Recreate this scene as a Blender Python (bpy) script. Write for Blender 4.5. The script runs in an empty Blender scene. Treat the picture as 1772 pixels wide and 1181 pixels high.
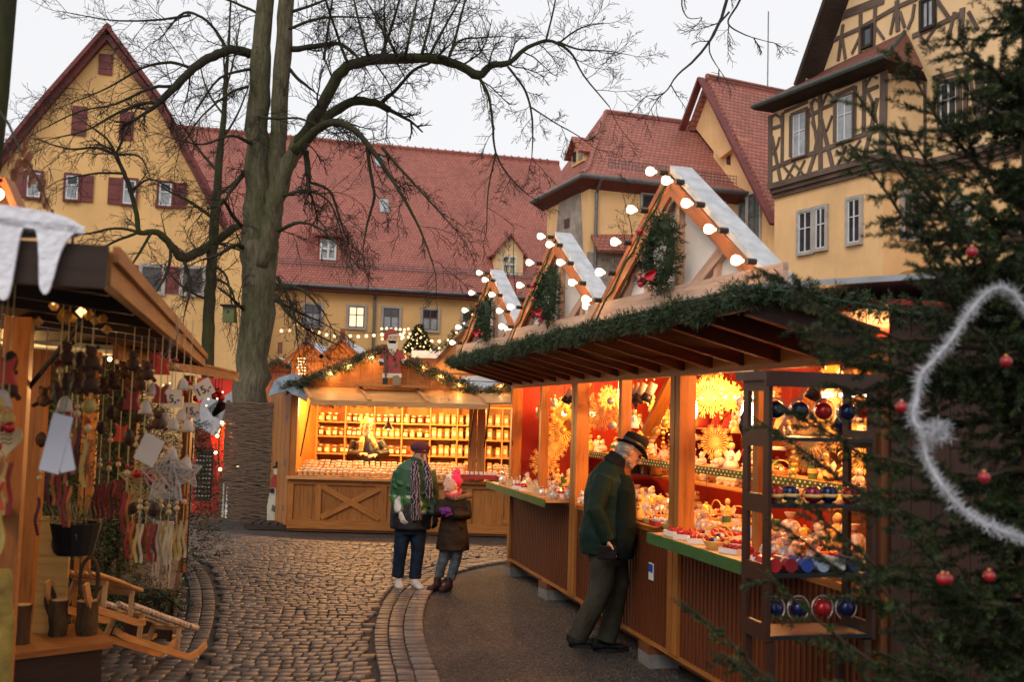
import bpy, bmesh, math, random
import numpy as np
from math import radians as R, pi, sin, cos, atan, sqrt
from mathutils import Vector, Matrix, noise
random.seed(7); np.random.seed(7)
S = bpy.context.scene
# ---------------------------------------------------------------- camera, sky, sun, exposure
FP, CU, CV = 1800.0, 886.0, 590.5
PITCH, ROLL = math.atan(127.5/1800), R(1.6)
CAM = Vector((0, 0, 1.9))
fw = Vector((0, cos(PITCH), sin(PITCH))); r0 = Vector((1, 0, 0)); u0 = Vector((0, -sin(PITCH), cos(PITCH)))
cr = r0*cos(ROLL)+u0*sin(ROLL); cu = u0*cos(ROLL)-r0*sin(ROLL)
cd = bpy.data.cameras.new('camera'); cam = bpy.data.objects.new('camera', cd); S.collection.objects.link(cam)
cam.matrix_world = Matrix(((cr.x, cu.x, -fw.x, CAM.x), (cr.y, cu.y, -fw.y, CAM.y), (cr.z, cu.z, -fw.z, CAM.z), (0, 0, 0, 1)))
cd.sensor_width = 36; cd.lens = 36*FP/1772; cd.clip_end = 2000; cd.clip_start = .05
cd.dof.use_dof = True; cd.dof.focus_distance = 11.5; cd.dof.aperture_fstop = 2.8; cd.dof.aperture_blades = 9
S.camera = cam
W = bpy.data.worlds.new('World'); S.world = W; W.use_nodes = True
nt = W.node_tree; nt.nodes.clear()
wo = nt.nodes.new('ShaderNodeOutputWorld'); bg = nt.nodes.new('ShaderNodeBackground')
sky = nt.nodes.new('ShaderNodeTexSky'); sky.sky_type = 'NISHITA'; sky.sun_disc = False
SUN_EL, SUN_AZ = R(38), R(205)
sky.sun_elevation = SUN_EL; sky.sun_rotation = SUN_AZ; sky.dust_density = 4; sky.air_density = 1.5
hs = nt.nodes.new('ShaderNodeHueSaturation'); hs.inputs['Saturation'].default_value = .10
nt.links.new(sky.outputs[0], hs.inputs['Color'])
# overcast sky: cool even cloud layer tinted over the clear sky
mx = nt.nodes.new('ShaderNodeMix'); mx.data_type = 'RGBA'; mx.inputs[0].default_value = .8
mx.inputs[7].default_value = (7.9, 7.9, 8.15, 1)
nt.links.new(hs.outputs[0], mx.inputs[6]); nt.links.new(mx.outputs[2], bg.inputs[0])
bg.inputs[1].default_value = .118
nt.links.new(bg.outputs[0], wo.inputs[0])
sl = bpy.data.lights.new('sun', 'SUN'); sl.energy = .7; sl.angle = R(25); sl.color = (1, .95, .88)
so = bpy.data.objects.new('sun', sl); S.collection.objects.link(so)
so.rotation_euler = Vector((sin(SUN_AZ)*cos(SUN_EL), cos(SUN_AZ)*cos(SUN_EL), sin(SUN_EL))).to_track_quat('Z', 'Y').to_euler()
S.view_settings.view_transform = 'Standard'; S.view_settings.look = 'None'; S.view_settings.exposure = .14; S.view_settings.gamma = 1
S.render.engine = 'CYCLES'; S.cycles.max_bounces = 6; S.cycles.diffuse_bounces = 3; S.cycles.glossy_bounces = 3
S.cycles.transmission_bounces = 4; S.cycles.transparent_max_bounces = 6; S.cycles.sample_clamp_indirect = 4; S.cycles.use_denoising = True
C = S.collection
# ---------------------------------------------------------------- projection helpers (used once, to measure places on known planes)
def ray(u, v): return fw*FP+cr*(u-CU)+cu*(CV-v)
def at(u, v, Y): d = ray(u, v); return CAM+d*(Y/d.y)
def gnd(u, v, z=0): d = ray(u, v); return CAM+d*((z-CAM.z)/d.z)
class Plane:   # a vertical wall plane: point, horizontal direction
    def __init__(s, p, d):
        s.p = Vector((p[0], p[1], 0)); s.d = Vector((d[0], d[1], 0)).normalized()
        s.n = s.d.cross(Vector((0, 0, 1)))
        if s.n.dot(CAM-s.p) < 0: s.n = -s.n
    def st(s, u, v, off=0):
        r = ray(u, v); q = s.p+s.n*off; t = (q-CAM).dot(s.n)/r.dot(s.n); w = CAM+r*t
        return ((w-s.p).dot(s.d), w.z)
    def w(s, a, z, off=0): return s.p+s.d*a+s.n*off+Vector((0, 0, z))
    def px(s, u, v, off=0): a, z = s.st(u, v, off); return s.w(a, z, off)
# ---------------------------------------------------------------- materials
MATS = {}
def newmat(name):
    m = bpy.data.materials.new(name); m.use_nodes = True; MATS[name] = m
    n = m.node_tree; b = n.nodes['Principled BSDF']; return m, n, b
def L(n, a, b): n.links.new(a, b)
def N(n, t, **k):
    x = n.nodes.new('ShaderNode'+t)
    for a, b in k.items():
        if a in x.inputs: x.inputs[a].default_value = b
        else: setattr(x, a, b)
    return x
def uvmap(n, sc=(1, 1, 1), obj=False):
    tc = N(n, 'TexCoord'); mp = N(n, 'Mapping'); mp.inputs['Scale'].default_value = sc
    L(n, tc.outputs['Object' if obj else 'UV'], mp.inputs[0]); return mp.outputs[0]
def ramp(n, src, stops):
    r = N(n, 'ValToRGB'); e = r.color_ramp.elements
    while len(e) < len(stops): e.new(.5)
    for i, (p, c) in enumerate(stops): e[i].position = p; e[i].color = (*c, 1) if len(c) == 3 else c
    L(n, src, r.inputs[0]); return r.outputs[0]
def mixc(n, f, a, b, mode='MIX'):
    m = N(n, 'Mix'); m.data_type = 'RGBA'; m.blend_type = mode
    for s, i in ((f, 0), (a, 6), (b, 7)):
        if isinstance(s, (int, float)): m.inputs[i].default_value = s
        elif isinstance(s, tuple): m.inputs[i].default_value = (*s[:3], 1)
        else: L(n, s, m.inputs[i])
    return m.outputs[2]
def bump(n, b, h, s=.3, d=.01):
    x = N(n, 'Bump'); x.inputs['Strength'].default_value = s; x.inputs['Distance'].default_value = d
    L(n, h, x.inputs['Height']); L(n, x.outputs[0], b.inputs['Normal'])
def sc(c, k): return tuple(min(1, x*k) for x in c)
def plain(name, c, rough=.6, metal=0, var=.25, vs=6, bs=0, spec=.4, bsc=60, obj=True, coat=0, bd=.01):
    m, n, b = newmat(name); v = uvmap(n, obj=obj)
    t = N(n, 'TexNoise', Scale=vs, Detail=5.0, Roughness=.6); L(n, v, t.inputs['Vector'])
    col = ramp(n, t.outputs[0], [(.3, sc(c, 1-var)), (.7, sc(c, 1+var))])
    L(n, col, b.inputs['Base Color']); b.inputs['Roughness'].default_value = rough; b.inputs['Metallic'].default_value = metal
    b.inputs['Specular IOR Level'].default_value = spec; b.inputs['Coat Weight'].default_value = coat
    if bs:
        t2 = N(n, 'TexNoise', Scale=bsc, Detail=4.0); L(n, v, t2.inputs['Vector']); bump(n, b, t2.outputs[0], bs, bd)
    return m
def wood(name, c, rough=.5, dark=.55, gs=1, knots=True, spec=.35, plank=0):
    m, n, b = newmat(name); v = uvmap(n, (1.2*gs, 14*gs, 14*gs))
    oi = N(n, 'ObjectInfo')
    t = N(n, 'TexNoise', Scale=2.5, Detail=6.0, Roughness=.62, Distortion=.4); L(n, v, t.inputs['Vector'])
    col = ramp(n, t.outputs[0], [(.28, sc(c, dark)), (.5, c), (.75, sc(c, 1.25))])
    t3 = N(n, 'TexNoise', Scale=.8, Detail=3.0); L(n, uvmap(n), t3.inputs['Vector'])
    col = mixc(n, 1.0, col, ramp(n, t3.outputs[0], [(.3, (.72, .68, .66)), (.7, (1.15, 1.12, 1.1))]), 'MULTIPLY')
    if knots:
        vo = N(n, 'TexVoronoi', Scale=1.6); L(n, uvmap(n, (1.0, 2.6, 1)), vo.inputs['Vector'])
        col = mixc(n, ramp(n, vo.outputs['Distance'], [(.03, (.85, .85, .85)), (.075, (0, 0, 0))]), col, sc(c, .28))
    if plank:
        w = N(n, 'TexWave', Scale=plank/ (2*pi)*2, wave_type='BANDS', bands_direction='X', wave_profile='SAW'); L(n, uvmap(n), w.inputs['Vector'])
    L(n, col, b.inputs['Base Color']); b.inputs['Roughness'].default_value = rough; b.inputs['Specular IOR Level'].default_value = spec
    bump(n, b, t.outputs[0], .25, .004); return m
def plaster(name, c, stain=.35):
    m, n, b = newmat(name); v = uvmap(n)
    t = N(n, 'TexNoise', Scale=.35, Detail=6.0, Roughness=.6); L(n, v, t.inputs['Vector'])
    col = ramp(n, t.outputs[0], [(.25, sc(c, .72)), (.5, sc(c, .98)), (.75, sc(c, 1.12))])
    t2 = N(n, 'TexNoise', Scale=1.6, Detail=8.0, Roughness=.75); L(n, uvmap(n, (1.6, .25, 1)), t2.inputs['Vector'])
    col = mixc(n, ramp(n, t2.outputs[0], [(.55, (0, 0, 0)), (.8, (stain, stain, stain))]), col, (c[0]*.45, c[1]*.42, c[2]*.5))
    L(n, col, b.inputs['Base Color']); b.inputs['Roughness'].default_value = .9; b.inputs['Specular IOR Level'].default_value = .15
    t4 = N(n, 'TexNoise', Scale=14.0, Detail=5.0); L(n, v, t4.inputs['Vector']); bump(n, b, t4.outputs[0], .35, .02); return m
def tiles(name, c, w=.2, h=.33, rowc=.5):
    m, n, b = newmat(name)
    k = N(n, 'TexBrick'); k.offset = .5; L(n, uvmap(n), k.inputs['Vector'])
    k.inputs['Scale'].default_value = 1; k.inputs['Brick Width'].default_value = w; k.inputs['Row Height'].default_value = h
    k.inputs['Mortar Size'].default_value = .014; k.inputs['Mortar Smooth'].default_value = .3; k.inputs['Bias'].default_value = 0
    k.inputs['Color1'].default_value = (*sc(c, .85), 1); k.inputs['Color2'].default_value = (*sc(c, 1.12), 1); k.inputs['Mortar'].default_value = (*sc(c, .3), 1)
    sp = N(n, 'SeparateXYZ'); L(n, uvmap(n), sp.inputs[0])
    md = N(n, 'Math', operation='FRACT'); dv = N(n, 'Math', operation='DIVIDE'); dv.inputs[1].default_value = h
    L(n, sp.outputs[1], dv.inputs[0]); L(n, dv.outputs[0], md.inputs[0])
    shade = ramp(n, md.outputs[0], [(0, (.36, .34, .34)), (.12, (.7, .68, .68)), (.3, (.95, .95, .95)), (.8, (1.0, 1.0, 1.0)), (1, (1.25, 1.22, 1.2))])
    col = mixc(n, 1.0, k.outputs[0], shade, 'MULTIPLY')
    t = N(n, 'TexNoise', Scale=.35, Detail=7.0, Roughness=.65); L(n, uvmap(n), t.inputs['Vector'])
    col = mixc(n, 1.0, col, ramp(n, t.outputs[0], [(.28, (.70, .70, .70)), (.5, (1, 1, 1)), (.72, (1.15, 1.08, 1.04))]), 'MULTIPLY')
    L(n, col, b.inputs['Base Color']); b.inputs['Roughness'].default_value = .75; b.inputs['Specular IOR Level'].default_value = .3
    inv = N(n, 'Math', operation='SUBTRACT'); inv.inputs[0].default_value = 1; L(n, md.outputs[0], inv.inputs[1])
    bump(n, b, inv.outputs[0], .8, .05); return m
def emit(name, c, s, base=(.8, .8, .8)):
    m, n, b = newmat(name); b.inputs['Base Color'].default_value = (*base, 1)
    b.inputs['Emission Color'].default_value = (*c, 1); b.inputs['Emission Strength'].default_value = s; return m
def glass(name, c=(.02, .025, .03), rough=.08, var=.5, vs=1.5):
    m = plain(name, c, rough, var=var, vs=vs, spec=.8); return m
def tint(name, c, rough=.15, alpha=.5, em=0):
    m, n, b = newmat(name); b.inputs['Base Color'].default_value = (*c, 1); b.inputs['Roughness'].default_value = rough
    b.inputs['Alpha'].default_value = alpha
    b.inputs['Specular IOR Level'].default_value = .6
    return m
# ---------------------------------------------------------------- mesh builder
def basis(n):
    t = Vector((0, 0, 1)).cross(n)
    if t.length < .05: t = Vector((1, 0, 0))
    t.normalize(); return t
class MB:
    def __init__(s): s.v = []; s.f = []; s.ax = []; s.mi = []; s.m = 0
    def face(s, pts, ax=None):
        k = len(s.v); s.v += [tuple(p) for p in pts]; s.f.append(tuple(range(k, k+len(pts)))); s.ax.append(ax); s.mi.append(s.m)
    def idx(s, vs, fs, ax=None):
        k = len(s.v); s.v += [tuple(p) for p in vs]
        for f in fs: s.f.append(tuple(k+i for i in f)); s.ax.append(ax); s.mi.append(s.m)
    def hexa(s, p, ax=None):  # p: 8 points, bottom ring 0-3 then top ring 4-7
        s.idx(p, [(3, 2, 1, 0), (4, 5, 6, 7), (0, 1, 5, 4), (1, 2, 6, 5), (2, 3, 7, 6), (3, 0, 4, 7)], ax)
    def box(s, c, d, M=None, ax=None):
        c = Vector(c); h = Vector(d)/2
        if ax is None:
            i = max(range(3), key=lambda q: d[q]); ax = Vector([1 if q == i else 0 for q in range(3)])
        P = [Vector((sx*h.x, sy*h.y, sz*h.z)) for sz in (-1, 1) for sx, sy in ((-1, -1), (1, -1), (1, 1), (-1, 1))]
        if M is not None: P = [M@p for p in P]; ax = M@ax
        s.hexa([c+p for p in P], ax)
    def b2(s, a, b): # box from min and max corner
        s.box([(a[i]+b[i])/2 for i in range(3)], [abs(b[i]-a[i]) for i in range(3)])
    def beam(s, p0, p1, w, h, up=(0, 0, 1)):
        p0, p1 = Vector(p0), Vector(p1); d = p1-p0; Ln = d.length
        if Ln < 1e-6: return
        d.normalize(); sd = d.cross(Vector(up))
        if sd.length < 1e-4: sd = d.cross(Vector((1, 0, 0)))
        sd.normalize(); u = sd.cross(d)
        M = Matrix((d, sd, u)).transposed()
        s.box((p0+p1)/2, (Ln, w, h), M)
    def tube(s, pts, rad, n=8, cap=True, ph=0):
        pts = [Vector(p) for p in pts]
        if isinstance(rad, (int, float)): rad = [rad]*len(pts)
        k = len(s.v); pd = None
        for i, p in enumerate(pts):
            d = (pts[min(i+1, len(pts)-1)]-pts[max(i-1, 0)])
            d = d.normalized() if d.length > 1e-9 else Vector((0, 0, 1))
            if pd is None:
                a = d.cross(Vector((0, 0, 1)));
                if a.length < .1: a = d.cross(Vector((1, 0, 0)))
            else: a = pa-d*pa.dot(d)
            if a.length < 1e-6: a = Vector((1, 0, 0))
            a.normalize(); pa = a; pd = d; b = d.cross(a)
            for j in range(n):
                t = 2*pi*j/n+ph; s.v.append(tuple(p+(a*cos(t)+b*sin(t))*rad[i]))
        for i in range(len(pts)-1):
            for j in range(n):
                s.f.append((k+i*n+j, k+i*n+(j+1) % n, k+(i+1)*n+(j+1) % n, k+(i+1)*n+j)); s.ax.append(None); s.mi.append(s.m)
        if cap:
            s.f.append(tuple(k+j for j in range(n))[::-1]); s.ax.append(None); s.mi.append(s.m)
            e = k+(len(pts)-1)*n; s.f.append(tuple(e+j for j in range(n))); s.ax.append(None); s.mi.append(s.m)
    def rings(s, R_, cap=True):  # loft list of equal-length point rings
        k = len(s.v); n = len(R_[0])
        for r_ in R_: s.v += [tuple(p) for p in r_]
        for i in range(len(R_)-1):
            for j in range(n):
                s.f.append((k+i*n+j, k+i*n+(j+1) % n, k+(i+1)*n+(j+1) % n, k+(i+1)*n+j)); s.ax.append(None); s.mi.append(s.m)
        if cap:
            s.f.append(tuple(k+j for j in range(n))[::-1]); e = k+(len(R_)-1)*n; s.f.append(tuple(e+j for j in range(n)))
            s.ax += [None, None]; s.mi += [s.m, s.m]
    def lathe(s, prof, c=(0, 0, 0), n=16, M=None):
        c = Vector(c); Rr = []
        for r_, z in prof:
            ring = [Vector((max(r_, 1e-4)*cos(2*pi*j/n), max(r_, 1e-4)*sin(2*pi*j/n), z)) for j in range(n)]
            if M is not None: ring = [M@p for p in ring]
            Rr.append([c+p for p in ring])
        s.rings(Rr)
    def ball(s, c, r, n=10, sz=1.0):
        m = max(4, n//2+1)
        s.lathe([(r*sin(pi*i/m), -r*sz*cos(pi*i/m)) for i in range(m+1)], c, n)
    def prism(s, poly, o, ux, uy, th):  # outline poly in plane (ux,uy), thickness th along -normal side
        o, ux, uy = Vector(o), Vector(ux), Vector(uy); nn = ux.cross(uy).normalized()
        F_ = [o+ux*a+uy*b for a, b in poly]; B_ = [p-nn*th for p in F_]
        k = len(F_); s.idx(F_+B_, [tuple(range(k)), tuple(range(2*k-1, k-1, -1))]+[(i, i+k, (i+1) % k+k, (i+1) % k) for i in range(k)])
    def build(s, name, mat, parent=None, smooth=False, world=False, loc=None, rot=None):
        me = bpy.data.meshes.new(name)
        V = np.array(s.v, dtype=np.float64).reshape(-1, 3)
        org = Vector((0, 0, 0))
        if world and parent is not None: org = parent.location.copy(); V = V-np.array(org)
        me.from_pydata([tuple(x) for x in V], [], s.f)
        uv = me.uv_layers.new(name='UVMap'); data = np.zeros((len(me.loops), 2)); li = 0
        off = (random.random()*7, random.random()*7)
        me.update()
        for p, ax in zip(me.polygons, s.ax):
            nrm = p.normal
            if ax is None: t = basis(nrm)
            else:
                t = ax-nrm*ax.dot(nrm)
                t = t.normalized() if t.length > .05 else basis(nrm)
            b = nrm.cross(t)
            for l in p.loop_indices:
                q = V[me.loops[l].vertex_index]; data[l] = (q[0]*t.x+q[1]*t.y+q[2]*t.z, q[0]*b.x+q[1]*b.y+q[2]*b.z)
        if any(a is not None for a in s.ax): data += np.array(off)
        uv.data.foreach_set('uv', data.ravel())
        for m in (mat if isinstance(mat, (list, tuple)) else [mat]): me.materials.append(m)
        if any(s.mi): me.polygons.foreach_set('material_index', s.mi)
        if smooth: me.polygons.foreach_set('use_smooth', [True]*len(me.polygons))
        o = bpy.data.objects.new(name, me); C.objects.link(o)
        if parent is not None: o.parent = parent
        if loc is not None: o.location = loc
        if rot is not None: o.rotation_euler = rot
        return o
def npmesh(name, V, F_, mat, parent=None, smooth=False, world=False, mi=None):   # big meshes: V (n,3), F_ (m,k)
    me = bpy.data.meshes.new(name); V = np.asarray(V, dtype=np.float32)
    if world and parent is not None: V = V-np.array(parent.location, dtype=np.float32)
    F_ = np.asarray(F_, dtype=np.int32); m, k = F_.shape
    me.vertices.add(len(V)); me.vertices.foreach_set('co', V.ravel())
    me.loops.add(m*k); me.loops.foreach_set('vertex_index', F_.ravel())
    me.polygons.add(m); me.polygons.foreach_set('loop_start', np.arange(0, m*k, k, dtype=np.int32)); me.polygons.foreach_set('loop_total', np.full(m, k, dtype=np.int32))
    for q in (mat if isinstance(mat, (list, tuple)) else [mat]): me.materials.append(q)
    if mi is not None: me.polygons.foreach_set('material_index', np.asarray(mi, dtype=np.int32))
    if smooth: me.polygons.foreach_set('use_smooth', np.ones(m, dtype=bool))
    me.update(calc_edges=True); me.validate()
    o = bpy.data.objects.new(name, me); C.objects.link(o)
    if parent is not None: o.parent = parent
    return o
def tag(o, label=None, cat=None, group=None, kind=None):
    for k, v in (('label', label), ('category', cat), ('group', group), ('kind', kind)):
        if v: o[k] = v
    return o
def thing(name, label, cat, loc=(0, 0, 0), rz=0, group=None):
    o = bpy.data.objects.new(name, None); C.objects.link(o); o.location = loc; o.rotation_euler = (0, 0, rz); o.empty_display_size = .1
    return tag(o, label, cat, group)
KIDS = {}
def kids(o):
    if o not in KIDS: KIDS[o] = [c for c in C.objects if c.parent == o]
    return KIDS[o]
def dup(o, loc=None, rz=None, label=None, group=None, parent=None, scale=None, rot=None):
    c = o.copy(); C.objects.link(c)
    if parent: c.parent = parent
    if loc is not None: c.location = loc
    if rz is not None: c.rotation_euler = (0, 0, rz)
    if rot is not None: c.rotation_euler = rot
    if scale is not None: c.scale = (scale,)*3 if isinstance(scale, (int, float)) else scale
    if label: c['label'] = label
    if group: c['group'] = group
    for k in kids(o): dup(k, parent=c)
    return c
def lamp(name, loc, e, c=(1, .62, .28), r=.05, parent=None):
    l = bpy.data.lights.new(name, 'POINT'); l.energy = e; l.color = c; l.shadow_soft_size = r
    o = bpy.data.objects.new(name, l); C.objects.link(o); o.location = loc
    if parent: o.parent = parent
    return o
def fuse(mb, name, mat, parent, vox=.012, it=4):   # overlapping lofts -> one continuous skin
    o = mb.build('tmp', mat); md = o.modifiers.new('r', 'REMESH'); md.mode = 'VOXEL'; md.voxel_size = vox; md.use_smooth_shade = True
    if it: sm = o.modifiers.new('s', 'SMOOTH'); sm.iterations = it; sm.factor = .5
    dg = bpy.context.evaluated_depsgraph_get(); me = bpy.data.meshes.new_from_object(o.evaluated_get(dg)); me.name = name
    me.materials.clear(); me.materials.append(mat if not isinstance(mat, (list, tuple)) else mat[0])
    bpy.data.objects.remove(o); q = bpy.data.objects.new(name, me); C.objects.link(q); q.parent = parent; return q
# ---------------------------------------------------------------- ground, cobbles
def ground_mat():
    m, n, b = newmat('gravel'); v = uvmap(n, obj=True)
    vo = N(n, 'TexVoronoi', Scale=55.0); L(n, v, vo.inputs['Vector'])
    col = ramp(n, vo.outputs['Color'], [(.2, (.022, .017, .014)), (.6, (.05, .040, .033)), (.95, (.12, .10, .085))])
    t = N(n, 'TexNoise', Scale=1.1, Detail=6.0, Roughness=.65); L(n, v, t.inputs['Vector'])
    col = mixc(n, 1.0, col, ramp(n, t.outputs[0], [(.3, (.55, .53, .52)), (.7, (1.25, 1.2, 1.15))]), 'MULTIPLY')
    L(n, col, b.inputs['Base Color'])
    b.inputs['Roughness'].default_value = .75
    bump(n, b, vo.outputs['Distance'], .9, .02); return m
M_grav = ground_mat()
g = MB(); g.face([(-300, -60, 0), (300, -60, 0), (300, 400, 0), (-300, 400, 0)]); tag(g.build('ground', M_grav), kind='structure')
def stone_mat():
    m, n, b = newmat('cobble'); v = uvmap(n, obj=True)
    at_ = N(n, 'Attribute'); at_.attribute_name = 'tone'
    col = ramp(n, at_.outputs['Fac'], [(0, (.045, .039, .036)), (.5, (.086, .075, .069)), (.85, (.122, .107, .098)), (1, (.165, .144, .13))])
    t = N(n, 'TexNoise', Scale=30.0, Detail=6.0, Roughness=.7); L(n, v, t.inputs['Vector'])
    col = mixc(n, 1.0, col, ramp(n, t.outputs[0], [(.3, (.6, .6, .6)), (.7, (1.3, 1.3, 1.3))]), 'MULTIPLY')
    L(n, col, b.inputs['Base Color'])
    b.inputs['Roughness'].default_value = .55; b.inputs['Specular IOR Level'].default_value = .35
    bump(n, b, t.outputs[0], .5, .006); return m
M_cob = stone_mat()
class Stones:
    def __init__(s): s.V = []; s.F = []; s.T = []
    def add(s, q, h, tone, inset=.009):
        c = [sum(p[0] for p in q)/4, sum(p[1] for p in q)/4]; k = len(s.V)
        for (f_, z) in ((1.0, -.01), (1.0, h-.007), (.88, h)):
            for p in q:
                s.V.append((c[0]+(p[0]-c[0])*f_+random.uniform(-.003, .003), c[1]+(p[1]-c[1])*f_+random.uniform(-.003, .003), z+random.uniform(-.0015, .0015)))
        for r_ in (0, 4):
            for j in range(4): s.F.append((k+r_+j, k+r_+(j+1) % 4, k+r_+4+(j+1) % 4, k+r_+4+j)); s.T.append(tone)
        s.F.append((k+8, k+9, k+10, k+11)); s.T.append(tone)
    def build(s, name):
        o = npmesh(name, s.V, s.F, M_cob, smooth=False); a = o.data.attributes.new('tone', 'FLOAT', 'FACE'); a.data.foreach_set('value', s.T)
        return o
# path edges traced on the ground plane
def gpath(px): return [gnd(u, v) for u, v in px]
def resample(P, step):
    out = [P[0].copy()]; acc = 0
    for a, b in zip(P, P[1:]):
        d = (b-a).length; t = step-acc
        while t <= d: out.append(a.lerp(b, t/d)); t += step
        acc = (acc+d) % step
    return out
def smooth(P, it=3):
    for _ in range(it):
        Q = [P[0]]
        for a, b in zip(P, P[1:]): Q += [a.lerp(b, .25), a.lerp(b, .75)]
        P = Q+[P[-1]]
    return P
er = [Vector((1.6, 1.5, 0)), Vector((.45, 3.6, 0)), Vector((-.25, 5.8, 0))]+gpath([(764, 1181), (748, 1150), (733, 1105), (732, 1068), (742, 1035), (765, 1008), (800, 990), (850, 979), (905, 974), (990, 968)])
right_edge = smooth(er)
el = [Vector((-2.4, 4.2, 0)), Vector((-2.5, 6.2, 0))]+gpath([(300, 1181), (345, 1090), (352, 1030), (335, 985), (300, 955)])+[Vector((-4.9, 13.0, 0)), Vector((-6.5, 13.4, 0)), Vector((-8.5, 13.5, 0))]
left_edge = smooth(el)
et = [Vector((-9, 17.2, 0)), Vector((-6.4, 16.95, 0))]+gpath([(330, 920), (400, 926), (470, 934), (560, 941), (700, 946), (830, 950), (960, 953)])+[Vector((3, 14.0, 0))]
top_edge = smooth(et)
def inside(p, poly):
    c = False; j = len(poly)-1
    for i in range(len(poly)):
        a, b = poly[i], poly[j]
        if (a.y > p[1]) != (b.y > p[1]) and p[0] < (b.x-a.x)*(p[1]-a.y)/(b.y-a.y)+a.x: c = not c
        j = i
    return c
region = right_edge+top_edge[::-1]+[Vector((-9, 3.0, 0)), Vector((0, 1.5, 0))]
# mortar bed under the stones
bed = MB(); bed.face([(p.x, p.y, .004) for p in region]); 
M_bed = plain('path_bed', (.035, .03, .025), .95, var=.4, vs=20, bs=.6)
tag(bed.build('path_bed', M_bed), kind='structure')
st = Stones(); kerbs = []
def kerb_row(P, o0, o1, sl, side, tone):   # stones following an edge, offset band o0..o1 to one side
    Q = resample(P, .02); i = 0; n = len(Q)
    while i < n-3:
        ln = int(random.uniform(*sl)/.02); j = min(i+ln, n-2)
        def off(k, o):
            k = min(max(k, 1), n-2); d = (Q[k+1]-Q[k-1]); d.normalize(); nn = Vector((-d.y, d.x, 0))*side; p = Q[k]+nn*o; return (p.x, p.y)
        g_ = .005; q = [off(i, o0+g_), off(j-1, o0+g_), off(j-1, o1-g_), off(i, o1-g_)]
        if side < 0: q = q[::-1]
        if Q[i].y < 20 and Q[i].y > 3.5: st.add(q, random.uniform(.028, .037), random.uniform(*tone))
        i = j
for k, (a, b) in enumerate(((0, .175), (.175, .305), (.305, .425))): kerb_row(right_edge, a, b, (.12, .18) if k == 0 else (.09, .15), 1, (.5, 1) if k < 1 else (.35, .8))
for k, (a, b) in enumerate(((-.12, 0), (0, .12))): kerb_row(left_edge, a, b, (.09, .15), -1, (.3, .75))
for k, (a, b) in enumerate(((0, .14), (.14, .27))): kerb_row(top_edge, a, b, (.1, .2), -1, (.3, .85))
def edist(p, P): return min((Vector((p[0], p[1], 0))-q).length for q in P)
ER, EL, ET = [resample(e, .12) for e in (right_edge, left_edge, top_edge)]
ERn, ELn, ETn = [np.array([(p.x, p.y) for p in e]) for e in (ER, EL, ET)]
inner = right_edge+top_edge[::-1]+left_edge[::-1]
def okp(x, y):
    if not inside((x, y), region): return False
    q = np.array((x, y))
    return np.min(np.hypot(*(ERn-q).T)) > .47 and np.min(np.hypot(*(ELn-q).T)) > .18 and np.min(np.hypot(*(ETn-q).T)) > .30
row = 0; y = 4.2
def wav(x, y): return .30*(1-math.cos((x+1.75)*1.7))*.5+.10*math.sin(y*.9+x*.55)+.03*math.sin(x*3.1+y*2)
while y < 17.2:
    h = random.uniform(.10, .128); x = -8.5-random.random()*.1; ti = random.uniform(-.004, .004)
    while x < 3.2:
        w = random.uniform(.075, .135)
        cx, cy = x+w/2, y+h/2
        if okp(cx, cy+wav(cx, cy)):
            g_ = .005; j = lambda: random.uniform(-.007, .007)
            q = [(x+g_+j(), y+g_+wav(x, y)+j()), (x+w-g_+j(), y+g_+wav(x+w, y)+j()), (x+w-g_+j(), y+h-g_+wav(x+w, y+h)+j()), (x+g_+j(), y+h-g_+wav(x, y+h)+j())]
            st.add(q, random.uniform(.026, .036), min(1, max(0, random.gauss(.48, .24))))
        x += w
    y += h
tag(st.build('cobblestone_path'), kind='structure')
# loose grains lying on the gravel
Vp, Fp = [], []
base = np.array([(1, 0, 0), (-.5, .87, 0), (-.5, -.87, 0), (0, 0, .8)])
gr = np.random.default_rng(3); kk = 0
while kk < 9000:
    y = 6.5+gr.random()**1.6*10.5; x = gr.uniform(-5.5, 3.2)
    if x < -1 and y < 15.9: continue
    if inside((x, y), region): continue
    s_ = gr.uniform(.004, .011); a = gr.uniform(0, 6.28); B_ = base*s_; B_ = np.stack([B_[:, 0]*cos(a)-B_[:, 1]*sin(a)*.7+x, B_[:, 0]*sin(a)+B_[:, 1]*cos(a)*.7+y, B_[:, 2]+.001], 1)
    Vp.append(B_); Fp += [(kk*4, kk*4+1, kk*4+3), (kk*4+1, kk*4+2, kk*4+3), (kk*4+2, kk*4, kk*4+3)]; kk += 1
tag(npmesh('gravel_grains', np.concatenate(Vp), Fp, [plain('grain', (.14, .12, .10), .8, var=.6, vs=30), plain('leaf_litter', (.16, .085, .04), .8, var=.4)], mi=np.repeat(gr.random(9000) < .22, 3).astype(int)), kind='stuff')
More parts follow.
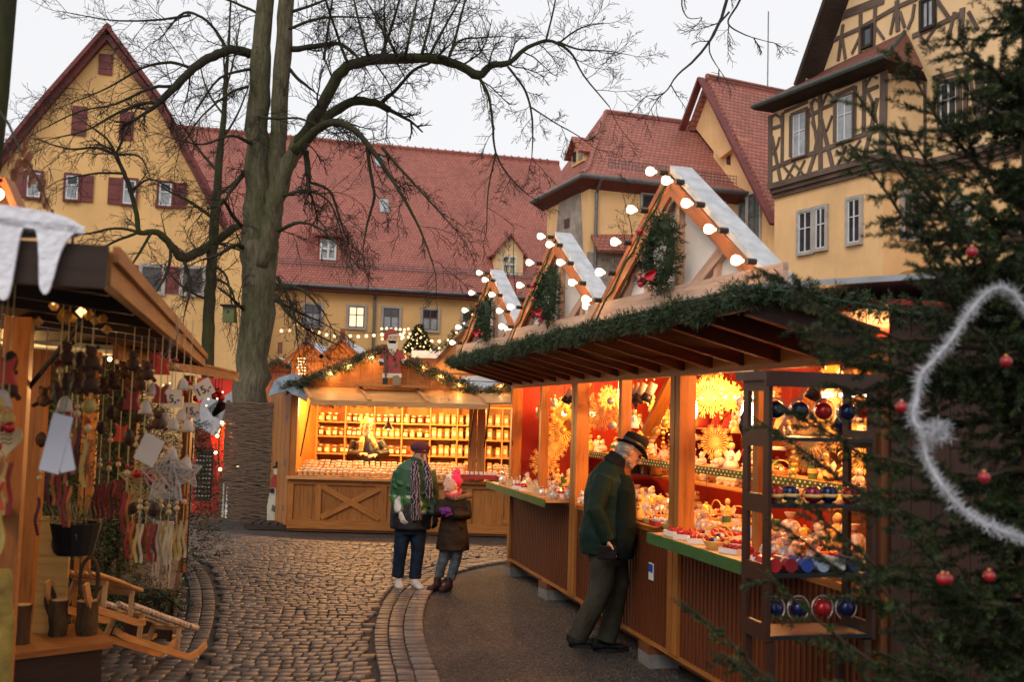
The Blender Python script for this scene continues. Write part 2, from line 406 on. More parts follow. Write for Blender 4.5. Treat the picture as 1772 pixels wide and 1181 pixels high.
# ---------------------------------------------------------------- facade materials
M_yel = plaster('yellow_plaster', (.83, .49, .20)); M_yel2 = plaster('ochre_plaster', (.86, .53, .25), .5)
M_infill = plaster('infill_plaster', (.86, .58, .31), .3)
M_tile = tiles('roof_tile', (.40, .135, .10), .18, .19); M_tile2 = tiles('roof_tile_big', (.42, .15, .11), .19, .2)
M_red = plain('oxblood_paint', (.165, .035, .03), .55, var=.3, vs=3)
M_stone = plain('stone_surround', (.42, .37, .32), .85, var=.2, vs=3, bs=.3)
M_beam = wood('old_timber', (.155, .11, .085), .8, .5, .6, False, .2)
M_darkw = wood('dark_timber', (.05, .035, .028), .8, .5, .6, False, .2)
M_whitep = plain('white_paint', (.72, .71, .68), .4, var=.08)
M_brownp = plain('brown_sash', (.13, .07, .05), .5, var=.2)
M_pane = glass('pane_dark', (.03, .035, .04)); M_curt = plain('pane_curtain', (.30, .31, .32), .12, var=.3, vs=3, spec=.8)
M_lit = emit('pane_lit', (1, .62, .28), 1.1)
M_zinc = plain('zinc', (.16, .16, .16), .45, .6, var=.25); M_soff = plain('soffit_red', (.14, .035, .028), .7)
M_ash = None
def ashlar():
    m, n, b = newmat('ashlar'); k = N(n, 'TexBrick'); L(n, uvmap(n), k.inputs[0]); k.inputs['Scale'].default_value = 1
    k.inputs['Brick Width'].default_value = .75; k.inputs['Row Height'].default_value = .42; k.inputs['Mortar Size'].default_value = .008
    k.inputs['Color1'].default_value = (.30, .24, .19, 1); k.inputs['Color2'].default_value = (.42, .35, .28, 1); k.inputs['Mortar'].default_value = (.3, .26, .22, 1)
    t = N(n, 'TexNoise', Scale=3.0, Detail=6.0, Roughness=.7); L(n, uvmap(n), t.inputs[0])
    L(n, mixc(n, 1.0, k.outputs[0], ramp(n, t.outputs[0], [(.3, (.6, .6, .6)), (.7, (1.25, 1.25, 1.25))]), 'MULTIPLY'), b.inputs['Base Color'])
    b.inputs['Roughness'].default_value = .9; bump(n, b, t.outputs[0], .5, .03); return m
M_ash = ashlar()
def obox(mb, P, s0, s1, z0, z1, o0, o1):  # box on a facade plane
    c = [P.w(s0, z0, o0), P.w(s1, z0, o0), P.w(s1, z0, o1), P.w(s0, z0, o1)]
    t = [p+Vector((0, 0, z1-z0)) for p in c]
    mb.hexa(c+t, P.d if abs(s1-s0) > abs(z1-z0) else Vector((0, 0, 1)))
def window(root, P, u0_, v0, u1, v1, cols=2, rows=2, sash=None, sur=None, sw=.11, pane=None, sill=True, inner=.05, shut=0, shutw=1.0, lab=None, lower=None, off=0):
    if off: P_ = Plane(P.p+P.n*off, P.d); P = P_
    um, vm = (u0_+u1)/2, (v0+v1)/2
    s0 = P.st(u0_, vm)[0]; s1 = P.st(u1, vm)[0]; z1 = P.st(um, v0)[1]; z0 = P.st(um, v1)[1]
    if s0 > s1: s0, s1 = s1, s0
    sur = sur or M_stone; sash = sash or M_brownp
    f = MB(); obox(f, P, s0-sw, s0, z0-sw, z1+sw, 0, .1); obox(f, P, s1, s1+sw, z0-sw, z1+sw, 0, .1)
    obox(f, P, s0, s1, z1, z1+sw, 0, .1); obox(f, P, s0, s1, z0-sw, z0, 0, .13 if sill else .1)
    w = f.build('window', sur, root, world=True)
    if lab: w['label'] = lab
    w0 = w; b = MB(); t = inner
    obox(b, P, s0, s0+t, z0, z1, .03, .07); obox(b, P, s1-t, s1, z0, z1, .03, .07); obox(b, P, s0+t, s1-t, z0, z0+t, .03, .07); obox(b, P, s0+t, s1-t, z1-t, z1, .03, .07)
    for i in range(1, cols):
        x = s0+(s1-s0)*i/cols; obox(b, P, x-t*.5, x+t*.5, z0+t, z1-t, .035, .075)
    for i in range(1, rows):
        z = z0+(z1-z0)*i/rows if rows != 2 else z0+(z1-z0)*.6
        obox(b, P, s0+t, s1-t, z-t*.4, z+t*.4, .032, .072)
    x = b.build('sash', sash, None, world=False); x.data.transform(Matrix.Translation(-root.location)); x.parent = w
    zb = z0+(z1-z0)*.58
    for a, bz, mt in (((z0+t, zb, lower or pane or M_pane), 0, 0), ((zb, z1-t, pane or M_pane), 0, 0)):
        q = MB(); q.face([P.w(s0, a[0], .045), P.w(s1, a[0], .045), P.w(s1, a[1], .045), P.w(s0, a[1], .045)])
        x = q.build('pane', a[2]); x.data.transform(Matrix.Translation(-root.location)); x.parent = w
    if shut:
        wd = (s1-s0)*shutw; sg = shut; a0 = (s1+sw if sg > 0 else s0-sw-wd); q = MB()
        obox(q, P, a0, a0+wd, z0-.04, z1+.04, .02, .06)
        for e in (0, 1):
            zz = z0+(z1-z0)*(.15+.62*e); obox(q, P, a0+.04, a0+wd-.04, zz, zz+.1, .06, .075)
        x = q.build('shutter', M_red); x.data.transform(Matrix.Translation(-root.location)); x.parent = w
    return w
def bld(name, label, P, cat='building'): return thing(name, label, cat, (P.p.x, P.p.y, 0))
DH = Vector((6614, 1800, 0)).normalized()
def poly(mb, pts, ax=None): mb.face(pts, ax)
def slab(mb, pts, th, n, ax=None):   # polygon with thickness, back side along -n
    n = Vector(n).normalized(); k = len(pts); B_ = [p-n*th for p in pts]
    mb.idx(list(pts)+B_, [tuple(range(k)), tuple(range(2*k-1, k-1, -1))]+[(i, i+k, (i+1) % k+k, (i+1) % k) for i in range(k)], ax)
# ---------------------------------------------------------------- gabled house on the left
P = Plane(at(187, 300, 34), DH); house = bld('gabled_house', 'tall yellow gabled house with dark red shutters and verge boards behind the bare trees', P)
ap = P.st(187, 58); lf = [P.st(80, 180), P.st(0, 280), P.st(-120, 420)]; rt = [P.st(281, 185), P.st(345, 305), P.st(392, 395)]
prof = [ap]+rt; profl = [ap]+lf
m = MB(); outline = [lf[-1], (lf[-1][0], 0), (P.st(445, 500)[0], 0), (P.st(445, 500)[0], rt[-1][1]-.3), rt[-1], rt[1], rt[0], ap, lf[0], lf[1]]
m.face([P.w(a, z) for a, z in outline]); Bk = [P.w(a, z, -14) for a, z in outline]
F0 = [P.w(a, z) for a, z in outline]
for i in (0, 1, 2, 3): m.face([F0[i], Bk[i], Bk[i+1], F0[i+1]])
m.build('wall', M_yel, house, world=True)
for side, pr in ((1, prof), (-1, profl)):
    m = MB(); bb = MB()
    for (a, b) in zip(pr, pr[1:]):
        q = [P.w(a[0], a[1]+.25, .35), P.w(b[0], b[1]+.25, .35), P.w(b[0], b[1]+.25, -14), P.w(a[0], a[1]+.25, -14)]
        nn = (q[1]-q[0]).cross(q[3]-q[0])
        if nn.z < 0: nn = -nn
        slab(m, q, .15, nn, P.n)
        bb.beam(P.w(a[0], a[1]+.10, .30), P.w(b[0], b[1]+.10, .30), .12, .42, P.n); bb.beam(P.w(a[0], a[1]-.16, .16), P.w(b[0], b[1]-.16, .16), .16, .3, P.n)
    m.build('roof', M_tile, house, world=True); bb.build('verge_board', M_red, house, world=True)
for (u_, v_, x, y_) in ((172, 91, 196, 126), (126, 181, 152, 232), (208, 190, 233, 240)):
    s0 = P.st(u_, v_)[0]; s1 = P.st(x, v_)[0]; z1 = P.st(u_, v_+2)[1]; z0 = P.st(u_, y_+2)[1]; m = MB(); obox(m, P, s0, s1, z0, z1, 0, .06)
    obox(m, P, s0+.03, s1-.03, z0+.18, z0+.28, .06, .08); obox(m, P, s0+.03, s1-.03, z1-.28, z1-.18, .06, .08); m.build('hatch', M_red, house, world=True)
for (u_, v_, x, y_, sh) in ((47, 299, 71, 342, -1), (114, 304, 136, 346, 1), (213, 312, 235, 354, -1), (275, 317, 297, 357, 1)):
    window(house, P, u_, v_, x, y_, 1, 2, M_whitep, M_red, .07, M_pane, inner=.055, shut=sh, lower=M_curt)
for (u_, v_, x, y_, sh) in ((246, 463, 280, 505, -1), (317, 466, 350, 508, -1), (-20, 450, 10, 495, 1)):
    window(house, P, u_, v_, x, y_, 2, 2, M_brownp, M_stone, .12, M_pane, shut=sh, shutw=.7)
# ---------------------------------------------------------------- long barn with the great tiled roof
P = Plane(at(700, 520, 52), DH); barn = bld('long_barn', 'long yellow building under one huge red tiled roof behind the market', P)
sL, sR = P.st(395, 500)[0], P.st(1040, 520)[0]; ze = (P.st(480, 492)[1]+P.st(830, 508)[1])/2
m = MB(); m.face([P.w(sL, 0), P.w(sR, 0), P.w(sR, ze), P.w(sL, ze)]); m.face([P.w(sL, 0, -16), P.w(sL, 0), P.w(sL, ze), P.w(sL, ze, -16)]); m.build('wall', M_yel, barn, world=True)
r1 = P.st(310, 224, -8)[1]; r2 = P.st(985, 281, -8)[1]; zr = (r1+r2)/2; print('barn eave', ze, 'ridge', r1, r2)
sRL = P.st(300, 222, -8)[0]
m = MB(); q = [P.w(sRL, ze-.05, .5), P.w(sR, ze-.05, .5), P.w(sR, zr, -8), P.w(sRL, zr, -8)]; nn = (q[1]-q[0]).cross(q[3]-q[0])
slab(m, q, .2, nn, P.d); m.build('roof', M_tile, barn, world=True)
m = MB(); m.tube([P.w(sRL, zr, -8), P.w(sR, zr, -8)], .16, 8)
for i in range(0, int((sR-sRL)/.45)): 
    a = sRL+.45*i; m.tube([P.w(a, zr+.02, -8), P.w(a+.06, zr+.02, -8)], .20, 8)
m.build('ridge_cap', M_tile, barn, world=True)
m = MB(); m.tube([P.w(sL, ze-.1, .58), P.w(sR, ze-.1, .58)], .09, 8); m.build('gutter', M_zinc, barn, world=True)
m = MB(); a = P.st(648, 520)[0]; m.tube([P.w(a, ze-.12, .55), P.w(a, ze-.6, .12), P.w(a, .1, .12)], .07, 8); m.build('downpipe', M_zinc, barn, world=True)
m = MB(); obox(m, P, sL, sR, ze-.32, ze-.14, 0, .5); m.build('eave_board', M_soff, barn, world=True)
for i, (u_, v_, x, y_) in enumerate(((527, 528, 555, 564), (603, 531, 630, 567), (663, 534, 690, 569), (731, 537, 757, 572), (800, 540, 826, 575), (862, 543, 888, 578))):
    window(barn, P, u_, v_, x, y_, 2, 2, M_brownp, M_stone, .12, M_lit if i == 1 else M_pane, lab='window with warm light behind it' if i == 1 else None, lower=M_lit if i == 1 else M_curt)
# snow guard rail along the eave
m = MB()
slope = (zr-ze)/8.5
def onroof(a, k, up=0): return P.w(a, ze-.05+k*(zr-ze+.05)/8.5+up, .5-k)
for h in (.12, .24, .36): m.tube([onroof(sL, .9, h), onroof(sR, .9, h)], .013, 4)
a = sL
while a < sR: m.tube([onroof(a, .9, 0), onroof(a, .9, .4)], .012, 4); a += .25
m.build('snow_guard', M_zinc, barn, world=True)
# dormers
def roofpx(u, v):   # hit the barn roof plane
    A, B_, D_ = onroof(0, 0), onroof(1, 0), onroof(0, 5); nn = (B_-A).cross(D_-A); r_ = ray(u, v); w = CAM+r_*((A-CAM).dot(nn)/r_.dot(nn)); return (w-P.p).dot(P.d), .5-(w-P.p).dot(P.n), w.z
def dormer(u_, v_, x, y_, ov, gable, mt):
    s0, k0, zz = roofpx(u_, y_); s1 = roofpx(x, y_)[0]; o = .5-k0+.02
    z0 = zz-.25; z1 = z0+(y_-v_)/ (1800/60)*1.12+.35; d = MB()
    pad = ov
    zt = z1+(1.35*(s1-s0+2*pad)/2 if gable else .75)
    obox(d, P, s0-pad, s0, z0, z1, o-2.5, o); obox(d, P, s1, s1+pad, z0, z1, o-2.5, o); obox(d, P, s0, s1, z1-.25, z1, o-2.4, o); obox(d, P, s0, s1, z0, z0+.25, o-2.4, o)
    obox(d, P, s0, s1, z0+.25, z1-.25, o-2.4, o-.15)
    sm = (s0+s1)/2
    if gable: d.prism([(-(s1-s0)/2-pad, 0), ((s1-s0)/2+pad, 0), (0, (zt-z1)*.8)], P.w(sm, z1, o), P.d, (0, 0, 1), 2.4)
    D = d.build('dormer', mt, barn, world=True)
    r_ = MB()
    if gable:
        for sg in (-1, 1):
            e = sm+sg*((s1-s0)/2+pad+.25); t = (zt-z1)*.8+.12; q = [P.w(sm, z1+t, o+.25), P.w(e, z1-.28, o+.25), P.w(e, z1-.28, o-3), P.w(sm, z1+t, o-3.4)]
            nn = (q[1]-q[0]).cross(q[3]-q[0]); nn = nn if nn.z > 0 else -nn; slab(r_, q, .09, nn, P.n)
    else:
        q = [P.w(s0-pad-.2, z1, o+.3), P.w(s1+pad+.2, z1, o+.3), P.w(s1+pad+.2, z1+1.6, o-3.4), P.w(s0-pad-.2, z1+1.6, o-3.4)]; slab(r_, q, .12, (q[1]-q[0]).cross(q[3]-q[0]), P.d)
    x_ = r_.build('dormer_roof', M_tile); x_.data.transform(Matrix.Translation(-barn.location)); x_.parent = D
    w_ = MB(); t = .09
    for e in (s0, s1-t, sm-t/2): obox(w_, P, e, e+t, z0+.25, z1-.25, o-.12, o+.03)
    for e in (z0+.25, z1-.25-t, (z0+z1)/2): obox(w_, P, s0+t, sm-t/2, e, e+t, o-.11, o+.02); obox(w_, P, sm+t/2, s1-t, e, e+t, o-.11, o+.02)
    x_ = w_.build('window', M_whitep); x_.data.transform(Matrix.Translation(-barn.location)); x_.parent = D
    q = MB(); q.face([P.w(s0, z0+.2, o-.08), P.w(s1, z0+.2, o-.08), P.w(s1, z1-.2, o-.08), P.w(s0, z1-.2, o-.08)]); x_ = q.build('pane', M_curt if not gable else M_lit2); x_.data.transform(Matrix.Translation(-barn.location)); x_.parent = D
M_lit2 = plain('pane_ochre', (.45, .36, .16), .2, var=.3)
dormer(553, 418, 581, 449, .25, False, M_tile); dormer(868, 444, 893, 475, .35, True, M_infill)
for (u_, v_) in ((657, 290), (666, 370)):
    s0, k0, zz = roofpx(u_, v_); m = MB(); A = onroof(s0, k0, .06); m.beam(A, A+(onroof(s0, k0+.8, .06)-A), .5, .06, P.n+Vector((0, 0, 1))); m.build('skylight', M_curt, barn, world=True)
# ---------------------------------------------------------------- tower wing with hipped roof
D1 = Vector((5174, 1800, 0)).normalized(); E0 = at(1018, 400, 36); P1 = Plane(E0, D1); P2 = Plane(E0, (-D1.y, D1.x))
wing = bld('hip_roofed_wing', 'yellow wing with hipped red tiled roof and stone patched corner wall', P1)
zE = P1.st(1018, 305)[1]+.1; L1 = P1.st(1277, 400)[0]; L2 = P2.st(948, 340)[0]
if L2 < 0: sgn = -1
else: sgn = 1
m = MB(); m.face([P1.w(0, 0), P1.w(L1, 0), P1.w(L1, zE), P1.w(0, zE)]); m.face([P2.w(L2, 0), P2.w(0, 0), P2.w(0, zE), P2.w(L2, zE)]); m.build('wall', M_yel2, wing, world=True)
def W3(a, b, z): return P1.p+P1.d*a+P2.d*(b*sgn)+Vector((0, 0, z))   # a along front, b back
B2 = abs(L2); ov = .48
rdY = 3.4
pr = [P1.st(1048, 199, -rdY), P1.st(1215, 212, -rdY)]; zR = (pr[0][1]+pr[1][1])/2; print('wing', zE, zR, pr, L1, L2)
Ro = MB(); zl = zE-.15
A_, B_, C_, D_ = W3(-ov, -ov, zl), W3(L1+.1, -ov, zl), W3(L1+.3, rdY, zR), W3(pr[0][0], rdY, zR)
mid = .35
def bell(p, q): return p.lerp(q, .22)+Vector((0, 0, -(zR-zl)*.10))
A2, B3 = bell(A_, D_), bell(B_, C_)
for q in ([A_, B_, B3, A2], [A2, B3, C_, D_]): nn = (q[1]-q[0]).cross(q[3]-q[0]); slab(Ro, q, .12, nn if nn.z > 0 else -nn, P1.d)
G_ = W3(-ov, B2+.5, zl); H_ = W3(pr[0][0], max(B2+.5-2.2, rdY+.3), zR); G2 = bell(G_, H_)
for q in ([G_, A_, A2, G2], [G2, A2, D_, H_]): nn = (q[1]-q[0]).cross(q[3]-q[0]); slab(Ro, q, .12, nn if nn.z > 0 else -nn, P2.d)
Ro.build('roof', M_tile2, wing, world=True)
m = MB(); m.tube([D_, C_], .13, 8); m.tube([A_, A2, D_], .1, 8); m.build('ridge_cap', M_tile2, wing, world=True)
m = MB(); up = Vector((0, 0, .06)); m.tube([G_-up, A_-up, B_-up], .09, 8); a = P1.st(1029, 400)[0]; m.tube([W3(a, -.5, zl-.1), W3(a, -.1, zl-.55), W3(a, -.1, 0)], .06, 8); m.build('gutter', M_zinc, wing, world=True)
m = MB(); m.b2((0, 0, 0), (0, 0, 0)); m = MB()
for q in ([W3(-ov, -ov, zl-.14), W3(L1, -ov, zl-.14), W3(L1, 0, zl-.4), W3(0, 0, zl-.4)], [W3(-ov, B2+.5, zl-.14), W3(-ov, -ov, zl-.14), W3(0, 0, zl-.4), W3(0, B2+.5, zl-.4)]): m.face(q)
m.build('soffit', M_soff, wing, world=True)
m = MB(); pts = [P2.px(u_, v_, .03) for u_, v_ in ((967, 350), (1003, 320), (1014, 560), (950, 560))]; slab(m, pts, .05, P2.n); m.build('stone_patch', M_ash, wing, world=True)
m = MB(); pts = [P2.px(u_, v_, .05) for u_, v_ in ((976, 380), (985, 377), (985, 393), (976, 396))]; m.face(pts); m.build('window', M_pane, wing, world=True)
m = MB(); pts = [P1.px(u_, v_) for u_, v_ in ((1022, 418), (1110, 418), (1110, 440), (1022, 437))]
q = [pts[0]+Vector((0, 0, .25)), pts[1]+Vector((0, 0, .25)), pts[2]+P1.n*.7, pts[3]+P1.n*.7]; slab(m, q[::-1], .1, -(q[1]-q[0]).cross(q[3]-q[0]), P1.d); m.build('porch_roof', M_tile2, wing, world=True)
m = MB(); m.idx([W3(-.05, -.06, 0), W3(3.4, -.06, 0), W3(3.4, -.06, pts[3].z), W3(-.05, -.06, pts[3].z)], [(0, 1, 2, 3)]); m.build('stone_base', M_ash, wing, world=True)
for (u_, v_, x, y_) in ((1110, 338, 1136, 362), (1240, 348, 1252, 365)): window(wing, P1, u_, v_, x, y_, 1, 1, M_brownp, M_stone, .06)
m = MB()
for h in (.1, .22, .34): m.tube([A_.lerp(D_, .12)+Vector((.8, 0, h-.1)), B_.lerp(C_, .12)+Vector((-.2, 0, h-.1))], .012, 4)
for i in range(40):
    p = (A_.lerp(D_, .12)+Vector((.8, 0, -.1))).lerp(B_.lerp(C_, .12)+Vector((-.2, 0, -.1)), i/39); m.tube([p, p+Vector((0, 0, .38))], .012, 4)
m.build('snow_guard', M_zinc, wing, world=True)
# small gabled dormer on the left slope
m = MB(); c0 = P2.px(999, 284, -.35); dz = Vector((0, 0, 1)); dd = P2.d*sgn; ku = .62
slab(m, [c0+dd*-.9*ku, c0+dd*.9*ku, c0+dd*.9*ku+dz*.7*ku, c0+dz*1.5*ku, c0+dd*-.9*ku+dz*.7*ku], 1.6, P2.n); m.build('dormer', M_yel2, wing, world=True)
m = MB()
for sg in (-1, 1):
    q = [c0+dz*1.65*ku+P2.n*.25, c0+dd*(sg*1.2*ku)+dz*.5*ku+P2.n*.25, c0+dd*(sg*1.2*ku)+dz*.5*ku-P2.n*1.0, c0+dz*1.65*ku-P2.n*1.9]; nn = (q[1]-q[0]).cross(q[3]-q[0]); slab(m, q, .08, nn if nn.z > 0 else -nn, P2.n)
m.build('dormer_roof', M_tile2, wing, world=True)
for sg in (-1, 1):
    m = MB(); a = c0+dd*(sg*.28)+P2.n*.02+dz*.1; m.face([a-dd*.16, a+dd*.16, a+dd*.16+dz*.42, a-dd*.16+dz*.42]); m.build('window', M_pane, wing, world=True)
# ---------------------------------------------------------------- chapel gable
DL = Vector((-886, 1800, 0)).normalized(); DR = Vector((1800, 886, 0)).normalized()
PC = Plane(at(1275, 400, 38.2), DL); chapel = bld('chapel', 'steep gabled yellow chapel with tall leaded windows between the hipped wing and the timbered house', PC)
m = MB()
g1 = [PC.px(u_, v_) for u_, v_ in ((1222, 140), (1342, 372), (1346, 640), (1200, 640), (1235, 262), (1196, 212))]; g1[2].z = 0; g1[3].z = 0
slab(m, g1, .4, PC.n); m.build('wall', M_yel2, chapel, world=True)
m = MB(); a, b = PC.px(1223, 132, .25), PC.px(1349, 384, .25); Lr = 11
q = [a, b, b+DR*Lr, a+DR*Lr]; nn = (q[1]-q[0]).cross(q[3]-q[0]); slab(m, q, .18, nn if nn.z > 0 else -nn, DR); c = PC.px(1190, 222, .25); q = [a, c, c+DR*Lr, a+DR*Lr]; nn = (q[1]-q[0]).cross(q[3]-q[0]); slab(m, q, .18, nn if nn.z > 0 else -nn, DR)
m.tube([a, a+DR*Lr], .13, 8); m.build('roof', M_tile2, chapel, world=True)
m = MB(); n3 = PC.n*.28
for e in (b, c): m.beam(a+n3-Vector((0, 0, .12)), e+n3-Vector((0, 0, .12)), .1, .28, PC.n)
m.build('verge_board', M_red, chapel, world=True)
m = MB(); q = [PC.px(u_, v_, .25) for u_, v_ in ((1237, 256), (1278, 238), (1276, 250), (1245, 274))]; slab(m, q, .5, PC.n); m.build('corbel', M_yel2, chapel, world=True)
M_lead = plain('leaded_glass', (.10, .115, .115), .25, var=.5, vs=4, spec=.7)
for (u_, v_, x, y_) in ((1270, 347, 1293, 460), (1297, 336, 1317, 450)):
    window(chapel, PC, u_, v_, x, y_, 2, 3, M_zinc, M_stone, .05, M_lead, inner=.04)
m = MB(); q = [PC.px(u_, v_, .02) for u_, v_ in ((1257, 262), (1264, 259), (1264, 286), (1257, 284))]; m.face(q); m.build('slit_window', M_pane, chapel, world=True)
mm = MB(); t0_ = a+DR*3; mm.tube([t0_, t0_+Vector((0, 0, 3.2))], .025, 6); mm.build('lightning_rod', M_zinc, chapel, world=True)
# ---------------------------------------------------------------- half timbered house
K0 = at(1528, 400, 30); PL = Plane(K0, DL); PR = Plane(K0, DR); dep = PR.st(1601, 400)[0]
PM = Plane(K0+DR*dep, DL); ht = bld('half_timbered_house', 'big yellow half timbered house with projecting bay behind the spruce on the right', PL)
# every traced height on the bay is averaged so its bands run level
def zof(Pp, pts): return sum(Pp.st(*p)[1] for p in pts)/len(pts)
Lb = PL.st(1340, 400)[0]
zj0 = zof(PL, [(1350, 344), (1528, 293)]); zj1 = zof(PL, [(1345, 325), (1528, 268)]); zt = zof(PL, [(1340, 200), (1525, 120)])
print('ht', zj0, zj1, zt, Lb, dep)
m = MB()
for q in ([PL.w(0, 0), PL.w(Lb, 0), PL.w(Lb, zj0), PL.w(0, zj0)], [PR.w(0, 0), PR.w(dep, 0), PR.w(dep, zj0), PR.w(0, zj0)], [PM.w(0, 0), PM.w(-9, 0), PM.w(-9, zj0), PM.w(0, zj0)], [PL.w(Lb, 0), PL.w(Lb, 0, -6), PL.w(Lb, zj0, -6), PL.w(Lb, zj0)]): m.face(q)
m.build('wall', M_yel2, ht, world=True)
m = MB(); J = .12; zT2 = zt+7.5
g4 = [PM.px(u_, v_, J) for u_, v_ in ((1386, 142), (1436, 0))]
for q in ([PL.w(-J, zj1, J), PL.w(Lb, zj1, J), PL.w(Lb, zt, J), PL.w(-J, zt, J)], [PR.w(-J, zj1, J), PR.w(dep-J, zj1, J), PR.w(dep-J, zt, J), PR.w(-J, zt, J)],
          [PM.w(0, zj1, J), PM.w(-9, zj1, J), PM.w(-9, zt+9, J), g4[1]+(g4[1]-g4[0])*.6, g4[1], g4[0], PM.w((g4[0]-PM.p).dot(PM.d), zt, J), PM.w(0, zt, J)],
          [PL.w(Lb, zj1, J), PL.w(Lb, zj1, -6), PL.w(Lb, zt, -6), PL.w(Lb, zt, J)]): m.face(q)
m.build('infill', M_infill, ht, world=True)
m = MB()  # jetty mouldings
for k, (za, zb_, o) in enumerate(((zj0, zj0+.14, .1), (zj0+.14, zj0+.28, .2), (zj0+.28, zj1+.05, .3))):
    obox(m, PL, -o, Lb+.02, za, zb_, -.2, o); obox(m, PR, .001, dep-.1, za+.001, zb_-.001, -.2, o); obox(m, PM, -9, -.1, za, zb_, -.2, o)
m.build('jetty_beam', M_beam, ht, world=True)
tb = MB()
def tline(Pp, pts, w=.16, o=J, Z3=True, mb=None):
    w *= .82
    # timber traced in the coordinates of the enlarged view
    pp = [(1172+a/2.953, b/2.953) for a, b in pts]; q = [Pp.px(a, b, o) for a, b in pp]
    for a, b in zip(q, q[1:]): (mb or tb).beam(a+Pp.n*.015, b+Pp.n*.015, w+random.uniform(-.003, .003), .06+random.uniform(-.004, .004), Pp.n)
for pts, w in (([(478, 590), (478, 965)], .22), ([(541, 575), (538, 835)], .16), ([(733, 480), (735, 895)], .2), ([(960, 385), (955, 690)], .16), ([(480, 865), (600, 815), (735, 770), (1030, 660)], .17),
               ([(550, 572), (668, 520)], .13), ([(818, 450), (952, 398)], .13), ([(490, 655), (540, 640)], .13), ([(681, 590), (730, 565)], .13), ([(740, 555), (800, 530)], .13), ([(970, 465), (1030, 440)], .13),
               ([(583, 590), (581, 800)], .14), ([(672, 555), (669, 785)], .14), ([(808, 490), (806, 725)], .14), ([(912, 440), (908, 700)], .14), ([(583, 588), (668, 552)], .13), ([(808, 490), (908, 445)], .13),
               ([(487, 700), (535, 950)], .15), ([(685, 520), (722, 770)], .11), ([(735, 620), (705, 790), (668, 905)], .17), ([(738, 610), (800, 865)], .17), ([(1025, 500), (990, 680), (955, 815)], .17), ([(962, 440), (1000, 520), (1020, 620)], .1),
               ([(525, 700), (515, 745), (492, 790)], .09), ([(690, 620), (715, 690)], .09), ([(795, 590), (770, 660), (748, 690)], .09),
               ([(545, 850), (575, 885), (610, 925)], .09), ([(605, 830), (575, 885), (545, 945)], .09), ([(600, 840), (630, 870), (655, 905)], .09), ([(655, 820), (630, 870), (608, 920)], .09),
               ([(815, 770), (850, 800), (880, 835)], .09), ([(865, 745), (845, 800), (815, 855)], .09), ([(880, 740), (910, 765), (940, 815)], .09), ([(940, 715), (905, 765), (880, 830)], .09),
               ([(478, 600), (505, 585), (530, 600), (538, 640)], .1), ([(683, 560), (700, 505), (725, 520)], .09), ([(742, 540), (770, 475), (800, 500)], .09), ([(965, 440), (995, 385), (1025, 400)], .09)): tline(PL, pts, w)
tline(PL, [(1060, 350), (1050, 800)], .32); tb.build('timber', M_beam, ht, world=True); tb = MB()
for pts, w in (([(1270, 430), (1275, 810)], .3), ([(1095, 378), (1262, 420)], .16), ([(1092, 665), (1268, 690)], .15), ([(1095, 690), (1130, 800)], .11), ([(1125, 790), (1140, 750), (1175, 745), (1205, 800)], .1)): tline(PR, pts, w)
for pts, w in (([(850, 125), (825, 310)], .15), ([(940, 70), (937, 270)], .16), ([(1015, 30), (1005, 240)], .16), ([(1125, 0), (1130, 160)], .2), ([(800, 205), (935, 145), (1115, 40), (1230, -10)], .16), ([(815, 90), (1060, -5)], .34), ([(845, 190), (862, 300)], .13), ([(935, 190), (895, 275)], .12),
               ([(1010, 130), (1060, 200)], .1), ([(1115, 60), (1092, 175)], .12), ([(1140, 60), (1165, 140)], .12), ([(1215, 20), (1205, 90), (1180, 150)], .12), ([(1205, 185), (1330, 130), (1450, 70)], .18), ([(1260, 230), (1330, 130)], .1), ([(1240, 180), (1300, 250)], .1),
               ([(1330, 0), (1390, 90)], .14), ([(1245, 0), (1245, 155)], .14), ([(1322, -5), (1318, 125)], .14), ([(1460, 40), (1450, 200)], .22), ([(1420, 60), (1380, 230)], .13), ([(1490, 60), (1540, 150)], .13), ([(1480, 310), (1475, 640)], .18), ([(1310, 400), (1600, 320)], .16), ([(1545, 310), (1550, 620)], .34), ([(1340, 430), (1340, 650)], .12), ([(1450, 395), (1448, 610)], .12), ([(1330, 700), (1620, 600)], .18), ([(1500, 400), (1530, 590)], .12), ([(1600, 380), (1575, 600)], .12)): tline(PM, pts, w)
tb.build('gable_timber', M_beam, ht, world=True)
def zw(u_, v_, x, y_): return [1172+u_/2.953, v_/2.953, 1172+x/2.953, y_/2.953]
for a in ((598, 583, 664, 800), (824, 495, 902, 718)):
    window(ht, PL, *zw(*a), 2, 2, M_whitep, M_beam, .06, M_curt, inner=.035, off=J)
# the pane rows above stand on the jettied wall
window(ht, PM, *zw(1350, 420, 1436, 640), 2, 2, M_whitep, M_beam, .08, M_pane, inner=.05, off=J)
window(ht, PM, *zw(955, 140, 1000, 235), 1, 1, M_darkw, M_darkw, .06, M_pane, off=J); window(ht, PM, *zw(1258, 0, 1316, 140), 2, 1, M_darkw, M_darkw, .08, M_curt, off=J)
for a in ((628, 1085, 692, 1290), (715, 1065, 764, 1270), (880, 1020, 940, 1240)): window(ht, PL, *zw(*a), 2, 2, M_whitep, M_stone, .10, M_pane, inner=.035, lower=M_pane)
window(ht, PR, 1561, 338, 1591, 412, 2, 2, M_stone, M_stone, .12, M_pane, inner=.06); window(ht, PM, 1652, 350, 1675, 402, 2, 2, M_whitep, M_stone, .16, M_pane, inner=.06)
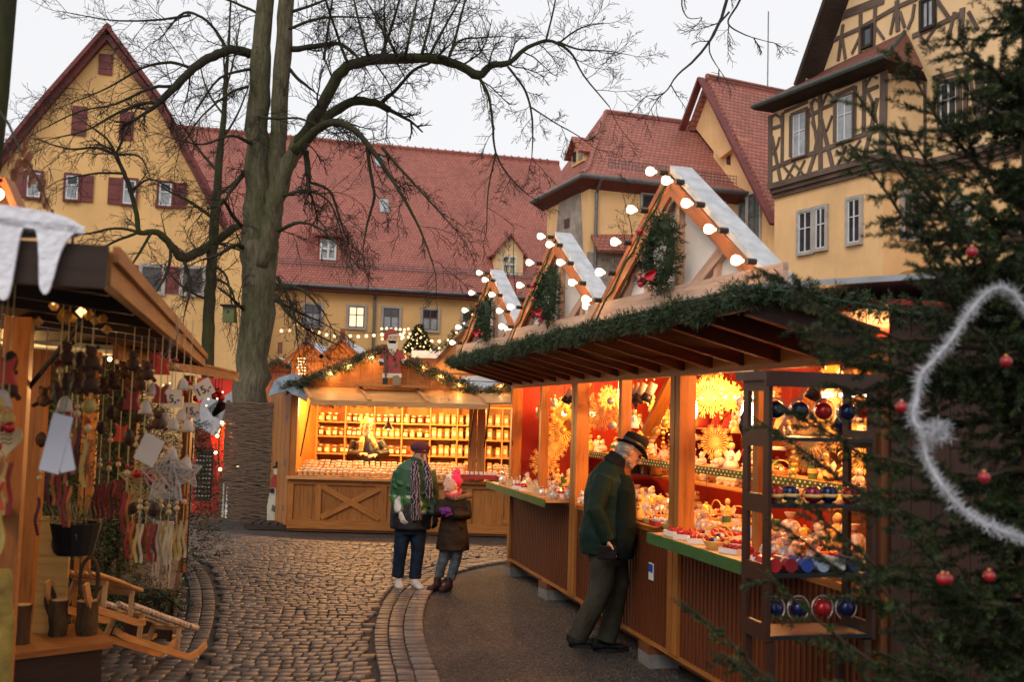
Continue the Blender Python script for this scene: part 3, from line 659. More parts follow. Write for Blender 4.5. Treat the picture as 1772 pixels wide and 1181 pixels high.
# arches low on the wall
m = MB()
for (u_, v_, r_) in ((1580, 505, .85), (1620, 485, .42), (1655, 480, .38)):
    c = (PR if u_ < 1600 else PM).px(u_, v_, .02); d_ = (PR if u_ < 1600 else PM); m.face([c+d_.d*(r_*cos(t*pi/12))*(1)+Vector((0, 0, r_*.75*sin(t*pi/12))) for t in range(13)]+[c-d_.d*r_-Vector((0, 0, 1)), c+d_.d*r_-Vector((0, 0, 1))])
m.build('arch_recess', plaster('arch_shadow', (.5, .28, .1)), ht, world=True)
# bay roof with gutter
e0 = PL.px(1302, 190, .75); e1 = PL.px(1532, 90, .75); ze_ = (e0.z+e1.z)/2; e0 = e0.copy(); e0.z = ze_; e1.z = ze_; print('bay eave', ze_, e0.z, e1)
hp = PM.px(1567, 52, .0); rg = Vector((0, 0, hp.z-ze_))
t0 = PM.w((e0-PM.p).dot(PM.d), 0, .1); t0.z = ze_+rg.z*.8; t1 = hp
k1 = PR.px(1598, 96, .6); k1.z = ze_
m = MB()
for q in ([e1, e0, t0, t1],): nn = (q[1]-q[0]).cross(q[3]-q[0]); slab(m, q, .12, nn if nn.z > 0 else -nn, DL)
k2 = k1+DR*.5
q = [e1, k1+PR.n*0, t1]; nn = (q[1]-q[0]).cross(q[2]-q[0]); slab(m, q, .12, nn if nn.z > 0 else -nn, DR)
m.build('bay_roof', tiles('bay_tile', (.20, .075, .05), .26, .2), ht, world=True)
m = MB(); m.tube([e0, e1], .085, 8); m.tube([e1, t1], .06, 6); m.build('gutter', plain('copper_gutter', (.07, .095, .085), .5, .4), ht, world=True)
m = MB()
for q in ([e0-Vector((0, 0, .1)), e1-Vector((0, 0, .1)), PL.w(-J, zt-.05, J), PL.w(Lb, zt-.05, J)], [e1-Vector((0, 0, .1)), k1-Vector((0, 0, .1)), PR.w(dep, zt-.05, J), PR.w(-J, zt-.05, J)]): m.face(q)
m.build('soffit', M_darkw, ht, world=True)
m = MB(); v0_ = PM.px(1384, 140, .9); v1_ = PM.px(1443, -30, .9); dd = (v1_-v0_)*2.5
m.beam(v0_-dd*.02, v0_+dd, .14, .32, PM.n)
q = [v0_+Vector((0, 0, .16)), v0_+dd+Vector((0, 0, .16)), v0_+dd-PM.n*6+Vector((0, 0, .16)), v0_-PM.n*6+Vector((0, 0, .16))]; nn = (q[1]-q[0]).cross(q[3]-q[0]); slab(m, q, .15, nn if nn.z > 0 else -nn, PM.n)
m.build('gable_roof', M_darkw, ht, world=True)
# ---------------------------------------------------------------- bare trees
def bark(name, c1, c2, moss=.5, s=1.0):
    m, n, b = newmat(name); v = uvmap(n, (15*s, 15*s, 3.2*s), obj=True)
    t = N(n, 'TexNoise', Scale=1.2, Detail=7.0, Roughness=.7, Distortion=.5); L(n, v, t.inputs['Vector'])
    col = ramp(n, t.outputs[0], [(.3, c1), (.65, c2)])
    t2 = N(n, 'TexNoise', Scale=1.3, Detail=6.0, Roughness=.7); L(n, uvmap(n, (1, 1, .5), obj=True), t2.inputs['Vector'])
    col = mixc(n, ramp(n, t2.outputs[0], [(.42, (0, 0, 0)), (.62, (moss, moss, moss))]), col, (.055, .065, .016))
    L(n, col, b.inputs['Base Color']); b.inputs['Roughness'].default_value = .9; b.inputs['Specular IOR Level'].default_value = .15
    bump(n, b, t.outputs[0], .9, .04); return m
M_bark = bark('lime_bark', (.05, .04, .026), (.20, .165, .105), .6)
M_limb = bark('mossy_limb_bark', (.02, .017, .012), (.05, .042, .03), .75)
M_twig = plain('twig_bark', (.04, .031, .024), .9, var=.3, spec=.1)
class Twigs:   # many thin tubes in one numpy mesh
    def __init__(s): s.V = []; s.F = []; s.n = 0
    def add(s, P_, r_, k=3):
        P_ = np.asarray(P_, float); m = len(P_); d = np.gradient(P_, axis=0); d /= np.linalg.norm(d, axis=1)[:, None]+1e-9
        ref = np.array((0.3, 0.5, .81)); a = np.cross(d, ref); a /= np.linalg.norm(a, axis=1)[:, None]+1e-9; b = np.cross(d, a)
        t = 2*np.pi*np.arange(k)/k; r_ = np.asarray(r_, float)
        V = P_[:, None]+(a[:, None]*np.cos(t)[None, :, None]+b[:, None]*np.sin(t)[None, :, None])*r_[:, None, None]
        s.V.append(V.reshape(-1, 3)); i = np.arange(m-1)[:, None]*k; j = np.arange(k)[None]; j2 = (j+1) % k
        s.F.append(np.stack([i+j, i+j2, i+k+j2, i+k+j], -1).reshape(-1, 4)+s.n); s.n += m*k
    def build(s, name, mat, parent): return npmesh(name, np.concatenate(s.V), np.concatenate(s.F), mat, parent, True, world=True)
rng = np.random.default_rng(5)
def grow(tw, p, d, Ln, r, lev, bend=(0, 0, 0), nk=None, rmin=.0032, flat=1.0):
    n = 5 if lev > 1 else 4; P_ = [p]; dd = d/np.linalg.norm(d); st_ = Ln/n
    for i in range(n):
        dd = dd+rng.normal(0, .16, 3)*np.array((1, flat, 1))+np.array(bend)*(i+1)/n*.35; dd /= np.linalg.norm(dd); P_.append(P_[-1]+dd*st_)
    rr = np.linspace(r*.85, max(rmin, r*.3), n+1); tw.add(P_, rr, 4 if r > .02 else 3)
    if lev <= 0: return
    k = nk or int(rng.integers(4, 8))
    for i in range(k):
        f = (i+.6+rng.random()*.6)/(k+.6); f = min(f, .99); x = f*n; a = int(x); b = x-a; q = P_[a]*(1-b)+P_[min(a+1, n)]*b
        ax = P_[min(a+1, n)]-P_[a] if a < n else dd; ax /= np.linalg.norm(ax)+1e-9
        side = rng.normal(0, 1, 3)*np.array((1, .6, 1)); side -= ax*side.dot(ax); side /= np.linalg.norm(side)+1e-9
        th = rng.uniform(.5, 1.05); nd = ax*math.cos(th)+side*math.sin(th)
        grow(tw, q, nd, Ln*rng.uniform(.38, .68)*(1.05-.4*f), max(rmin, r*.5), lev-1, bend, rmin=rmin, flat=flat)
def limb(mb, pts, Y, k=8, tw=None, dens=0, ln=1.0, lev=2, bend=(0, 0, .15), rmin=.0038, sp=1.0):
    """pts: (u, v, radius px[, depth offset])"""
    Q = []
    for p in pts: dy = p[3] if len(p) > 3 else 0; Q.append((at(p[0], p[1], Y+dy), p[2]*(Y+dy)/FP))
    P2_ = []; R_ = []   # Catmull-Rom subdivision
    for i in range(len(Q)-1):
        a, b, c, d = Q[max(i-1, 0)][0], Q[i][0], Q[i+1][0], Q[min(i+2, len(Q)-1)][0]
        for s_ in range(4):
            t = s_/4; P2_.append(.5*((2*b)+(c-a)*t+(2*a-5*b+4*c-d)*t*t+(3*b-a-3*c+d)*t**3)+Vector(rng.normal(0, 1, 3)*Q[i][1]*.10)); R_.append((Q[i][1]*(1-t)+Q[i+1][1]*t)*(1+rng.normal(0, .04)))
    P2_.append(Q[-1][0]); R_.append(Q[-1][1]); mb.tube(P2_, R_, k)
    if tw is not None and dens:
        L_ = sum((b-a).length for a, b in zip(P2_, P2_[1:])); cnt = int(L_*dens*.62)
        for i in range(cnt):
            x = (len(P2_)-1)*(i+rng.random())/cnt; x = max(.5, x); a = min(int(x), len(P2_)-2); q = P2_[a].lerp(P2_[a+1], x-a); ax = (P2_[a+1]-P2_[a]).normalized()
            side = Vector(rng.normal(0, 1, 3)); side.y *= .7; side -= ax*side.dot(ax); side.normalize(); th = rng.uniform(.5, 1.2)
            nd = ax*math.cos(th)+side*math.sin(th); r_ = R_[a]
            grow(tw, np.array(q), np.array(nd), ln*rng.uniform(.5, 1.25), min(.022, max(.008, r_*.45)), lev, bend, rmin=rmin)
        grow(tw, np.array(P2_[-1]), np.array(ax), ln*.9, max(.006, R_[-1]), lev, bend, rmin=rmin)
lime = thing('lime_tree', 'big bare lime tree with forked mossy trunk rising behind the reed screen', 'tree', tuple(gnd(432, 898)))
YT = lime.location.y
m = MB()
limb(m, [(433, 905, 37.8), (434, 860, 32.7), (434, 700, 30.5), (440, 600, 29.2), (445, 500, 29.2), (448, 430, 29.2), (447, 380, 25.8), (445, 300, 22.4), (446, 200, 18.9), (452, 100, 17.2), (459, 0, 15.5), (466, -160, 12.0)], YT, 20)
limb(m, [(458, 520, 15.5, .05), (463, 440, 18.1), (470, 380, 18.1), (478, 300, 16.3), (483, 200, 14.6), (489, 100, 14.6), (497, 0, 13.8), (505, -160, 10.3)], YT, 16)
limb(m, [(452, 460, 12.0, -.2), (468, 390, 16.3, -.2), (482, 330, 14.6, -.3), (500, 280, 13.8, -.4), (520, 240, 11.2, -.5)], YT, 14)
m.build('trunk', M_bark, lime, world=True, smooth=True)
m = MB(); tw = Twigs()
UP = (0, 0, .35); DN = (0, 0, -.45)
limb(m, [(515, 250, 12, -.5), (545, 205, 11, -.6), (585, 132, 10, -.7), (620, 108, 9, -.8), (680, 101, 9, -.9), (740, 100, 8.5, -1), (790, 112, 8, -1), (828, 130, 8, -1), (850, 113, 6, -1), (882, 108, 5, -1), (905, 88, 4, -1), (945, 70, 3.2, -1), (985, 88, 2.2, -1), (1010, 130, 1.6, -1), (1055, 185, .9, -1)], YT, 10, tw, 4.5, 1.0, 2, UP)
limb(m, [(828, 130, 3.4, -1), (845, 165, 2.8, -1), (852, 210, 2.4, -1), (858, 265, 2, -1), (885, 310, 1.6, -1), (915, 338, .9, -1)], YT, 6, tw, 6, .6, 2, DN)
limb(m, [(858, 265, 1.8, -1), (845, 330, 1.3, -1), (842, 400, .9, -1)], YT, 5, tw, 6, .5, 1, DN)
limb(m, [(878, 115, 2.4, -1), (905, 150, 2.2, -1), (918, 185, 2, -1), (922, 230, 1.5, -1), (920, 275, .8, -1)], YT, 5, tw, 6, .5, 2, DN)
limb(m, [(920, 186, 1.6, -1), (960, 212, 1.3, -1), (1000, 235, 1, -1), (1028, 255, .6, -1)], YT, 5, tw, 7, .5, 2, UP)
limb(m, [(945, 70, 2, -1), (955, 30, 1.6, -1), (965, -20, 1.2, -1)], YT, 5, tw, 6, .8, 2, UP)
limb(m, [(970, 72, 1.8, -1), (1005, 48, 1.5, -1), (1045, 40, .8, -1)], YT, 5, tw, 6, .6, 2, UP)
limb(m, [(965, 72, 2.2, -1), (1000, 85, 1.8, -1), (1050, 88, 1.2, -1), (1090, 95, .6, -1)], YT, 5, tw, 6, .6, 2, UP)
limb(m, [(776, 100, 2.2, -1), (795, 70, 2, -1), (835, 65, 1.6, -1), (870, 62, 1, -1)], YT, 5, tw, 6, .7, 2, UP)
for x0, x1, yy in ((667, 665, 20), (700, 722, 0), (740, 790, 10), (640, 610, -10), (690, 640, 10), (600, 560, -10), (560, 575, 0), (775, 810, -20), (725, 760, -30), (655, 700, -30)):
    limb(m, [(x0, 104, 3.2, -.9), ((x0*2+x1)/3, 70, 2.6, -.9+rng.normal(0, .4)), (x1, yy, 1.8, -.9+rng.normal(0, .8))], YT, 5, tw, 5.5, .9, 2, UP)
limb(m, [(500, 285, 10, -.3), (545, 225, 9, -.1), (598, 180, 8, .2), (640, 176, 7, .3), (674, 190, 6, .3)], YT, 8, tw, 4, .8, 2, DN)
limb(m, [(660, 178, 4, .3), (690, 150, 3.4, .3), (715, 122, 3, .2), (745, 108, 2.4, .2)], YT, 6, tw, 5, .7, 2, DN)
limb(m, [(510, 262, 9, -.8), (560, 216, 7.5, -1.2), (600, 216, 6, -1.5), (632, 245, 5, -1.6), (665, 290, 4, -1.7), (700, 345, 3, -1.8), (728, 400, 2.2, -1.8), (750, 460, 1.2, -1.8)], YT, 8, tw, 5.5, .8, 2, DN)
limb(m, [(635, 248, 3.6, -1.6), (641, 300, 3.2, -1.5), (648, 340, 2.8, -1.5), (636, 385, 2.2, -1.4), (628, 430, 1.2, -1.4)], YT, 6, tw, 5, .6, 2, DN)
limb(m, [(660, 255, 3, -1.6), (700, 300, 2.4, -1.6), (745, 350, 1.8, -1.7), (790, 400, 1, -1.7)], YT, 5, tw, 5.5, .7, 2, DN)
limb(m, [(432, 92, 9), (400, 86, 8.5, -.2), (370, 97, 8, -.4), (335, 118, 7, -.6), (302, 150, 6.5, -.8), (277, 176, 5.5, -.9)], YT, 8, tw, 4, .9, 2, UP)
limb(m, [(277, 178, 3.6, -.9), (240, 180, 3, -1), (195, 200, 2.4, -1.2), (150, 225, 1.8, -1.4), (90, 240, 1, -1.5)], YT, 6, tw, 6.5, .8, 2, DN)
limb(m, [(302, 150, 3.2, -.8), (262, 152, 2.8, -1), (200, 180, 2.2, -1), (140, 192, 1.6, -1), (70, 225, .9, -1)], YT, 6, tw, 6.5, .8, 2, DN)
limb(m, [(332, 118, 3.2, -.6), (295, 108, 2.8, -.6), (245, 118, 2.2, -.7), (190, 150, 1.6, -.8), (120, 180, .9, -.9)], YT, 6, tw, 6.5, .8, 2, DN)
limb(m, [(392, 86, 3.6), (375, 55, 3), (350, 30, 2.6), (318, 22, 2.2), (290, 50, 1.4)], YT, 6, tw, 5.5, .8, 2, UP)
limb(m, [(330, 26, 2.4), (260, 35, 2), (190, 34, 1.4), (110, 20, .8)], YT, 5, tw, 6, .9, 2, UP)
limb(m, [(505, 85, 5.5), (530, 82, 5), (560, 78, 4.6), (590, 76, 3.4), (620, 100, 2), (640, 130, 1)], YT, 6, tw, 5.5, .7, 2, UP)
limb(m, [(500, 118, 3.4), (520, 140, 3), (540, 155, 2)], YT, 6, tw, 5, .5, 2, UP)
for a in (((436, 250, 3.4, -.3), (400, 235, 2.6, -.6), (350, 250, 2, -.8), (300, 240, 1.2, -1)), ((440, 200, 3, 0), (470, 205, 2.6, -.6), (520, 205, 2, -.9), (560, 222, 1.4, -1)), ((425, 400, 4, 0), (400, 370, 3.4, -.4), (385, 345, 2.8, -.8), (372, 375, 1.6, -.9)), ((422, 300, 4, 0), (400, 330, 3.4, -.4), (384, 352, 2.8, -.6), (360, 362, 1.6, -.9)),
          ((460, 30, 3, 0), (420, 10, 2.4, 0), (370, -10, 1.6, 0)), ((505, 20, 3, 0), (550, 5, 2.2, 0), (600, -20, 1.4, 0)), ((500, 50, 3, -.5), (560, 30, 2.2, -.8), (640, 30, 1.2, -1)),
          ((478, 510, 4, -.3), (500, 545, 3, -.6), (540, 575, 2, -.8), (590, 600, 1, -.9)), ((476, 520, 3.4, -.3), (515, 540, 2.6, -.6), (560, 560, 1.4, -.8)), ((478, 500, 3.6, -.3), (520, 500, 2.8, -.6), (560, 540, 1.6, -.9)), ((480, 480, 3.4, -.3), (505, 530, 2.8, -.6), (515, 590, 1.6, -.9)), ((482, 400, 3.6, -.3), (520, 385, 3, -.6), (560, 400, 2, -.9), (600, 440, 1.2, -1)), ((487, 340, 3.6, -.3), (530, 330, 3, -.8), (570, 350, 2, -.9), (590, 400, 1.2, -1)), ((530, 262, 6, -.7), (533, 300, 5.5, -.7), (534, 322, 4, -.7)), ((534, 315, 3, -.7), (570, 330, 2.6, -.7), (585, 370, 2.2, -.7), (598, 410, 1.2, -.7)),
          ((425, 430, 5, -.1), (405, 425, 4, -.6), (380, 440, 3, -.9), (350, 450, 1.6, -1)), ((424, 540, 3, -.1), (405, 520, 2.4, -.5), (380, 500, 1.6, -.8)), ((428, 150, 3, -.1), (400, 160, 2.4, -.5), (350, 200, 1.6, -.8), (310, 260, 1, -.9)), ((432, 120, 3, -.1), (380, 135, 2.4, -.5), (340, 190, 1.6, -.8))):
    limb(m, a, YT, 6, tw, 6.5, .75, 2, DN)
# crown above the frame
for i in range(14):
    a = (i*2.4) % 6.28; x = 470+rng.normal(0, 10); y0 = -40-rng.random()*420
    limb(m, [(x, y0, 6), (x+cos(a)*160, y0-60, 4, sin(a)*1.2), (x+cos(a)*420, y0-60-rng.random()*60, 2, sin(a)*3)], YT, 6, tw, 2.5, 1.2, 2, UP)
m.build('limb', M_limb, lime, world=True, smooth=True); tw.build('twig', M_twig, lime)
# nest box on the trunk side
nb = thing('nest_box', 'green wooden nest box hanging at the left edge of the lime trunk', 'nest box', tuple(at(397, 545, YT-.55)))
m = MB(); m.box((0, 0, 0), (.19, .16, .26)); m.build('box', plain('green_box', (.12, .13, .045), .7), nb); m = MB(); m.box((0, -.02, .15), (.26, .24, .03)); m.build('lid', M_darkw, nb); m = MB(); m.tube([(0, -.08, .04), (0, -.085, .04)], .022, 12); m.build('hole', M_darkw, nb)
m = MB(); m.beam((.0, .0, .165), (.16, .3, .18), .03, .03); m.build('bracket', M_darkw, nb)
# thinner tree left of the big one
t2 = thing('slim_tree', 'slender dark tree with low crooked limb in front of the yellow gable', 'tree', tuple(gnd(360, 850))); Y2 = t2.location.y
m = MB(); k2 = Y2/22
limb(m, [(358, 850, 12), (360, 620, 10.5), (362, 540, 10), (365, 470, 9.5), (370, 400, 8.5), (378, 300, 6.5), (387, 200, 5), (392, 120, 3.4), (397, 50, 2), (400, -20, 1.2)], Y2, 10)
m.build('trunk', M_limb, t2, world=True, smooth=True); m = MB(); tw = Twigs()
limb(m, [(414, 390, 6, -1), (395, 402, 7, -.8), (370, 420, 8, 0), (345, 436, 8.5, -.3), (316, 446, 9, -.6), (296, 425, 7, -.8), (272, 402, 5.5, -1), (242, 402, 4.6, -1.2), (236, 370, 4.2, -1.3), (226, 330, 4, -1.4), (215, 300, 3.8, -1.5), (200, 268, 3.6, -1.5)], Y2, 8, tw, 2.2, .8, 2, DN)
for a in (((200, 268, 3.2, -1.5), (165, 255, 2.4, -1.6), (120, 258, 1.8, -1.8), (60, 240, 1, -2)), ((200, 268, 2.8, -1.5), (185, 240, 2, -1.6), (150, 215, 1.4, -1.8)), ((200, 268, 2.6, -1.5), (240, 270, 2, -1.6), (258, 300, 1, -1.7)), ((200, 268, 2.6, -1.5), (215, 235, 2, -1.6), (235, 190, 1.2, -1.7)), ((215, 300, 2.6, -1.5), (170, 300, 2, -1.6), (110, 310, 1.2, -1.8)),
          ((242, 402, 3, -1.2), (200, 395, 2.4, -1.3), (140, 405, 1.6, -1.5), (100, 380, 1, -1.6)), ((262, 402, 3, -1.1), (240, 440, 2.4, -1.2), (215, 480, 1.4, -1.4)), ((296, 425, 3, -.8), (290, 470, 2.4, -.9), (260, 520, 1.4, -1)), ((316, 446, 3.2, -.6), (330, 490, 2.4, -.7), (320, 540, 1.4, -.8)), ((242, 402, 2.8, -1.2), (195, 420, 2.2, -1.3), (150, 450, 1.2, -1.5)), ((226, 330, 2.4, -1.4), (260, 310, 1.8, -1.5), (300, 330, 1.2, -1.5)),
          ((372, 380, 3.4, 0), (330, 350, 2.6, -.3), (290, 330, 1.6, -.5)), ((375, 340, 3, 0), (420, 300, 2.4, .3), (440, 250, 1.4, .5)), ((380, 300, 2.8, 0), (345, 260, 2.2, .2), (310, 210, 1.2, .3)), ((385, 240, 2.4, 0), (410, 200, 1.8, .2), (430, 150, 1, .3)), ((388, 200, 2.2, 0), (360, 160, 1.6, .2), (345, 110, 1, .3)), ((392, 150, 2, 0), (405, 100, 1.4, 0), (415, 40, 1, 0)), ((366, 480, 3, 0), (400, 500, 2.2, -.2), (410, 560, 1.2, -.3)), ((362, 520, 2.6, 0), (320, 500, 2, -.2), (290, 470, 1.2, -.3)), ((372, 460, 2.8, 0), (392, 480, 2.2, -.2), (402, 530, 1.4, -.3)), ((372, 420, 2.8, 0), (430, 440, 2, 0), (470, 480, 1, 0))):
    limb(m, a, Y2, 6, tw, 4.5, .85, 2, DN)
m.build('limb', M_limb, t2, world=True, smooth=True); tw.build('twig', M_twig, t2)
def thin_tree(name, lab, u, v, top, Y, rp, spread, mat=M_twig, cnt=22):
    t = thing(name, lab, 'tree', (at(u, v, Y).x, Y, 0)); m = MB(); tw = Twigs(); h = at(u, top, Y).z
    x = t.location.x; P_ = [Vector((x+rng.normal(0, .05*i), Y, h*i/6)) for i in range(7)]; m.tube(P_, [rp*(1-.14*i) for i in range(7)], 6); m.build('trunk', M_limb, t, world=True)
    for i in range(cnt):
        f = .25+.75*i/cnt; z = h*f; a = rng.uniform(0, 6.28); grow(tw, np.array((x, Y, z)), np.array((cos(a), sin(a), .9)), spread*(1.2-f), .012, 2, (0, 0, .4), rmin=.005)
    tw.build('twig', mat, t)
thin_tree('young_tree', 'small bare sapling growing against the yellow wing wall', 1080, 700, 300, 33.5, .05, 1.7, cnt=26)
thin_tree('young_tree', 'leafless shrubby tree standing in front of the barn dormer', 873, 700, 395, 30, .05, 1.3, cnt=16)
# near branches hanging in from outside the frame
XL = -.13
nr = thing('near_tree', 'dark tree stem cut by the left edge of the picture with a few dry leaves', 'tree', (-2.62, 5.0, 0)); m = MB()
m.tube([(-2.8, 5, 0), (-2.75, 5, 1.6), (-2.70, 5, 2.8), (-2.62, 5, 3.05), (-2.555, 5, 3.4), (-2.535, 5, 4.2), (-2.52, 5, 6)], [.2, .17, .12, .1, .055, .05, .04], 12); m.build('trunk', M_limb, nr, world=True, smooth=True)
m = MB(); m.tube([at(-10, 180, 5), at(15, 215, 4.6), at(35, 260, 4.3), at(60, 300, 4.2), at(80, 345, 4.1), at(92, 372, 4.1)], [.008, .006, .005, .004, .003, .002], 5); m.tube([at(10, 240, 4.5), at(14, 262, 4.4), at(20, 280, 4.4)], .003, 4); m.tube([at(60, 300, 4.2), at(72, 320, 4.2), at(80, 350, 4.2)], .0025, 4)
m.build('branch', M_twig, nr, world=True)
M_leaf = plain('dry_oak_leaf', (.17, .055, .022), .7, var=.4, vs=20)
for (u_, v_, s_) in ((42, 265, .035), (18, 275, .03), (48, 282, .05), (30, 300, .06), (55, 310, .045), (73, 325, .04), (33, 292, .04), (80, 355, .03), (91, 372, .022), (46, 250, .03), (52, 296, .03), (70, 315, .03)):
    p = at(u_, v_, 4.25); m = MB(); a = rng.uniform(0, 3); k = 14
    pts = []
    for i in range(k):
        t = 2*pi*i/k; rr = s_*(.8+.35*cos(3*t+a)); pts.append(p+Vector((cos(t)*rr*.5, sin(t*2)*s_*.2, sin(t)*rr)))
    m.idx(pts+[p], [(i, (i+1) % k, k) for i in range(k)]); m.build('leaf', M_leaf, nr, world=True)
ov = thing('overhanging_branch', 'bare branch hanging into the sky at the top, right of the lime crown', 'branch', tuple(at(1290, -60, 9))); m = MB(); tw = Twigs()
limb(m, [(1270, -60, 4), (1258, 0, 3.4), (1235, 60, 2.8), (1205, 100, 2.2), (1172, 130, 1.6), (1150, 160, 1.2), (1120, 166, .7)], 9, 6, tw, 5, .28, 2, DN, .002)
limb(m, [(1300, -40, 2.6), (1275, 10, 2), (1260, 40, 1.6), (1290, 60, 1.1), (1330, 72, .6)], 9, 5, tw, 7, .26, 2, DN, .002)
limb(m, [(1262, 20, 2), (1235, 55, 1.6), (1228, 90, 1.2), (1250, 128, .6)], 9, 5, tw, 6, .24, 1, DN, .002)
limb(m, [(1200, -40, 2), (1180, 0, 1.5), (1190, 30, 1), (1215, 30, .6)], 9, 5, tw, 5, .25, 1, UP, .002)
m.build('limb', plain('branch_bark', (.03, .028, .035), .9), ov, world=True); tw.build('twig', MATS['branch_bark'], ov)
# ---------------------------------------------------------------- shared stall things
ORD = ['first', 'second', 'third', 'fourth', 'fifth', 'sixth', 'seventh', 'eighth', 'ninth', 'tenth', 'eleventh', 'twelfth', 'thirteenth', 'fourteenth', 'fifteenth', 'sixteenth', 'seventeenth', 'eighteenth', 'nineteenth', 'twentieth',
       'twenty-first', 'twenty-second', 'twenty-third', 'twenty-fourth', 'twenty-fifth', 'twenty-sixth', 'twenty-seventh', 'twenty-eighth', 'twenty-ninth', 'thirtieth', 'thirty-first', 'thirty-second', 'thirty-third', 'thirty-fourth', 'thirty-fifth', 'thirty-sixth', 'thirty-seventh', 'thirty-eighth', 'thirty-ninth', 'fortieth']+['forty-'+q for q in ('first', 'second', 'third', 'fourth', 'fifth', 'sixth', 'seventh', 'eighth', 'ninth')]+['fiftieth']+['fifty-'+q for q in ('first', 'second', 'third', 'fourth', 'fifth', 'sixth', 'seventh', 'eighth', 'ninth')]+['sixtieth']+['sixty-'+q for q in ('first', 'second', 'third', 'fourth', 'fifth', 'sixth', 'seventh', 'eighth', 'ninth')]
WARM = (1, .52, .17)
M_pine = wood('larch_board', (.36, .135, .026)); M_pine2 = wood('pale_board', (.50, .25, .085), .55); M_pined = wood('brown_board', (.17, .06, .02), .5)
M_slat = wood('slat_panel', (.13, .034, .010), .5, .6, 1, False)
M_snow = plain('snow_roof', (.66, .67, .70), .8, var=.12, bs=.4, bsc=20); M_roofing = plain('grey_roofing', (.36, .37, .39), .8, var=.2)
M_bulb = emit('warm_bulb', (1, .74, .40), 5); M_bulb2 = emit('small_bulb', (1, .55, .20), 3.2); M_sock = plain('socket', (.02, .018, .016), .5)
M_fir = plain('fir_green', (.03, .058, .018), .6, var=.5, vs=9, obj=True); M_fir2 = plain('fir_dark', (.016, .034, .012), .6, var=.5, vs=9)
M_wire = plain('wire', (.015, .015, .013), .5); M_black = plain('black_paint', (.012, .012, .012), .4)
M_tarp = plain('grey_tarp', (.17, .20, .23), .35, var=.25, vs=4, bs=.4, bsc=8)
M_red2 = plain('red_cloth', (.42, .035, .02), .7, var=.2); M_white = plain('white_cloth', (.7, .68, .64), .7, var=.08); M_gold = plain('gold_straw', (.75, .45, .12), .5, var=.25)
def blades(cent, nrm_dirs, ln, w, mat, name, parent=None, world=False, k2=None):
    P_ = np.asarray(cent, float); D = np.asarray(nrm_dirs, float); D /= np.linalg.norm(D, axis=1)[:, None]+1e-9
    a = np.cross(D, rng.normal(0, 1, D.shape)); a /= np.linalg.norm(a, axis=1)[:, None]+1e-9
    L_ = (ln*rng.uniform(.6, 1.2, len(P_)))[:, None]; V = np.stack([P_-a*w, P_+D*L_*.5-a*w*.9, P_+D*L_, P_+D*L_*.5+a*w*.9], 1).reshape(-1, 3)
    F_ = np.arange(len(P_)*4).reshape(-1, 4)
    return npmesh(name, V, F_, mat, parent, world=world, mi=(rng.integers(0, 2, len(P_)) if isinstance(mat, (list, tuple)) else None))
def sprigs(path, rad, per_m, nb=9, ln=.05, w=.004, name='fir_sprigs', parent=None, world=False, mat=None, droop=0):
    """a rope of little fir sprigs along a path"""
    Ps = []; Ds = []
    for a, b in zip(path, path[1:]):
        a, b = np.array(a, float), np.array(b, float); L_ = np.linalg.norm(b-a); ax = (b-a)/(L_+1e-9)
        for _ in range(max(1, int(L_*per_m))):
            q = a+(b-a)*rng.random(); o = rng.normal(0, 1, 3); o -= ax*o.dot(ax)*.5; o /= np.linalg.norm(o); o[2] -= droop; c = q+o*rad*rng.random()**.5*.45; tip = o*rad*rng.uniform(.5, 1.0)
            for i in range(nb):
                f = i/nb; s_ = rng.normal(0, 1, 3); Ps.append(c+tip*f); Ds.append(o*.7+s_*.55)
    return blades(Ps, Ds, ln, w, mat or [M_fir, M_fir2], name, parent, world)
def garland(name, label, path, rad, per_m, **k):
    t = thing(name, label, 'garland', tuple(path[0]), group=k.pop('group', None)); m = MB(); m.tube(path, .012, 5); m.build('cord', M_fir2, t, world=True)
    sprigs(path, rad, per_m, parent=t, world=True, **k); return t
def bulbstring(name, label, pts, r=.02, mat=None, lamps=0, group=None, sag=0, lampe=1.5, wire=True):
    t = thing(name, label, 'string lights', tuple(pts[0]), group=group)
    if wire: m = MB(); m.tube([p+Vector((0, 0, r*1.8)) for p in pts], .006, 4); m.build('cable', M_wire, t, world=True)
    base = None
    for i, p in enumerate(pts):
        if base is None: m = MB(); m.ball((0, 0, 0), r, 8); base = m.build('bulb', mat or M_bulb2, t); base.location = p-t.location
        else: c = base.copy(); C.objects.link(c); c.location = p-t.location
        if lamps and i % lamps == 0: lamp('glow', tuple(p-t.location-Vector((0, .1, .02))), lampe, WARM, .03, t)
    return t
# ---------------------------------------------------------------- spice stall at the back
YS = 16.2
def bx(u, v, Y=YS): return at(u, v, Y)
stall = thing('market_stall', 'wooden gabled stall with shelf wall of jars and cross braced counter front', 'market stall', (-2, YS, 0))
xl, xr = bx(500, 820).x, bx(900, 820).x+1.4; zc = bx(600, 827).z; print('back stall', xl, xr, zc, bx(675, 600).z, bx(667, 672).z)
def wpart(mb, name, mat, par=None, **k): return mb.build(name, mat, par or stall, world=True, **k)
m = MB(); pw = .19; x = xl
while x < xr: m.b2((x, YS, .14), (min(x+pw-.004, xr), YS+.03, zc-.04)); x += pw
wpart(m, 'counter_front', M_pine)
m = MB(); m.b2((xl, YS-.03, .06), (xr, YS, .2)); m.b2((xl, YS-.03, zc-.12), (xr, YS-.001, zc-.04))
px_ = [bx(u, 870).x for u in (500, 547, 677, 812, 838, 868)]
xs = [xl+.04, bx(551, 870).x, bx(664, 870).x, bx(812, 870).x, bx(866, 870).x]
for x in xs: m.b2((x-.045, YS-.032, .2), (x+.045, YS-.002, zc-.12))
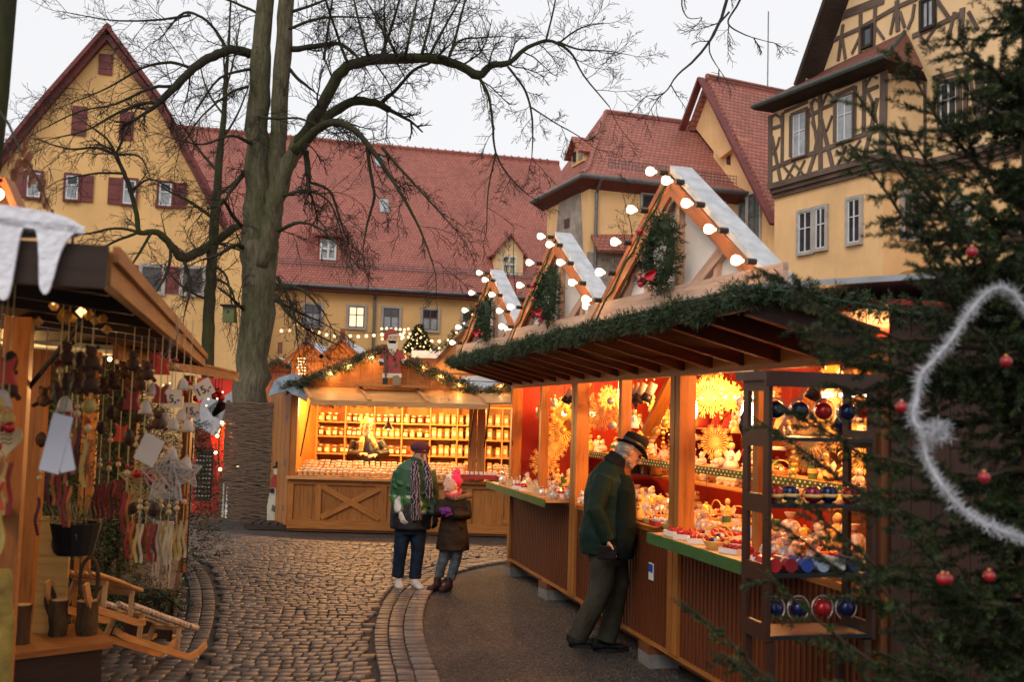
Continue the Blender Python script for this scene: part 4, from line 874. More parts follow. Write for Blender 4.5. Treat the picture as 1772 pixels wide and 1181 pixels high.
for a, b in ((1, 2),):
    m.beam((xs[a]+.05, YS-.02, .24), (xs[b]-.05, YS-.02, zc-.14), .09, .03, (0, 1, 0)); m.beam((xs[a]+.05, YS-.023, zc-.14), (xs[b]-.05, YS-.023, .24), .09, .028, (0, 1, 0))
m.beam((xs[4]+.05, YS-.02, .24), (xs[4]+1.3, YS-.02, zc-.14), .09, .03, (0, 1, 0))
wpart(m, 'frame_boards', M_pine)
m = MB(); m.b2((xl-.02, YS-.1, zc-.04), (xr, YS+.75, zc)); wpart(m, 'counter', M_pine2)
for x in (xl+.05, bx(825, 760).x, xr-.05):
    m = MB(); w = .10 if x < -1 else .065; 
    if abs(x-bx(825, 760).x) < .01: m.b2((x-.13, YS+.02, .1), (x-.004, YS+.14, 2.2)); m.b2((x+.004, YS+.02, .1), (x+.13, YS+.14, 2.2))
    else: m.b2((x-w/2, YS+.0, .1), (x+w/2, YS+.11, 2.2))
    wpart(m, 'post', M_pine)
m = MB(); m.b2((xl, YS+2.4, 0), (xr, YS+2.45, 2.3)); wpart(m, 'back_wall', M_pine); m = MB(); m.b2((xr, YS, 0), (xr+.04, YS+2.4, 2.3)); wpart(m, 'side_wall', M_pine); m = MB(); m.b2((xl-.04, YS+.15, 0), (xl, YS+2.4, 2.3)); wpart(m, 'side_wall', M_pine)
m = MB(); m.b2((xl, YS, .02), (xr, YS+2.4, .08)); wpart(m, 'floor', M_pined)
m = MB(); m.b2((xl, YS+.02, 2.12), (xr, YS+.12, 2.26)); wpart(m, 'header', M_pine)
# gables and roofs: the first gable with the carved figure, the second to its right
ga = bx(667, 601); gl = bx(497, 668); gr = bx(828, 673); ez = (gl.z+gr.z)/2
for gi, (cx, hw) in enumerate(((ga.x, (gr.x-gl.x)/2), (ga.x+(gr.x-gl.x)+.05, (gr.x-gl.x)/2))):
    m = MB(); n_ = 16
    for i in range(n_):
        a, b = -hw+2*hw*i/n_, -hw+2*hw*(i+1)/n_-.004; zz = lambda q: ez+(ga.z-ez-.05)*(1-abs(q)/hw)
        mid = [(a, ez-.05), (b, ez-.05), (b, zz(b)), (a, zz(a))]
        m.prism(mid, (cx, YS-.02, 0), (1, 0, 0), (0, 0, 1), .03)
    wpart(m, 'gable_board', M_pine)
    m = MB(); r_ = MB()
    for s_ in (-1, 1):
        e, t_ = Vector((cx+s_*(hw+.1), YS-.16, ez-.07)), Vector((cx, YS-.16, ga.z+.03)); q = [t_, e, e+Vector((0, 2.9, 0)), t_+Vector((0, 2.9, 0))]
        nn = (q[1]-q[0]).cross(q[3]-q[0]); slab(r_, q, .035, nn if nn.z > 0 else -nn, Vector((0, 1, 0)))
        m.beam(t_-Vector((0, .012, .035)), e-Vector((0, .012, .035)), .02, .09, (0, 0, 1))
    wpart(r_, 'roof', [M_pined, M_roofing][gi]); wpart(m, 'verge_board', M_pined)
    if gi == 0:
        m = MB(); m.b2((cx-hw, YS-.04, ez-.14), (cx+hw, YS-.02, ez-.07)); wpart(m, 'tie_board', M_black)
# hinged flaps
fa, fb, fc, fd = bx(526, 672), bx(822, 676), bx(845, 700, 15.5), bx(538, 694, 15.5)
z0, z1 = (fa.z+fb.z)/2, (fc.z+fd.z)/2
m = MB(); q = [Vector((fa.x, YS-.06, z0)), Vector((fb.x, YS-.06, z0)), Vector((fc.x, 15.5, z1)), Vector((fd.x, 15.5, z1))]; slab(m, q, .03, Vector((0, -.4, 1)), Vector((1, 0, 0))); wpart(m, 'flap', M_pine2)
m = MB(); m.b2((fd.x, 15.46, z1-.07), (fc.x, 15.5, z1+.005)); 
for f_ in (.0, .33, .66, 1): a, b = q[0].lerp(q[1], f_), q[3].lerp(q[2], f_); m.beam(a+Vector((0, 0, .02)), b+Vector((0, 0, .02)), .05, .03)
wpart(m, 'flap_frame', M_pine2)
m = MB(); q = [bx(818, 677, 16.1), bx(858, 678, 16.1), bx(882, 697, 15.5), bx(845, 698, 15.5)]; slab(m, q, .03, Vector((0, -.4, 1)), Vector((1, 0, 0))); q2 = [bx(862, 680, 16.1), bx(920, 681, 16.1), bx(940, 698, 15.5), bx(880, 697, 15.5)]; slab(m, q2, .03, Vector((0, -.4, 1)), Vector((1, 0, 0))); wpart(m, 'flap', M_pine2)
for (a, b) in (((538, 697, 15.55), (520, 790, 16.15)), ((822, 700, 15.55), (812, 775, 16.15)), ((847, 700, 15.55), (838, 775, 16.15))): m = MB(); m.tube([bx(*a), bx(*b)], .012, 6); wpart(m, 'gas_strut', M_black)
# door leaf swung out on the left
m = MB(); A_, B_ = bx(499, 800, YS-.02), bx(464, 800, 17.15); A_.z = B_.z = 0
for i in range(5):
    a, b = A_.lerp(B_, i/5), A_.lerp(B_, (i+1)/5-.01); d = Vector((0, 0, 1)); slab(m, [a+d*.1, b+d*.1, b+d*2.14, a+d*2.14], .03, Vector((-.7, -.7, 0)), d)
wpart(m, 'door_leaf', M_pine)
m = MB()
for i in range(3):
    p = A_.lerp(B_, .25)+Vector((-.03, -.03, .0)); m.box((p.x+.09, p.y-.06, .35+.7*i), (.05, .02, .09))
wpart(m, 'hinge', M_zinc)
# shelves
YB = YS+2.1
cols = [bx(u, 750, YB).x for u in (511, 547.6, 597, 647, 695, 744, 791, 840, 869, 905)]; rows = [bx(670, v, YB).z for v in (702, 732, 757, 787)]; rows = [rows[0]+.02, rows[1], rows[2], rows[3]]; rows += [rows[3]-.29, rows[3]-.6]
m = MB(); cols[0] = min(cols[0], xl+.02)
for x in cols: m.b2((x-.012, YB, rows[-1]), (x+.012, YB+.28, rows[0]))
for z in rows: m.b2((cols[0], YB-.004, z-.025), (cols[-1]+.5, YB+.28, z))
wpart(m, 'shelf_unit', M_pine2)
m = MB(); m.lathe([(.045, 0), (.048, .01), (.048, .10), (.036, .12), (.036, .125)], n=12); jar_g = tint('jar_glass', (.55, .42, .25), .12, .55)
jar = thing('spice_jar', 'x', 'jar'); M_spice = [plain('spice_%s' % k, c, .8, var=.4, vs=40) for k, c in (('brown', (.16, .07, .03)), ('green', (.16, .15, .05)), ('red', (.35, .06, .03)), ('yellow', (.5, .3, .08)))]
M_lab = plain('paper_label', (.75, .70, .58), .7, var=.05); M_lid = plain('jar_lid', (.55, .5, .42), .35, .5)
m.build('glass', M_spice[0], jar, smooth=True); m = MB(); m.tube([(0, 0, .122), (0, 0, .142)], .04, 12); m.build('lid', M_lid, jar); m = MB(); m.box((0, -.0495, .055), (.062, .004, .06)); m.build('label', M_lab, jar)
jars = [jar]
for q in M_spice[1:]:
    j = dup(jar); jars.append(j)
    for k_ in C.objects:
        if k_.parent == j and k_.name.startswith('glass'): k_.data = k_.data.copy(); k_.data.materials[0] = q
bagp = thing('spice_bag', 'x', 'bag'); m = MB(); m.rings([[(-.04, -.025, 0), (.04, -.025, 0), (.04, .025, 0), (-.04, .025, 0)], [(-.042, -.03, .06), (.042, -.03, .06), (.042, .03, .06), (-.042, .03, .06)], [(-.038, -.02, .14), (.038, -.02, .14), (.038, .02, .14), (-.038, .02, .14)], [(-.038, -.004, .19), (.038, -.004, .19), (.038, .004, .19), (-.038, .004, .19)]])
m.build('bag', plain('paper_bag', (.45, .26, .10), .6, var=.3), bagp); m = MB(); m.box((0, -.034, .09), (.055, .004, .08)); m.build('label', M_lab, bagp)
KIDS.clear(); used = set()
ROWN = ['top', 'second', 'third', 'fourth', 'lowest']
def place(p, loc, rz, label, group, s=1):
    if p not in used: used.add(p); p.location = loc; p.rotation_euler = (0, 0, rz); p['label'] = label; p['group'] = group; p.scale = (s,)*3; return p
    return dup(p, loc, rz, label, group, scale=s)
for ri in range(4):
    for ci in range(9):
        a, b = cols[ci], cols[ci+1]; bag = ci >= 5; cnt = max(2, int((b-a)/.1)); 
        for k in range(cnt):
            x = a+(b-a)*(k+.5)/cnt+rng.normal(0, .006); s_ = rng.uniform(.88, 1.1)
            if not bag and rng.random() < .04: continue
            place(bagp if bag else jars[rng.integers(0, 4)], (x, YB+.09+rng.normal(0, .012), rows[ri+1]), rng.normal(0, .12),
                  '%s %s from the left in bay %s of the %s shelf board' % (ORD[k], 'brown paper spice bag' if bag else 'labelled spice jar', ['one', 'two', 'three', 'four', 'five', 'six', 'seven', 'eight', 'nine'][ci], ROWN[ri]), 'spices on the shelf wall', s_)
# goods on the counter: rows of small pots
pot = thing('spice_pot', 'x', 'pot'); m = MB(); m.lathe([(.026, 0), (.034, .05), (.034, .055), (.028, .056)], n=10); m.build('pot', plain('clear_pot', (.62, .40, .16), .25, var=.35, vs=30), pot); m = MB(); m.tube([(0, 0, .056), (0, 0, .068)], .036, 10); m.build('lid', M_lab, pot); KIDS.clear()
tr = thing('display_rack', 'stepped wooden display rack full of little pots on the spice counter', 'display rack', (-2, YS+.3, zc)); m = MB()
for k in range(5): m.b2((xl+.1, YS-.02+k*.12, zc+.002), (bx(808, 800).x, YS+.095+k*.12, zc+.02+k*.035)); m.b2((bx(842, 800).x, YS-.02+k*.12, zc+.002), (xr-.1, YS+.095+k*.12, zc+.02+k*.035))
m.build('steps', M_pine2, tr, world=True)
for k in range(5):
    i = 0; x = xl+.16
    while x < xr-.3 and i < 40:
        if not (bx(806, 800).x < x < bx(846, 800).x):
            place(pot, (x, YS+.04+k*.12, zc+.0205+k*.035), rng.normal(0, .3), '%s lidded spice pot from the left in the %s row on the counter' % (ORD[i], ['front', 'second', 'middle', 'fourth', 'rear'][k]), 'spice pots on the counter', rng.uniform(.9, 1.15))
            i += 1
        x += .083+rng.random()*.012
t = thing('candle_tray', 'red tray holding a row of white tea lights right of the spice stall post', 'tray', tuple(bx(828, 824, YS-.12))); m = MB(); L_ = .28
m.box((0, 0, -.02), (2*L_, .14, .07)); m.tube([(-L_, 0, -.02), (-L_-.05, 0, -.02)], .03, 8); m.tube([(L_, 0, -.02), (L_+.05, 0, -.02)], .03, 8); m.build('tray', M_red2, t); m = MB()
for i in range(8): 
    c = MB(); c.tube([(-.24+i*.07, 0, .017), (-.24+i*.07, 0, .06)], .026, 8); c.build('candle', M_lab, t)
for x, e in ((bx(560, 740).x, 130), (bx(650, 740).x, 180), (bx(755, 740).x, 130), (bx(870, 740).x, 120)): lamp('stall_lamp', (x, YS+.95, 1.95), e, (1, .47, .12), .08, None)
lamp('stall_lamp', (bx(668, 760).x, YS+.25, 1.55), 26, (1, .62, .25), .05)
lt = thing('ceiling_lamp', 'shaded lamp over the brightest pots on the spice counter', 'lamp', (bx(668, 760).x, YS+.25, 1.62)); m = MB(); m.lathe([(.02, .12), (.03, .1), (.09, 0), (.085, 0), (.02, .09)]); m.build('shade', M_zinc, lt); m = MB(); m.tube([(0, 0, .12), (0, 0, .6)], .006, 5); m.build('cord', M_wire, lt); m = MB(); m.ball((0, 0, .02), .028); m.build('bulb', M_bulb, lt)
# garland and bulbs on the gable
gp = []
L1_, T1_, R1_ = Vector((ga.x-(gr.x-gl.x)/2-.05, YS-.2, ez-.06)), Vector((ga.x, YS-.2, ga.z-.05)), Vector((ga.x+(gr.x-gl.x)/2+.1, YS-.2, ez-.06))
for i in range(13): f = i/12; gp.append(L1_.lerp(T1_, f)-Vector((0, 0, .035*abs(sin(f*12)))))
for i in range(1, 16): f = i/15; gp.append(T1_.lerp(R1_, f)-Vector((0, 0, .035*abs(sin(f*12)))))
gp.append(R1_+Vector((.35, 0, .16)))
garland('fir_garland', 'fir garland edging the gable of the jar stall', gp, .10, 230, nb=9, ln=.055, w=.006)
pts = [Vector((bx(u, v, YS-.12).x, YS-.1, bx(u, v, YS-.12).z)) for u, v in ((476, 672), (537, 649), (573, 646), (605, 632), (642, 619), (700, 619), (733, 635), (763, 649), (795, 665), (867, 670))][2:]
pts = [Vector((bx(u, v, YS-.12).x, YS-.1, bx(u, v, YS-.12).z)) for u, v in ((573, 646), (605, 632), (643, 619), (700, 619), (733, 635), (763, 649), (795, 665), (867, 668))]
bulbstring('bulb_string', 'row of glowing bulbs under the gable garland of the jar stall', pts, .03, M_bulb, 1, lampe=7)
garland('fir_garland', 'thin fir garland along the lower edge of the raised flap', [bx(540+i*29, 697+(i % 2)*5, 15.7) for i in range(10)], .05, 90, nb=7, ln=.045, w=.005)
# tarp on the left corner
t = thing('tarp', 'crumpled grey tarpaulin draped over the left corner of the jar stall', 'tarp', tuple(bx(490, 680, 15.9))); m = MB(); G = []
for j in range(5): G.append([t.location*0+bx(463+i*8.5+j*3, 688-9*sin(i/8*pi)-j*7.5+rng.normal(0, 1.6)+(6 if i > 5 else 0)*(1-j/4), 15.85+.12*j+rng.normal(0, .03)) for i in range(9)])
for j in range(4):
    for i in range(8): m.face([G[j][i], G[j][i+1], G[j+1][i+1], G[j+1][i]])
o = m.build('sheet', M_tarp, t, world=True); md = o.modifiers.new('s', 'SOLIDIFY'); md.thickness = .01
# carved bearded man in the gable
sf = thing('carved_winter_man', 'flat painted wooden man with white beard, red coat and red cap on the gable', 'figure', tuple(bx(677, 664, YS-.2)))
def fl(pts, th, y, name, mat, par, ox=676, oy=664):   # flat cut-out with thickness, traced outline
    k = YS/FP; m = MB(); P_ = [((a-ox)*k, (oy-b)*k) for a, b in pts]; m.prism(P_, (0, y, 0), (1, 0, 0), (0, 0, 1), -th); return m.build(name, mat, par)
M_rp = plain('red_wood_paint', (.30, .035, .025), .5, var=.25); M_cream = plain('cream_paint', (.62, .52, .38), .55, var=.15); M_skin2 = plain('painted_skin', (.55, .33, .2), .5)
fl([(662, 648), (664, 615), (667, 605), (687, 605), (690, 617), (693, 648)], .06, 0, 'coat', M_rp, sf)
for sd, P_ in ((0, [(667, 606), (660, 610), (655, 620), (655, 628), (662, 630), (665, 620)]), (1, [(687, 606), (694, 611), (700, 621), (700, 627), (694, 629), (690, 618)])): fl(P_, .05, -.015, 'sleeve', M_rp, sf)
for P_ in ([(654, 622), (662, 623), (663, 629), (654, 628)], [(693, 624), (700, 620), (702, 626), (695, 629)]): fl(P_, .02, -.055, 'cuff', M_cream, sf)
for P_ in ([(655, 627), (662, 628), (662, 634), (656, 634)], [(697, 625), (704, 623), (704, 630), (698, 630)]): fl(P_, .05, -.03, 'mitten', M_black, sf)
fl([(661, 647), (694, 647), (694, 654), (661, 655)], .02, -.045, 'coat_hem', M_cream, sf)
fl([(670, 580), (683, 580), (685, 588), (682, 596), (671, 596), (668, 588)], .06, -.02, 'face', M_skin2, sf)
fl([(669, 590), (673, 592), (677, 591), (681, 592), (685, 590), (686, 600), (683, 610), (678, 618), (672, 610), (668, 601)], .02, -.06, 'beard', M_cream, sf)
fl([(661, 590), (663, 580), (668, 573), (674, 570), (680, 573), (684, 580), (677, 580), (669, 582), (665, 592)], .06, -.03, 'cap', M_rp, sf); fl([(669, 579), (684, 578), (685, 583), (669, 584)], .02, -.065, 'cap_brim', M_cream, sf)
for a in (673, 681): m = MB(); m.ball(((a-676)*YS/FP, -.085, (664-586)*YS/FP), .009, 6); m.build('eye', M_black, sf)
fl([(676, 588), (679, 588), (678, 591)], .02, -.065, 'nose', M_skin2, sf)
for P_ in ([(662, 653), (670, 653), (670, 666), (662, 666)], [(683, 653), (692, 653), (692, 664), (684, 665)]): fl(P_, .06, 0, 'boot', M_black, sf)
fl([(679, 652), (688, 650), (694, 656), (693, 667), (680, 668)], .03, -.075, 'sack', plain('sackcloth', (.22, .15, .08), .9), sf)
fl([(665, 606), (668, 606), (669, 645), (667, 660), (665, 645)], .012, -.075, 'strap', plain('strap', (.08, .06, .03), .8), sf); fl([(684, 628), (688, 636), (680, 636)], .01, -.055, 'tree_motif', M_fir, sf)
m = MB(); m.b2((-.55, -.08, -.06), (.55, .1, -.02)); m.build('ledge', M_pine, sf)
# snowman board
sn = thing('snowman_board', 'tall narrow painted snowman with top hat and red jacket leaning on the stall door leaf', 'decoration', tuple(bx(478, 905, 16.75))); YSx = YS; k = 16.75/FP
def fs(pts, th, y, name, mat): 
    m = MB(); P_ = [((a-478)*k, (905-b)*k) for a, b in pts]; m.prism(P_, (0, y, 0), (1, 0, 0), (0, 0, 1), -th); return m.build(name, mat, sn)
fs([(463, 903), (462, 880), (464, 862), (468, 845), (487, 845), (487, 862), (484, 885), (482, 903)], .04, 0, 'body', plain('snowman_white', (.5, .46, .36), .6, var=.15)); fs([(467, 845), (468, 830), (472, 822), (484, 822), (488, 832), (487, 846)], .05, -.005, 'jacket', M_rp)
fs([(472, 823), (471, 815), (475, 810), (482, 810), (486, 816), (484, 823)], .05, -.01, 'face', MATS['snowman_white']); fs([(470, 812), (488, 811), (488, 808), (484, 808), (484, 801), (474, 801), (474, 809), (470, 809)], .06, -.012, 'hat', M_black); fs([(477, 816), (482, 818), (477, 819)], .02, -.07, 'nose', plain('orange_paint', (.6, .2, .03), .5))
for a in ((470, 850), (485, 846)): fs([(a[0]-3, a[1]-3), (a[0]+3, a[1]-3), (a[0]+3, a[1]+4), (a[0]-3, a[1]+4)], .05, -.02, 'mitten', M_black)
for a in (472, 478): fs([(a, 874), (a+5, 878), (a+3, 886), (a-2, 883)], .02, -.045, 'bell', M_zinc)
pl = thing('pallet', 'dark wooden pallet lying at the left foot of the jar stall', 'pallet', tuple(bx(471, 910, 16.6))); m = MB()
for i in range(6): m.box((-.3+i*.13, 0, -.02), (.1, .6, .03))
for y in (-.25, .25): m.box((0, y, -.07), (.75, .09, .07))
pl.location.z = .12; m.build('planks', M_darkw, pl)
# reed screen
rsn = thing('reed_screen', 'brown reed screen standing between the jar stall and the lime trunk', 'screen', tuple(bx(432, 905, 17.2))); rsn.location.z = 0
m_, n, b = newmat('reed'); t = N(n, 'TexNoise', Scale=2.0, Detail=5.0, Roughness=.7); L(n, uvmap(n, (3, 3, 60), obj=True), t.inputs[0]); L(n, ramp(n, t.outputs[0], [(.3, (.035, .02, .012)), (.6, (.16, .09, .05)), (.8, (.28, .17, .10))]), b.inputs['Base Color']); b.inputs['Roughness'].default_value = .8; bump(n, b, t.outputs[0], 1.0, .02); M_reed = m_
A_ = bx(466, 905, 17.0)-rsn.location; B_ = bx(382, 905, 17.7)-rsn.location; A_.z = B_.z = 0; H_ = bx(440, 697, 17.2).z; m = MB()
for i in range(70):
    z = H_*(i+.5)/70; pp = [A_.lerp(B_, q/8)+Vector((rng.normal(0, .004), rng.normal(0, .008), z+rng.normal(0, .006))) for q in range(9)]; m.tube(pp, H_/70*.62, 5)
m.build('reeds', M_reed, rsn)
for f_ in (.02, .5, .98):
    m = MB(); p = A_.lerp(B_, f_); m.beam((p.x, p.y+.06, 0), (p.x, p.y+.06, H_+.03), .05, .05); m.build('stake', M_pined, rsn)
# ---------------------------------------------------------------- huts and lights farther back
def hut(name, label, ua, va, ul, ur, ve, Y, wall, roof, dz=3.0, wallw=True):
    ap_, l_, r_ = at(ua, va, Y), at(ul, ve, Y), at(ur, ve, Y); ez_ = (l_.z+r_.z)/2; t = thing(name, label, 'market hut', (ap_.x, Y, 0)); hw = (r_.x-l_.x)/2; cx = (r_.x+l_.x)/2-ap_.x; H = ap_.z
    m = MB(); n_ = 10
    for i in range(n_):
        a, b = -hw+2*hw*i/n_, -hw+2*hw*(i+1)/n_-.006; zz = lambda q: ez_+(H-ez_)*(1-abs(q)/hw)
        m.prism([(cx+a, 0), (cx+b, 0), (cx+b, zz(b)), (cx+a, zz(a))], (0, 0, 0), (1, 0, 0), (0, 0, 1), .04)
    m.build('wall', wall, t); m = MB(); m.b2((cx-hw, .05, 0), (cx-hw+.04, dz, ez_)); m.b2((cx+hw-.04, .05, 0), (cx+hw, dz, ez_)); m.build('side_wall', wall, t); r2_ = MB(); v_ = MB()
    for s_ in (-1, 1):
        e, p = Vector((cx+s_*(hw+.12), -.15, ez_-.1)), Vector((cx, -.15, H+.04)); q = [p, e, e+Vector((0, dz, 0)), p+Vector((0, dz, 0))]; nn = (q[1]-q[0]).cross(q[3]-q[0]); slab(r2_, q, .05, nn if nn.z > 0 else -nn, Vector((0, 1, 0))); v_.beam(p-Vector((0, .02, .05)), e-Vector((0, .02, .05)), .03, .08)
    r2_.build('roof', roof, t); v_.build('verge_board', M_pined, t)
    if wallw: m = MB(); m.b2((cx-hw, -.02, ez_-.12), (cx+hw, 0, ez_-.09)); m.b2((cx-.05, -.04, ez_+.3), (cx+.05, -.0, ez_+.55)); m.build('trim', M_pined, t)
    return t
hut('market_hut', 'left one of two joined orange huts with snow white roofs', 536, 593, 505, 562, 617, 22, M_pine, M_snow); hut('market_hut', 'right one of two joined orange huts with snow white roofs', 590, 590, 560, 624, 614, 22, M_pine, M_snow)
lamp('hut_lamp', (at(560, 640, 21).x, 21, 2.2), 110, WARM, .2); lamp('hut_lamp', (at(475, 660, 21).x, 21, 2.0), 40, (1, .5, .18), .2)
hut('market_hut', 'small reddish hut with fir edging beside the lime trunk', 472, 622, 455, 512, 636, 23, plain('red_boards', (.42, .13, .05), .6), M_snow)
garland('fir_garland', 'dark fir garland over the small reddish hut', [at(u, v, 22.7) for u, v in ((452, 640), (470, 627), (490, 626), (515, 634), (528, 632))], .14, 50, nb=8, ln=.1, w=.01)
for i, x in enumerate((517, 522, 527)): bulbstring('light_curtain_strand', '%s strand from the left of the light curtain on the left white roofed hut' % ORD[i], [at(x-2*j*0+rng.normal(0, .8), 621+j*5.2, 21.8) for j in range(8)], .018, group='light curtain strands', wire=True)
M_col = plain('tree_net', (.05, .075, .06), .7)
ct = thing('christmas_tree', 'small conical tree wound with lights beyond the gable of the jar stall', 'tree', tuple(at(724, 612, 26))); hh = (612-562)*26/FP; Pp = []; Dd = []
for i in range(1500):
    f = rng.random()**.6; z = hh*(1-f); a = rng.uniform(0, 6.28); r_ = f*.42*rng.uniform(.3, 1); Pp.append((cos(a)*r_, sin(a)*r_, z)); Dd.append((cos(a), sin(a), .3))
blades(Pp, Dd, .12, .022, [M_fir, M_fir2], 'crown', ct); m = MB(); m.tube([(0, 0, -2), (0, 0, hh)], .04, 6); m.build('trunk', M_darkw, ct)
bl = None
for i in range(34):
    f = (i/34)**.7; a = i*2.4; p = Vector((cos(a)*f*.4, -abs(sin(a))*f*.4-.02, hh*(1-f)*.95))
    if bl is None: m = MB(); m.ball((0, 0, 0), .022, 6); bl = m.build('bulb', M_bulb2, ct); bl.location = p
    else: c = bl.copy(); C.objects.link(c); c.location = p
pts = [at(u, v, 27) for u, v in ((487, 573), (501, 572), (512, 562), (525, 567), (539, 573), (552, 576), (565, 580), (579, 582), (592, 583), (606, 582), (620, 583), (634, 582), (647, 581), (661, 580), (696, 581), (708, 585), (722, 588), (734, 590), (747, 591), (760, 591))]
bulbstring('bulb_string', 'long festoon of amber bulbs strung in front of the barn windows', pts, .042, M_bulb2, 0)
bulbstring('bulb_string', 'cluster of amber bulbs behind the cap of the carved man', [at(660+(i % 7)*8+rng.normal(0, 1.5), 571+(i//7)*7+rng.normal(0, 1.5), 25) for i in range(21)], .03, M_bulb2, 0, wire=False)
# hut behind the triangles, seen between the two stalls
rh = hut('market_hut', 'pale gabled hut with fir garland behind the farthest light triangle', 880, 500, 745, 1000, 640, 19.5, M_pine2, M_snow, 3)
garland('fir_garland', 'fir garland with tiny lights on the pale hut gable', [at(u, v, 19.2) for u, v in ((752, 612), (765, 600), (785, 582), (800, 564), (815, 548), (830, 532))], .1, 70, nb=8, ln=.07, w=.007)
bulbstring('bulb_string', 'tiny lights in the garland on the pale hut gable', [at(u, v, 19.05) for u, v in ((760, 603), (775, 589), (790, 576), (803, 560), (818, 545))], .02, M_bulb2, 0)
lamp('hut_lamp', (at(790, 600, 18.4).x, 18.4, 2.9), 14, WARM, .2)
fr = thing('flat_roofed_stall', 'low stall with flat snowy roof behind the jar stall ridge', 'market stall', tuple(at(740, 640, 20))); fr.location.z = 0; m = MB(); a, b = at(712, 612, 20), at(800, 610, 20); m.b2((a.x, 20, a.z-.08), (b.x+.5, 23, a.z+.06)); m.build('roof', M_snow, fr, world=True); m = MB(); m.b2((a.x+.1, 20.1, 0), (b.x+.5, 20.2, a.z-.08)); m.build('wall', M_pined, fr, world=True)
dc = thing('shingle_dormer_roof', 'grey weathered shingle roof showing between jar stall and garland awning', 'roof', tuple(at(850, 660, 17.2))); m = MB(); q = [at(822, 668, 17.2), at(842, 671, 17.0), at(905, 655, 17.6), at(868, 648, 18.4)]; slab(m, q, .05, Vector((0, -.3, 1))); q = [at(795, 653, 18.0), at(822, 668, 17.2), at(868, 648, 18.4), at(838, 650, 18.8)]; slab(m, q, .05, Vector((0, -.3, 1))); m.build('shingles', M_roofing, dc, world=True)
# ---------------------------------------------------------------- long shop stall on the right
RO = Vector((1.845, 5.28, 0)); RZ = math.atan2(.9706, -.2405); RL = 7.55
RM = Matrix.Rotation(RZ, 3, 'Z')
def rl(x, y, z): return RO+RM@Vector((x, y, z))
shop = thing('market_stall', 'long glazed stall of red walls and hanging Christmas ornaments under a garlanded awning', 'market stall', tuple(RO), RZ)
M_redw = plain('red_wall', (.30, .018, .008), .7, var=.15, vs=3); M_green = plain('green_lace', (.035, .10, .02), .6, var=.2); M_lace = plain('lace_dots', (.6, .6, .5), .7)
M_aw = wood('dark_awning_wood', (.055, .020, .010), .5)
m = MB(); x = -.12; ws = .062
while x < RL-.01:   # ribbed panel front
    w = min(ws, RL-x); m.b2((x+.003, -.02, .2), (x+w-.003, .0, 1.02)); m.b2((x+.016, 0, .2), (x+w-.016, .008, 1.02)); x += ws
m.b2((-.12, -.022, .2), (RL, -.02, 1.02)); m.build('counter_front', M_slat, shop)
m = MB(); x = 0
while x < 2.6:  m.b2((RL, -x-.004, .2), (RL+.02, -x-ws+.006, 1.02)); x += ws
m.build('end_panel', M_slat, shop)
m = MB(); m.b2((-.12, -.03, .17), (RL, .02, .2)); m.build('sill', M_pine, shop); m = MB(); m.b2((-.12, -.05, 2.22), (RL, .03, 2.34)); m.build('header', M_pine, shop); m = MB(); m.b2((-.12, -.04, 1.02), (RL, .015, 1.06)); m.build('rail', M_pine, shop)
for x in (-.075, 2.43, 2.53, 4.90, 5.0, 7.46):
    m = MB(); m.b2((x-.042, -.09, .2), (x+.042, .035, 2.22)); m.build('post', M_pined if x < 2 else M_pine, shop)
for x in (1.24, 3.70, 6.22):
    m = MB(); m.b2((x-.035, -.07, 1.06), (x+.035, .02, 2.22)); m.build('mullion', M_pine, shop)
m = MB(); m.b2((RL-.03, -2.6, .1), (RL, -.05, 2.5)); m.b2((-.12, -2.6, .1), (RL, -2.55, 2.5)); m.b2((-.12, -2.6, .1), (-.09, -.05, 2.5)); m.build('inner_wall', M_redw, shop)
m = MB(); y_ = 0
while y_ > -2.6: m.b2((-.145, y_-.11, .2), (-.121, y_-.002, 2.5)); y_ -= .112
m.build('end_wall', M_aw, shop)
m = MB(); m.b2((-.12, -2.6, 2.5), (RL, .0, 2.53)); m.build('ceiling', M_redw, shop); m = MB(); m.b2((0, -2.6, .08), (RL, -.1, .12)); m.build('floor', M_pined, shop)
for x in (1.9, 4.4, 6.9):   # slanting braces inside
    m = MB(); m.beam((x, -.5, 1.75), (x-.9, -.5, 2.48), .05, .12, (0, 1, 0)); m.build('brace', M_pine, shop)
# counter with protruding green edged boards
m = MB(); m.b2((-.08, -.75, 1.06), (RL-.05, -.04, 1.085)); m.build('counter', M_pine2, shop)
for a, b in ((5.06, RL+.05), (.6, 2.36)):
    m = MB(); m.b2((a, .021, 1.06), (b, .27, 1.085)); m.build('shelf_board', M_pine2, shop); m = MB(); m.b2((a, .27, 1.015), (b, .285, 1.09)); m.build('edge_strip', M_green, shop)
m = MB(); m.b2((RL+.05, -.2, 1.015), (RL+.065, .285, 1.09)); m.build('edge_strip', M_green, shop)
# middle shelf with dotted lace band, upper shelf
m = MB(); m.b2((.1, -1.1, 1.47), (RL-.1, -.8, 1.49)); m.b2((.1, -1.9, 1.8), (RL-.1, -1.6, 1.82)); m.b2((.1, -1.7, 1.25), (RL-.1, -1.3, 1.27)); m.build('shelf', M_pine2, shop)
m = MB(); m.b2((.1, -.8, 1.43), (RL-.1, -.79, 1.495)); m.build('lace_band', M_green, shop); m = MB()
for i in range(int((RL-.2)/.07)):
    for z in (1.448, 1.478): m.box((.13+i*.07+(z > 1.46)*.035, -.788, z), (.014, .006, .012))
m.build('lace_dots', M_lace, shop)
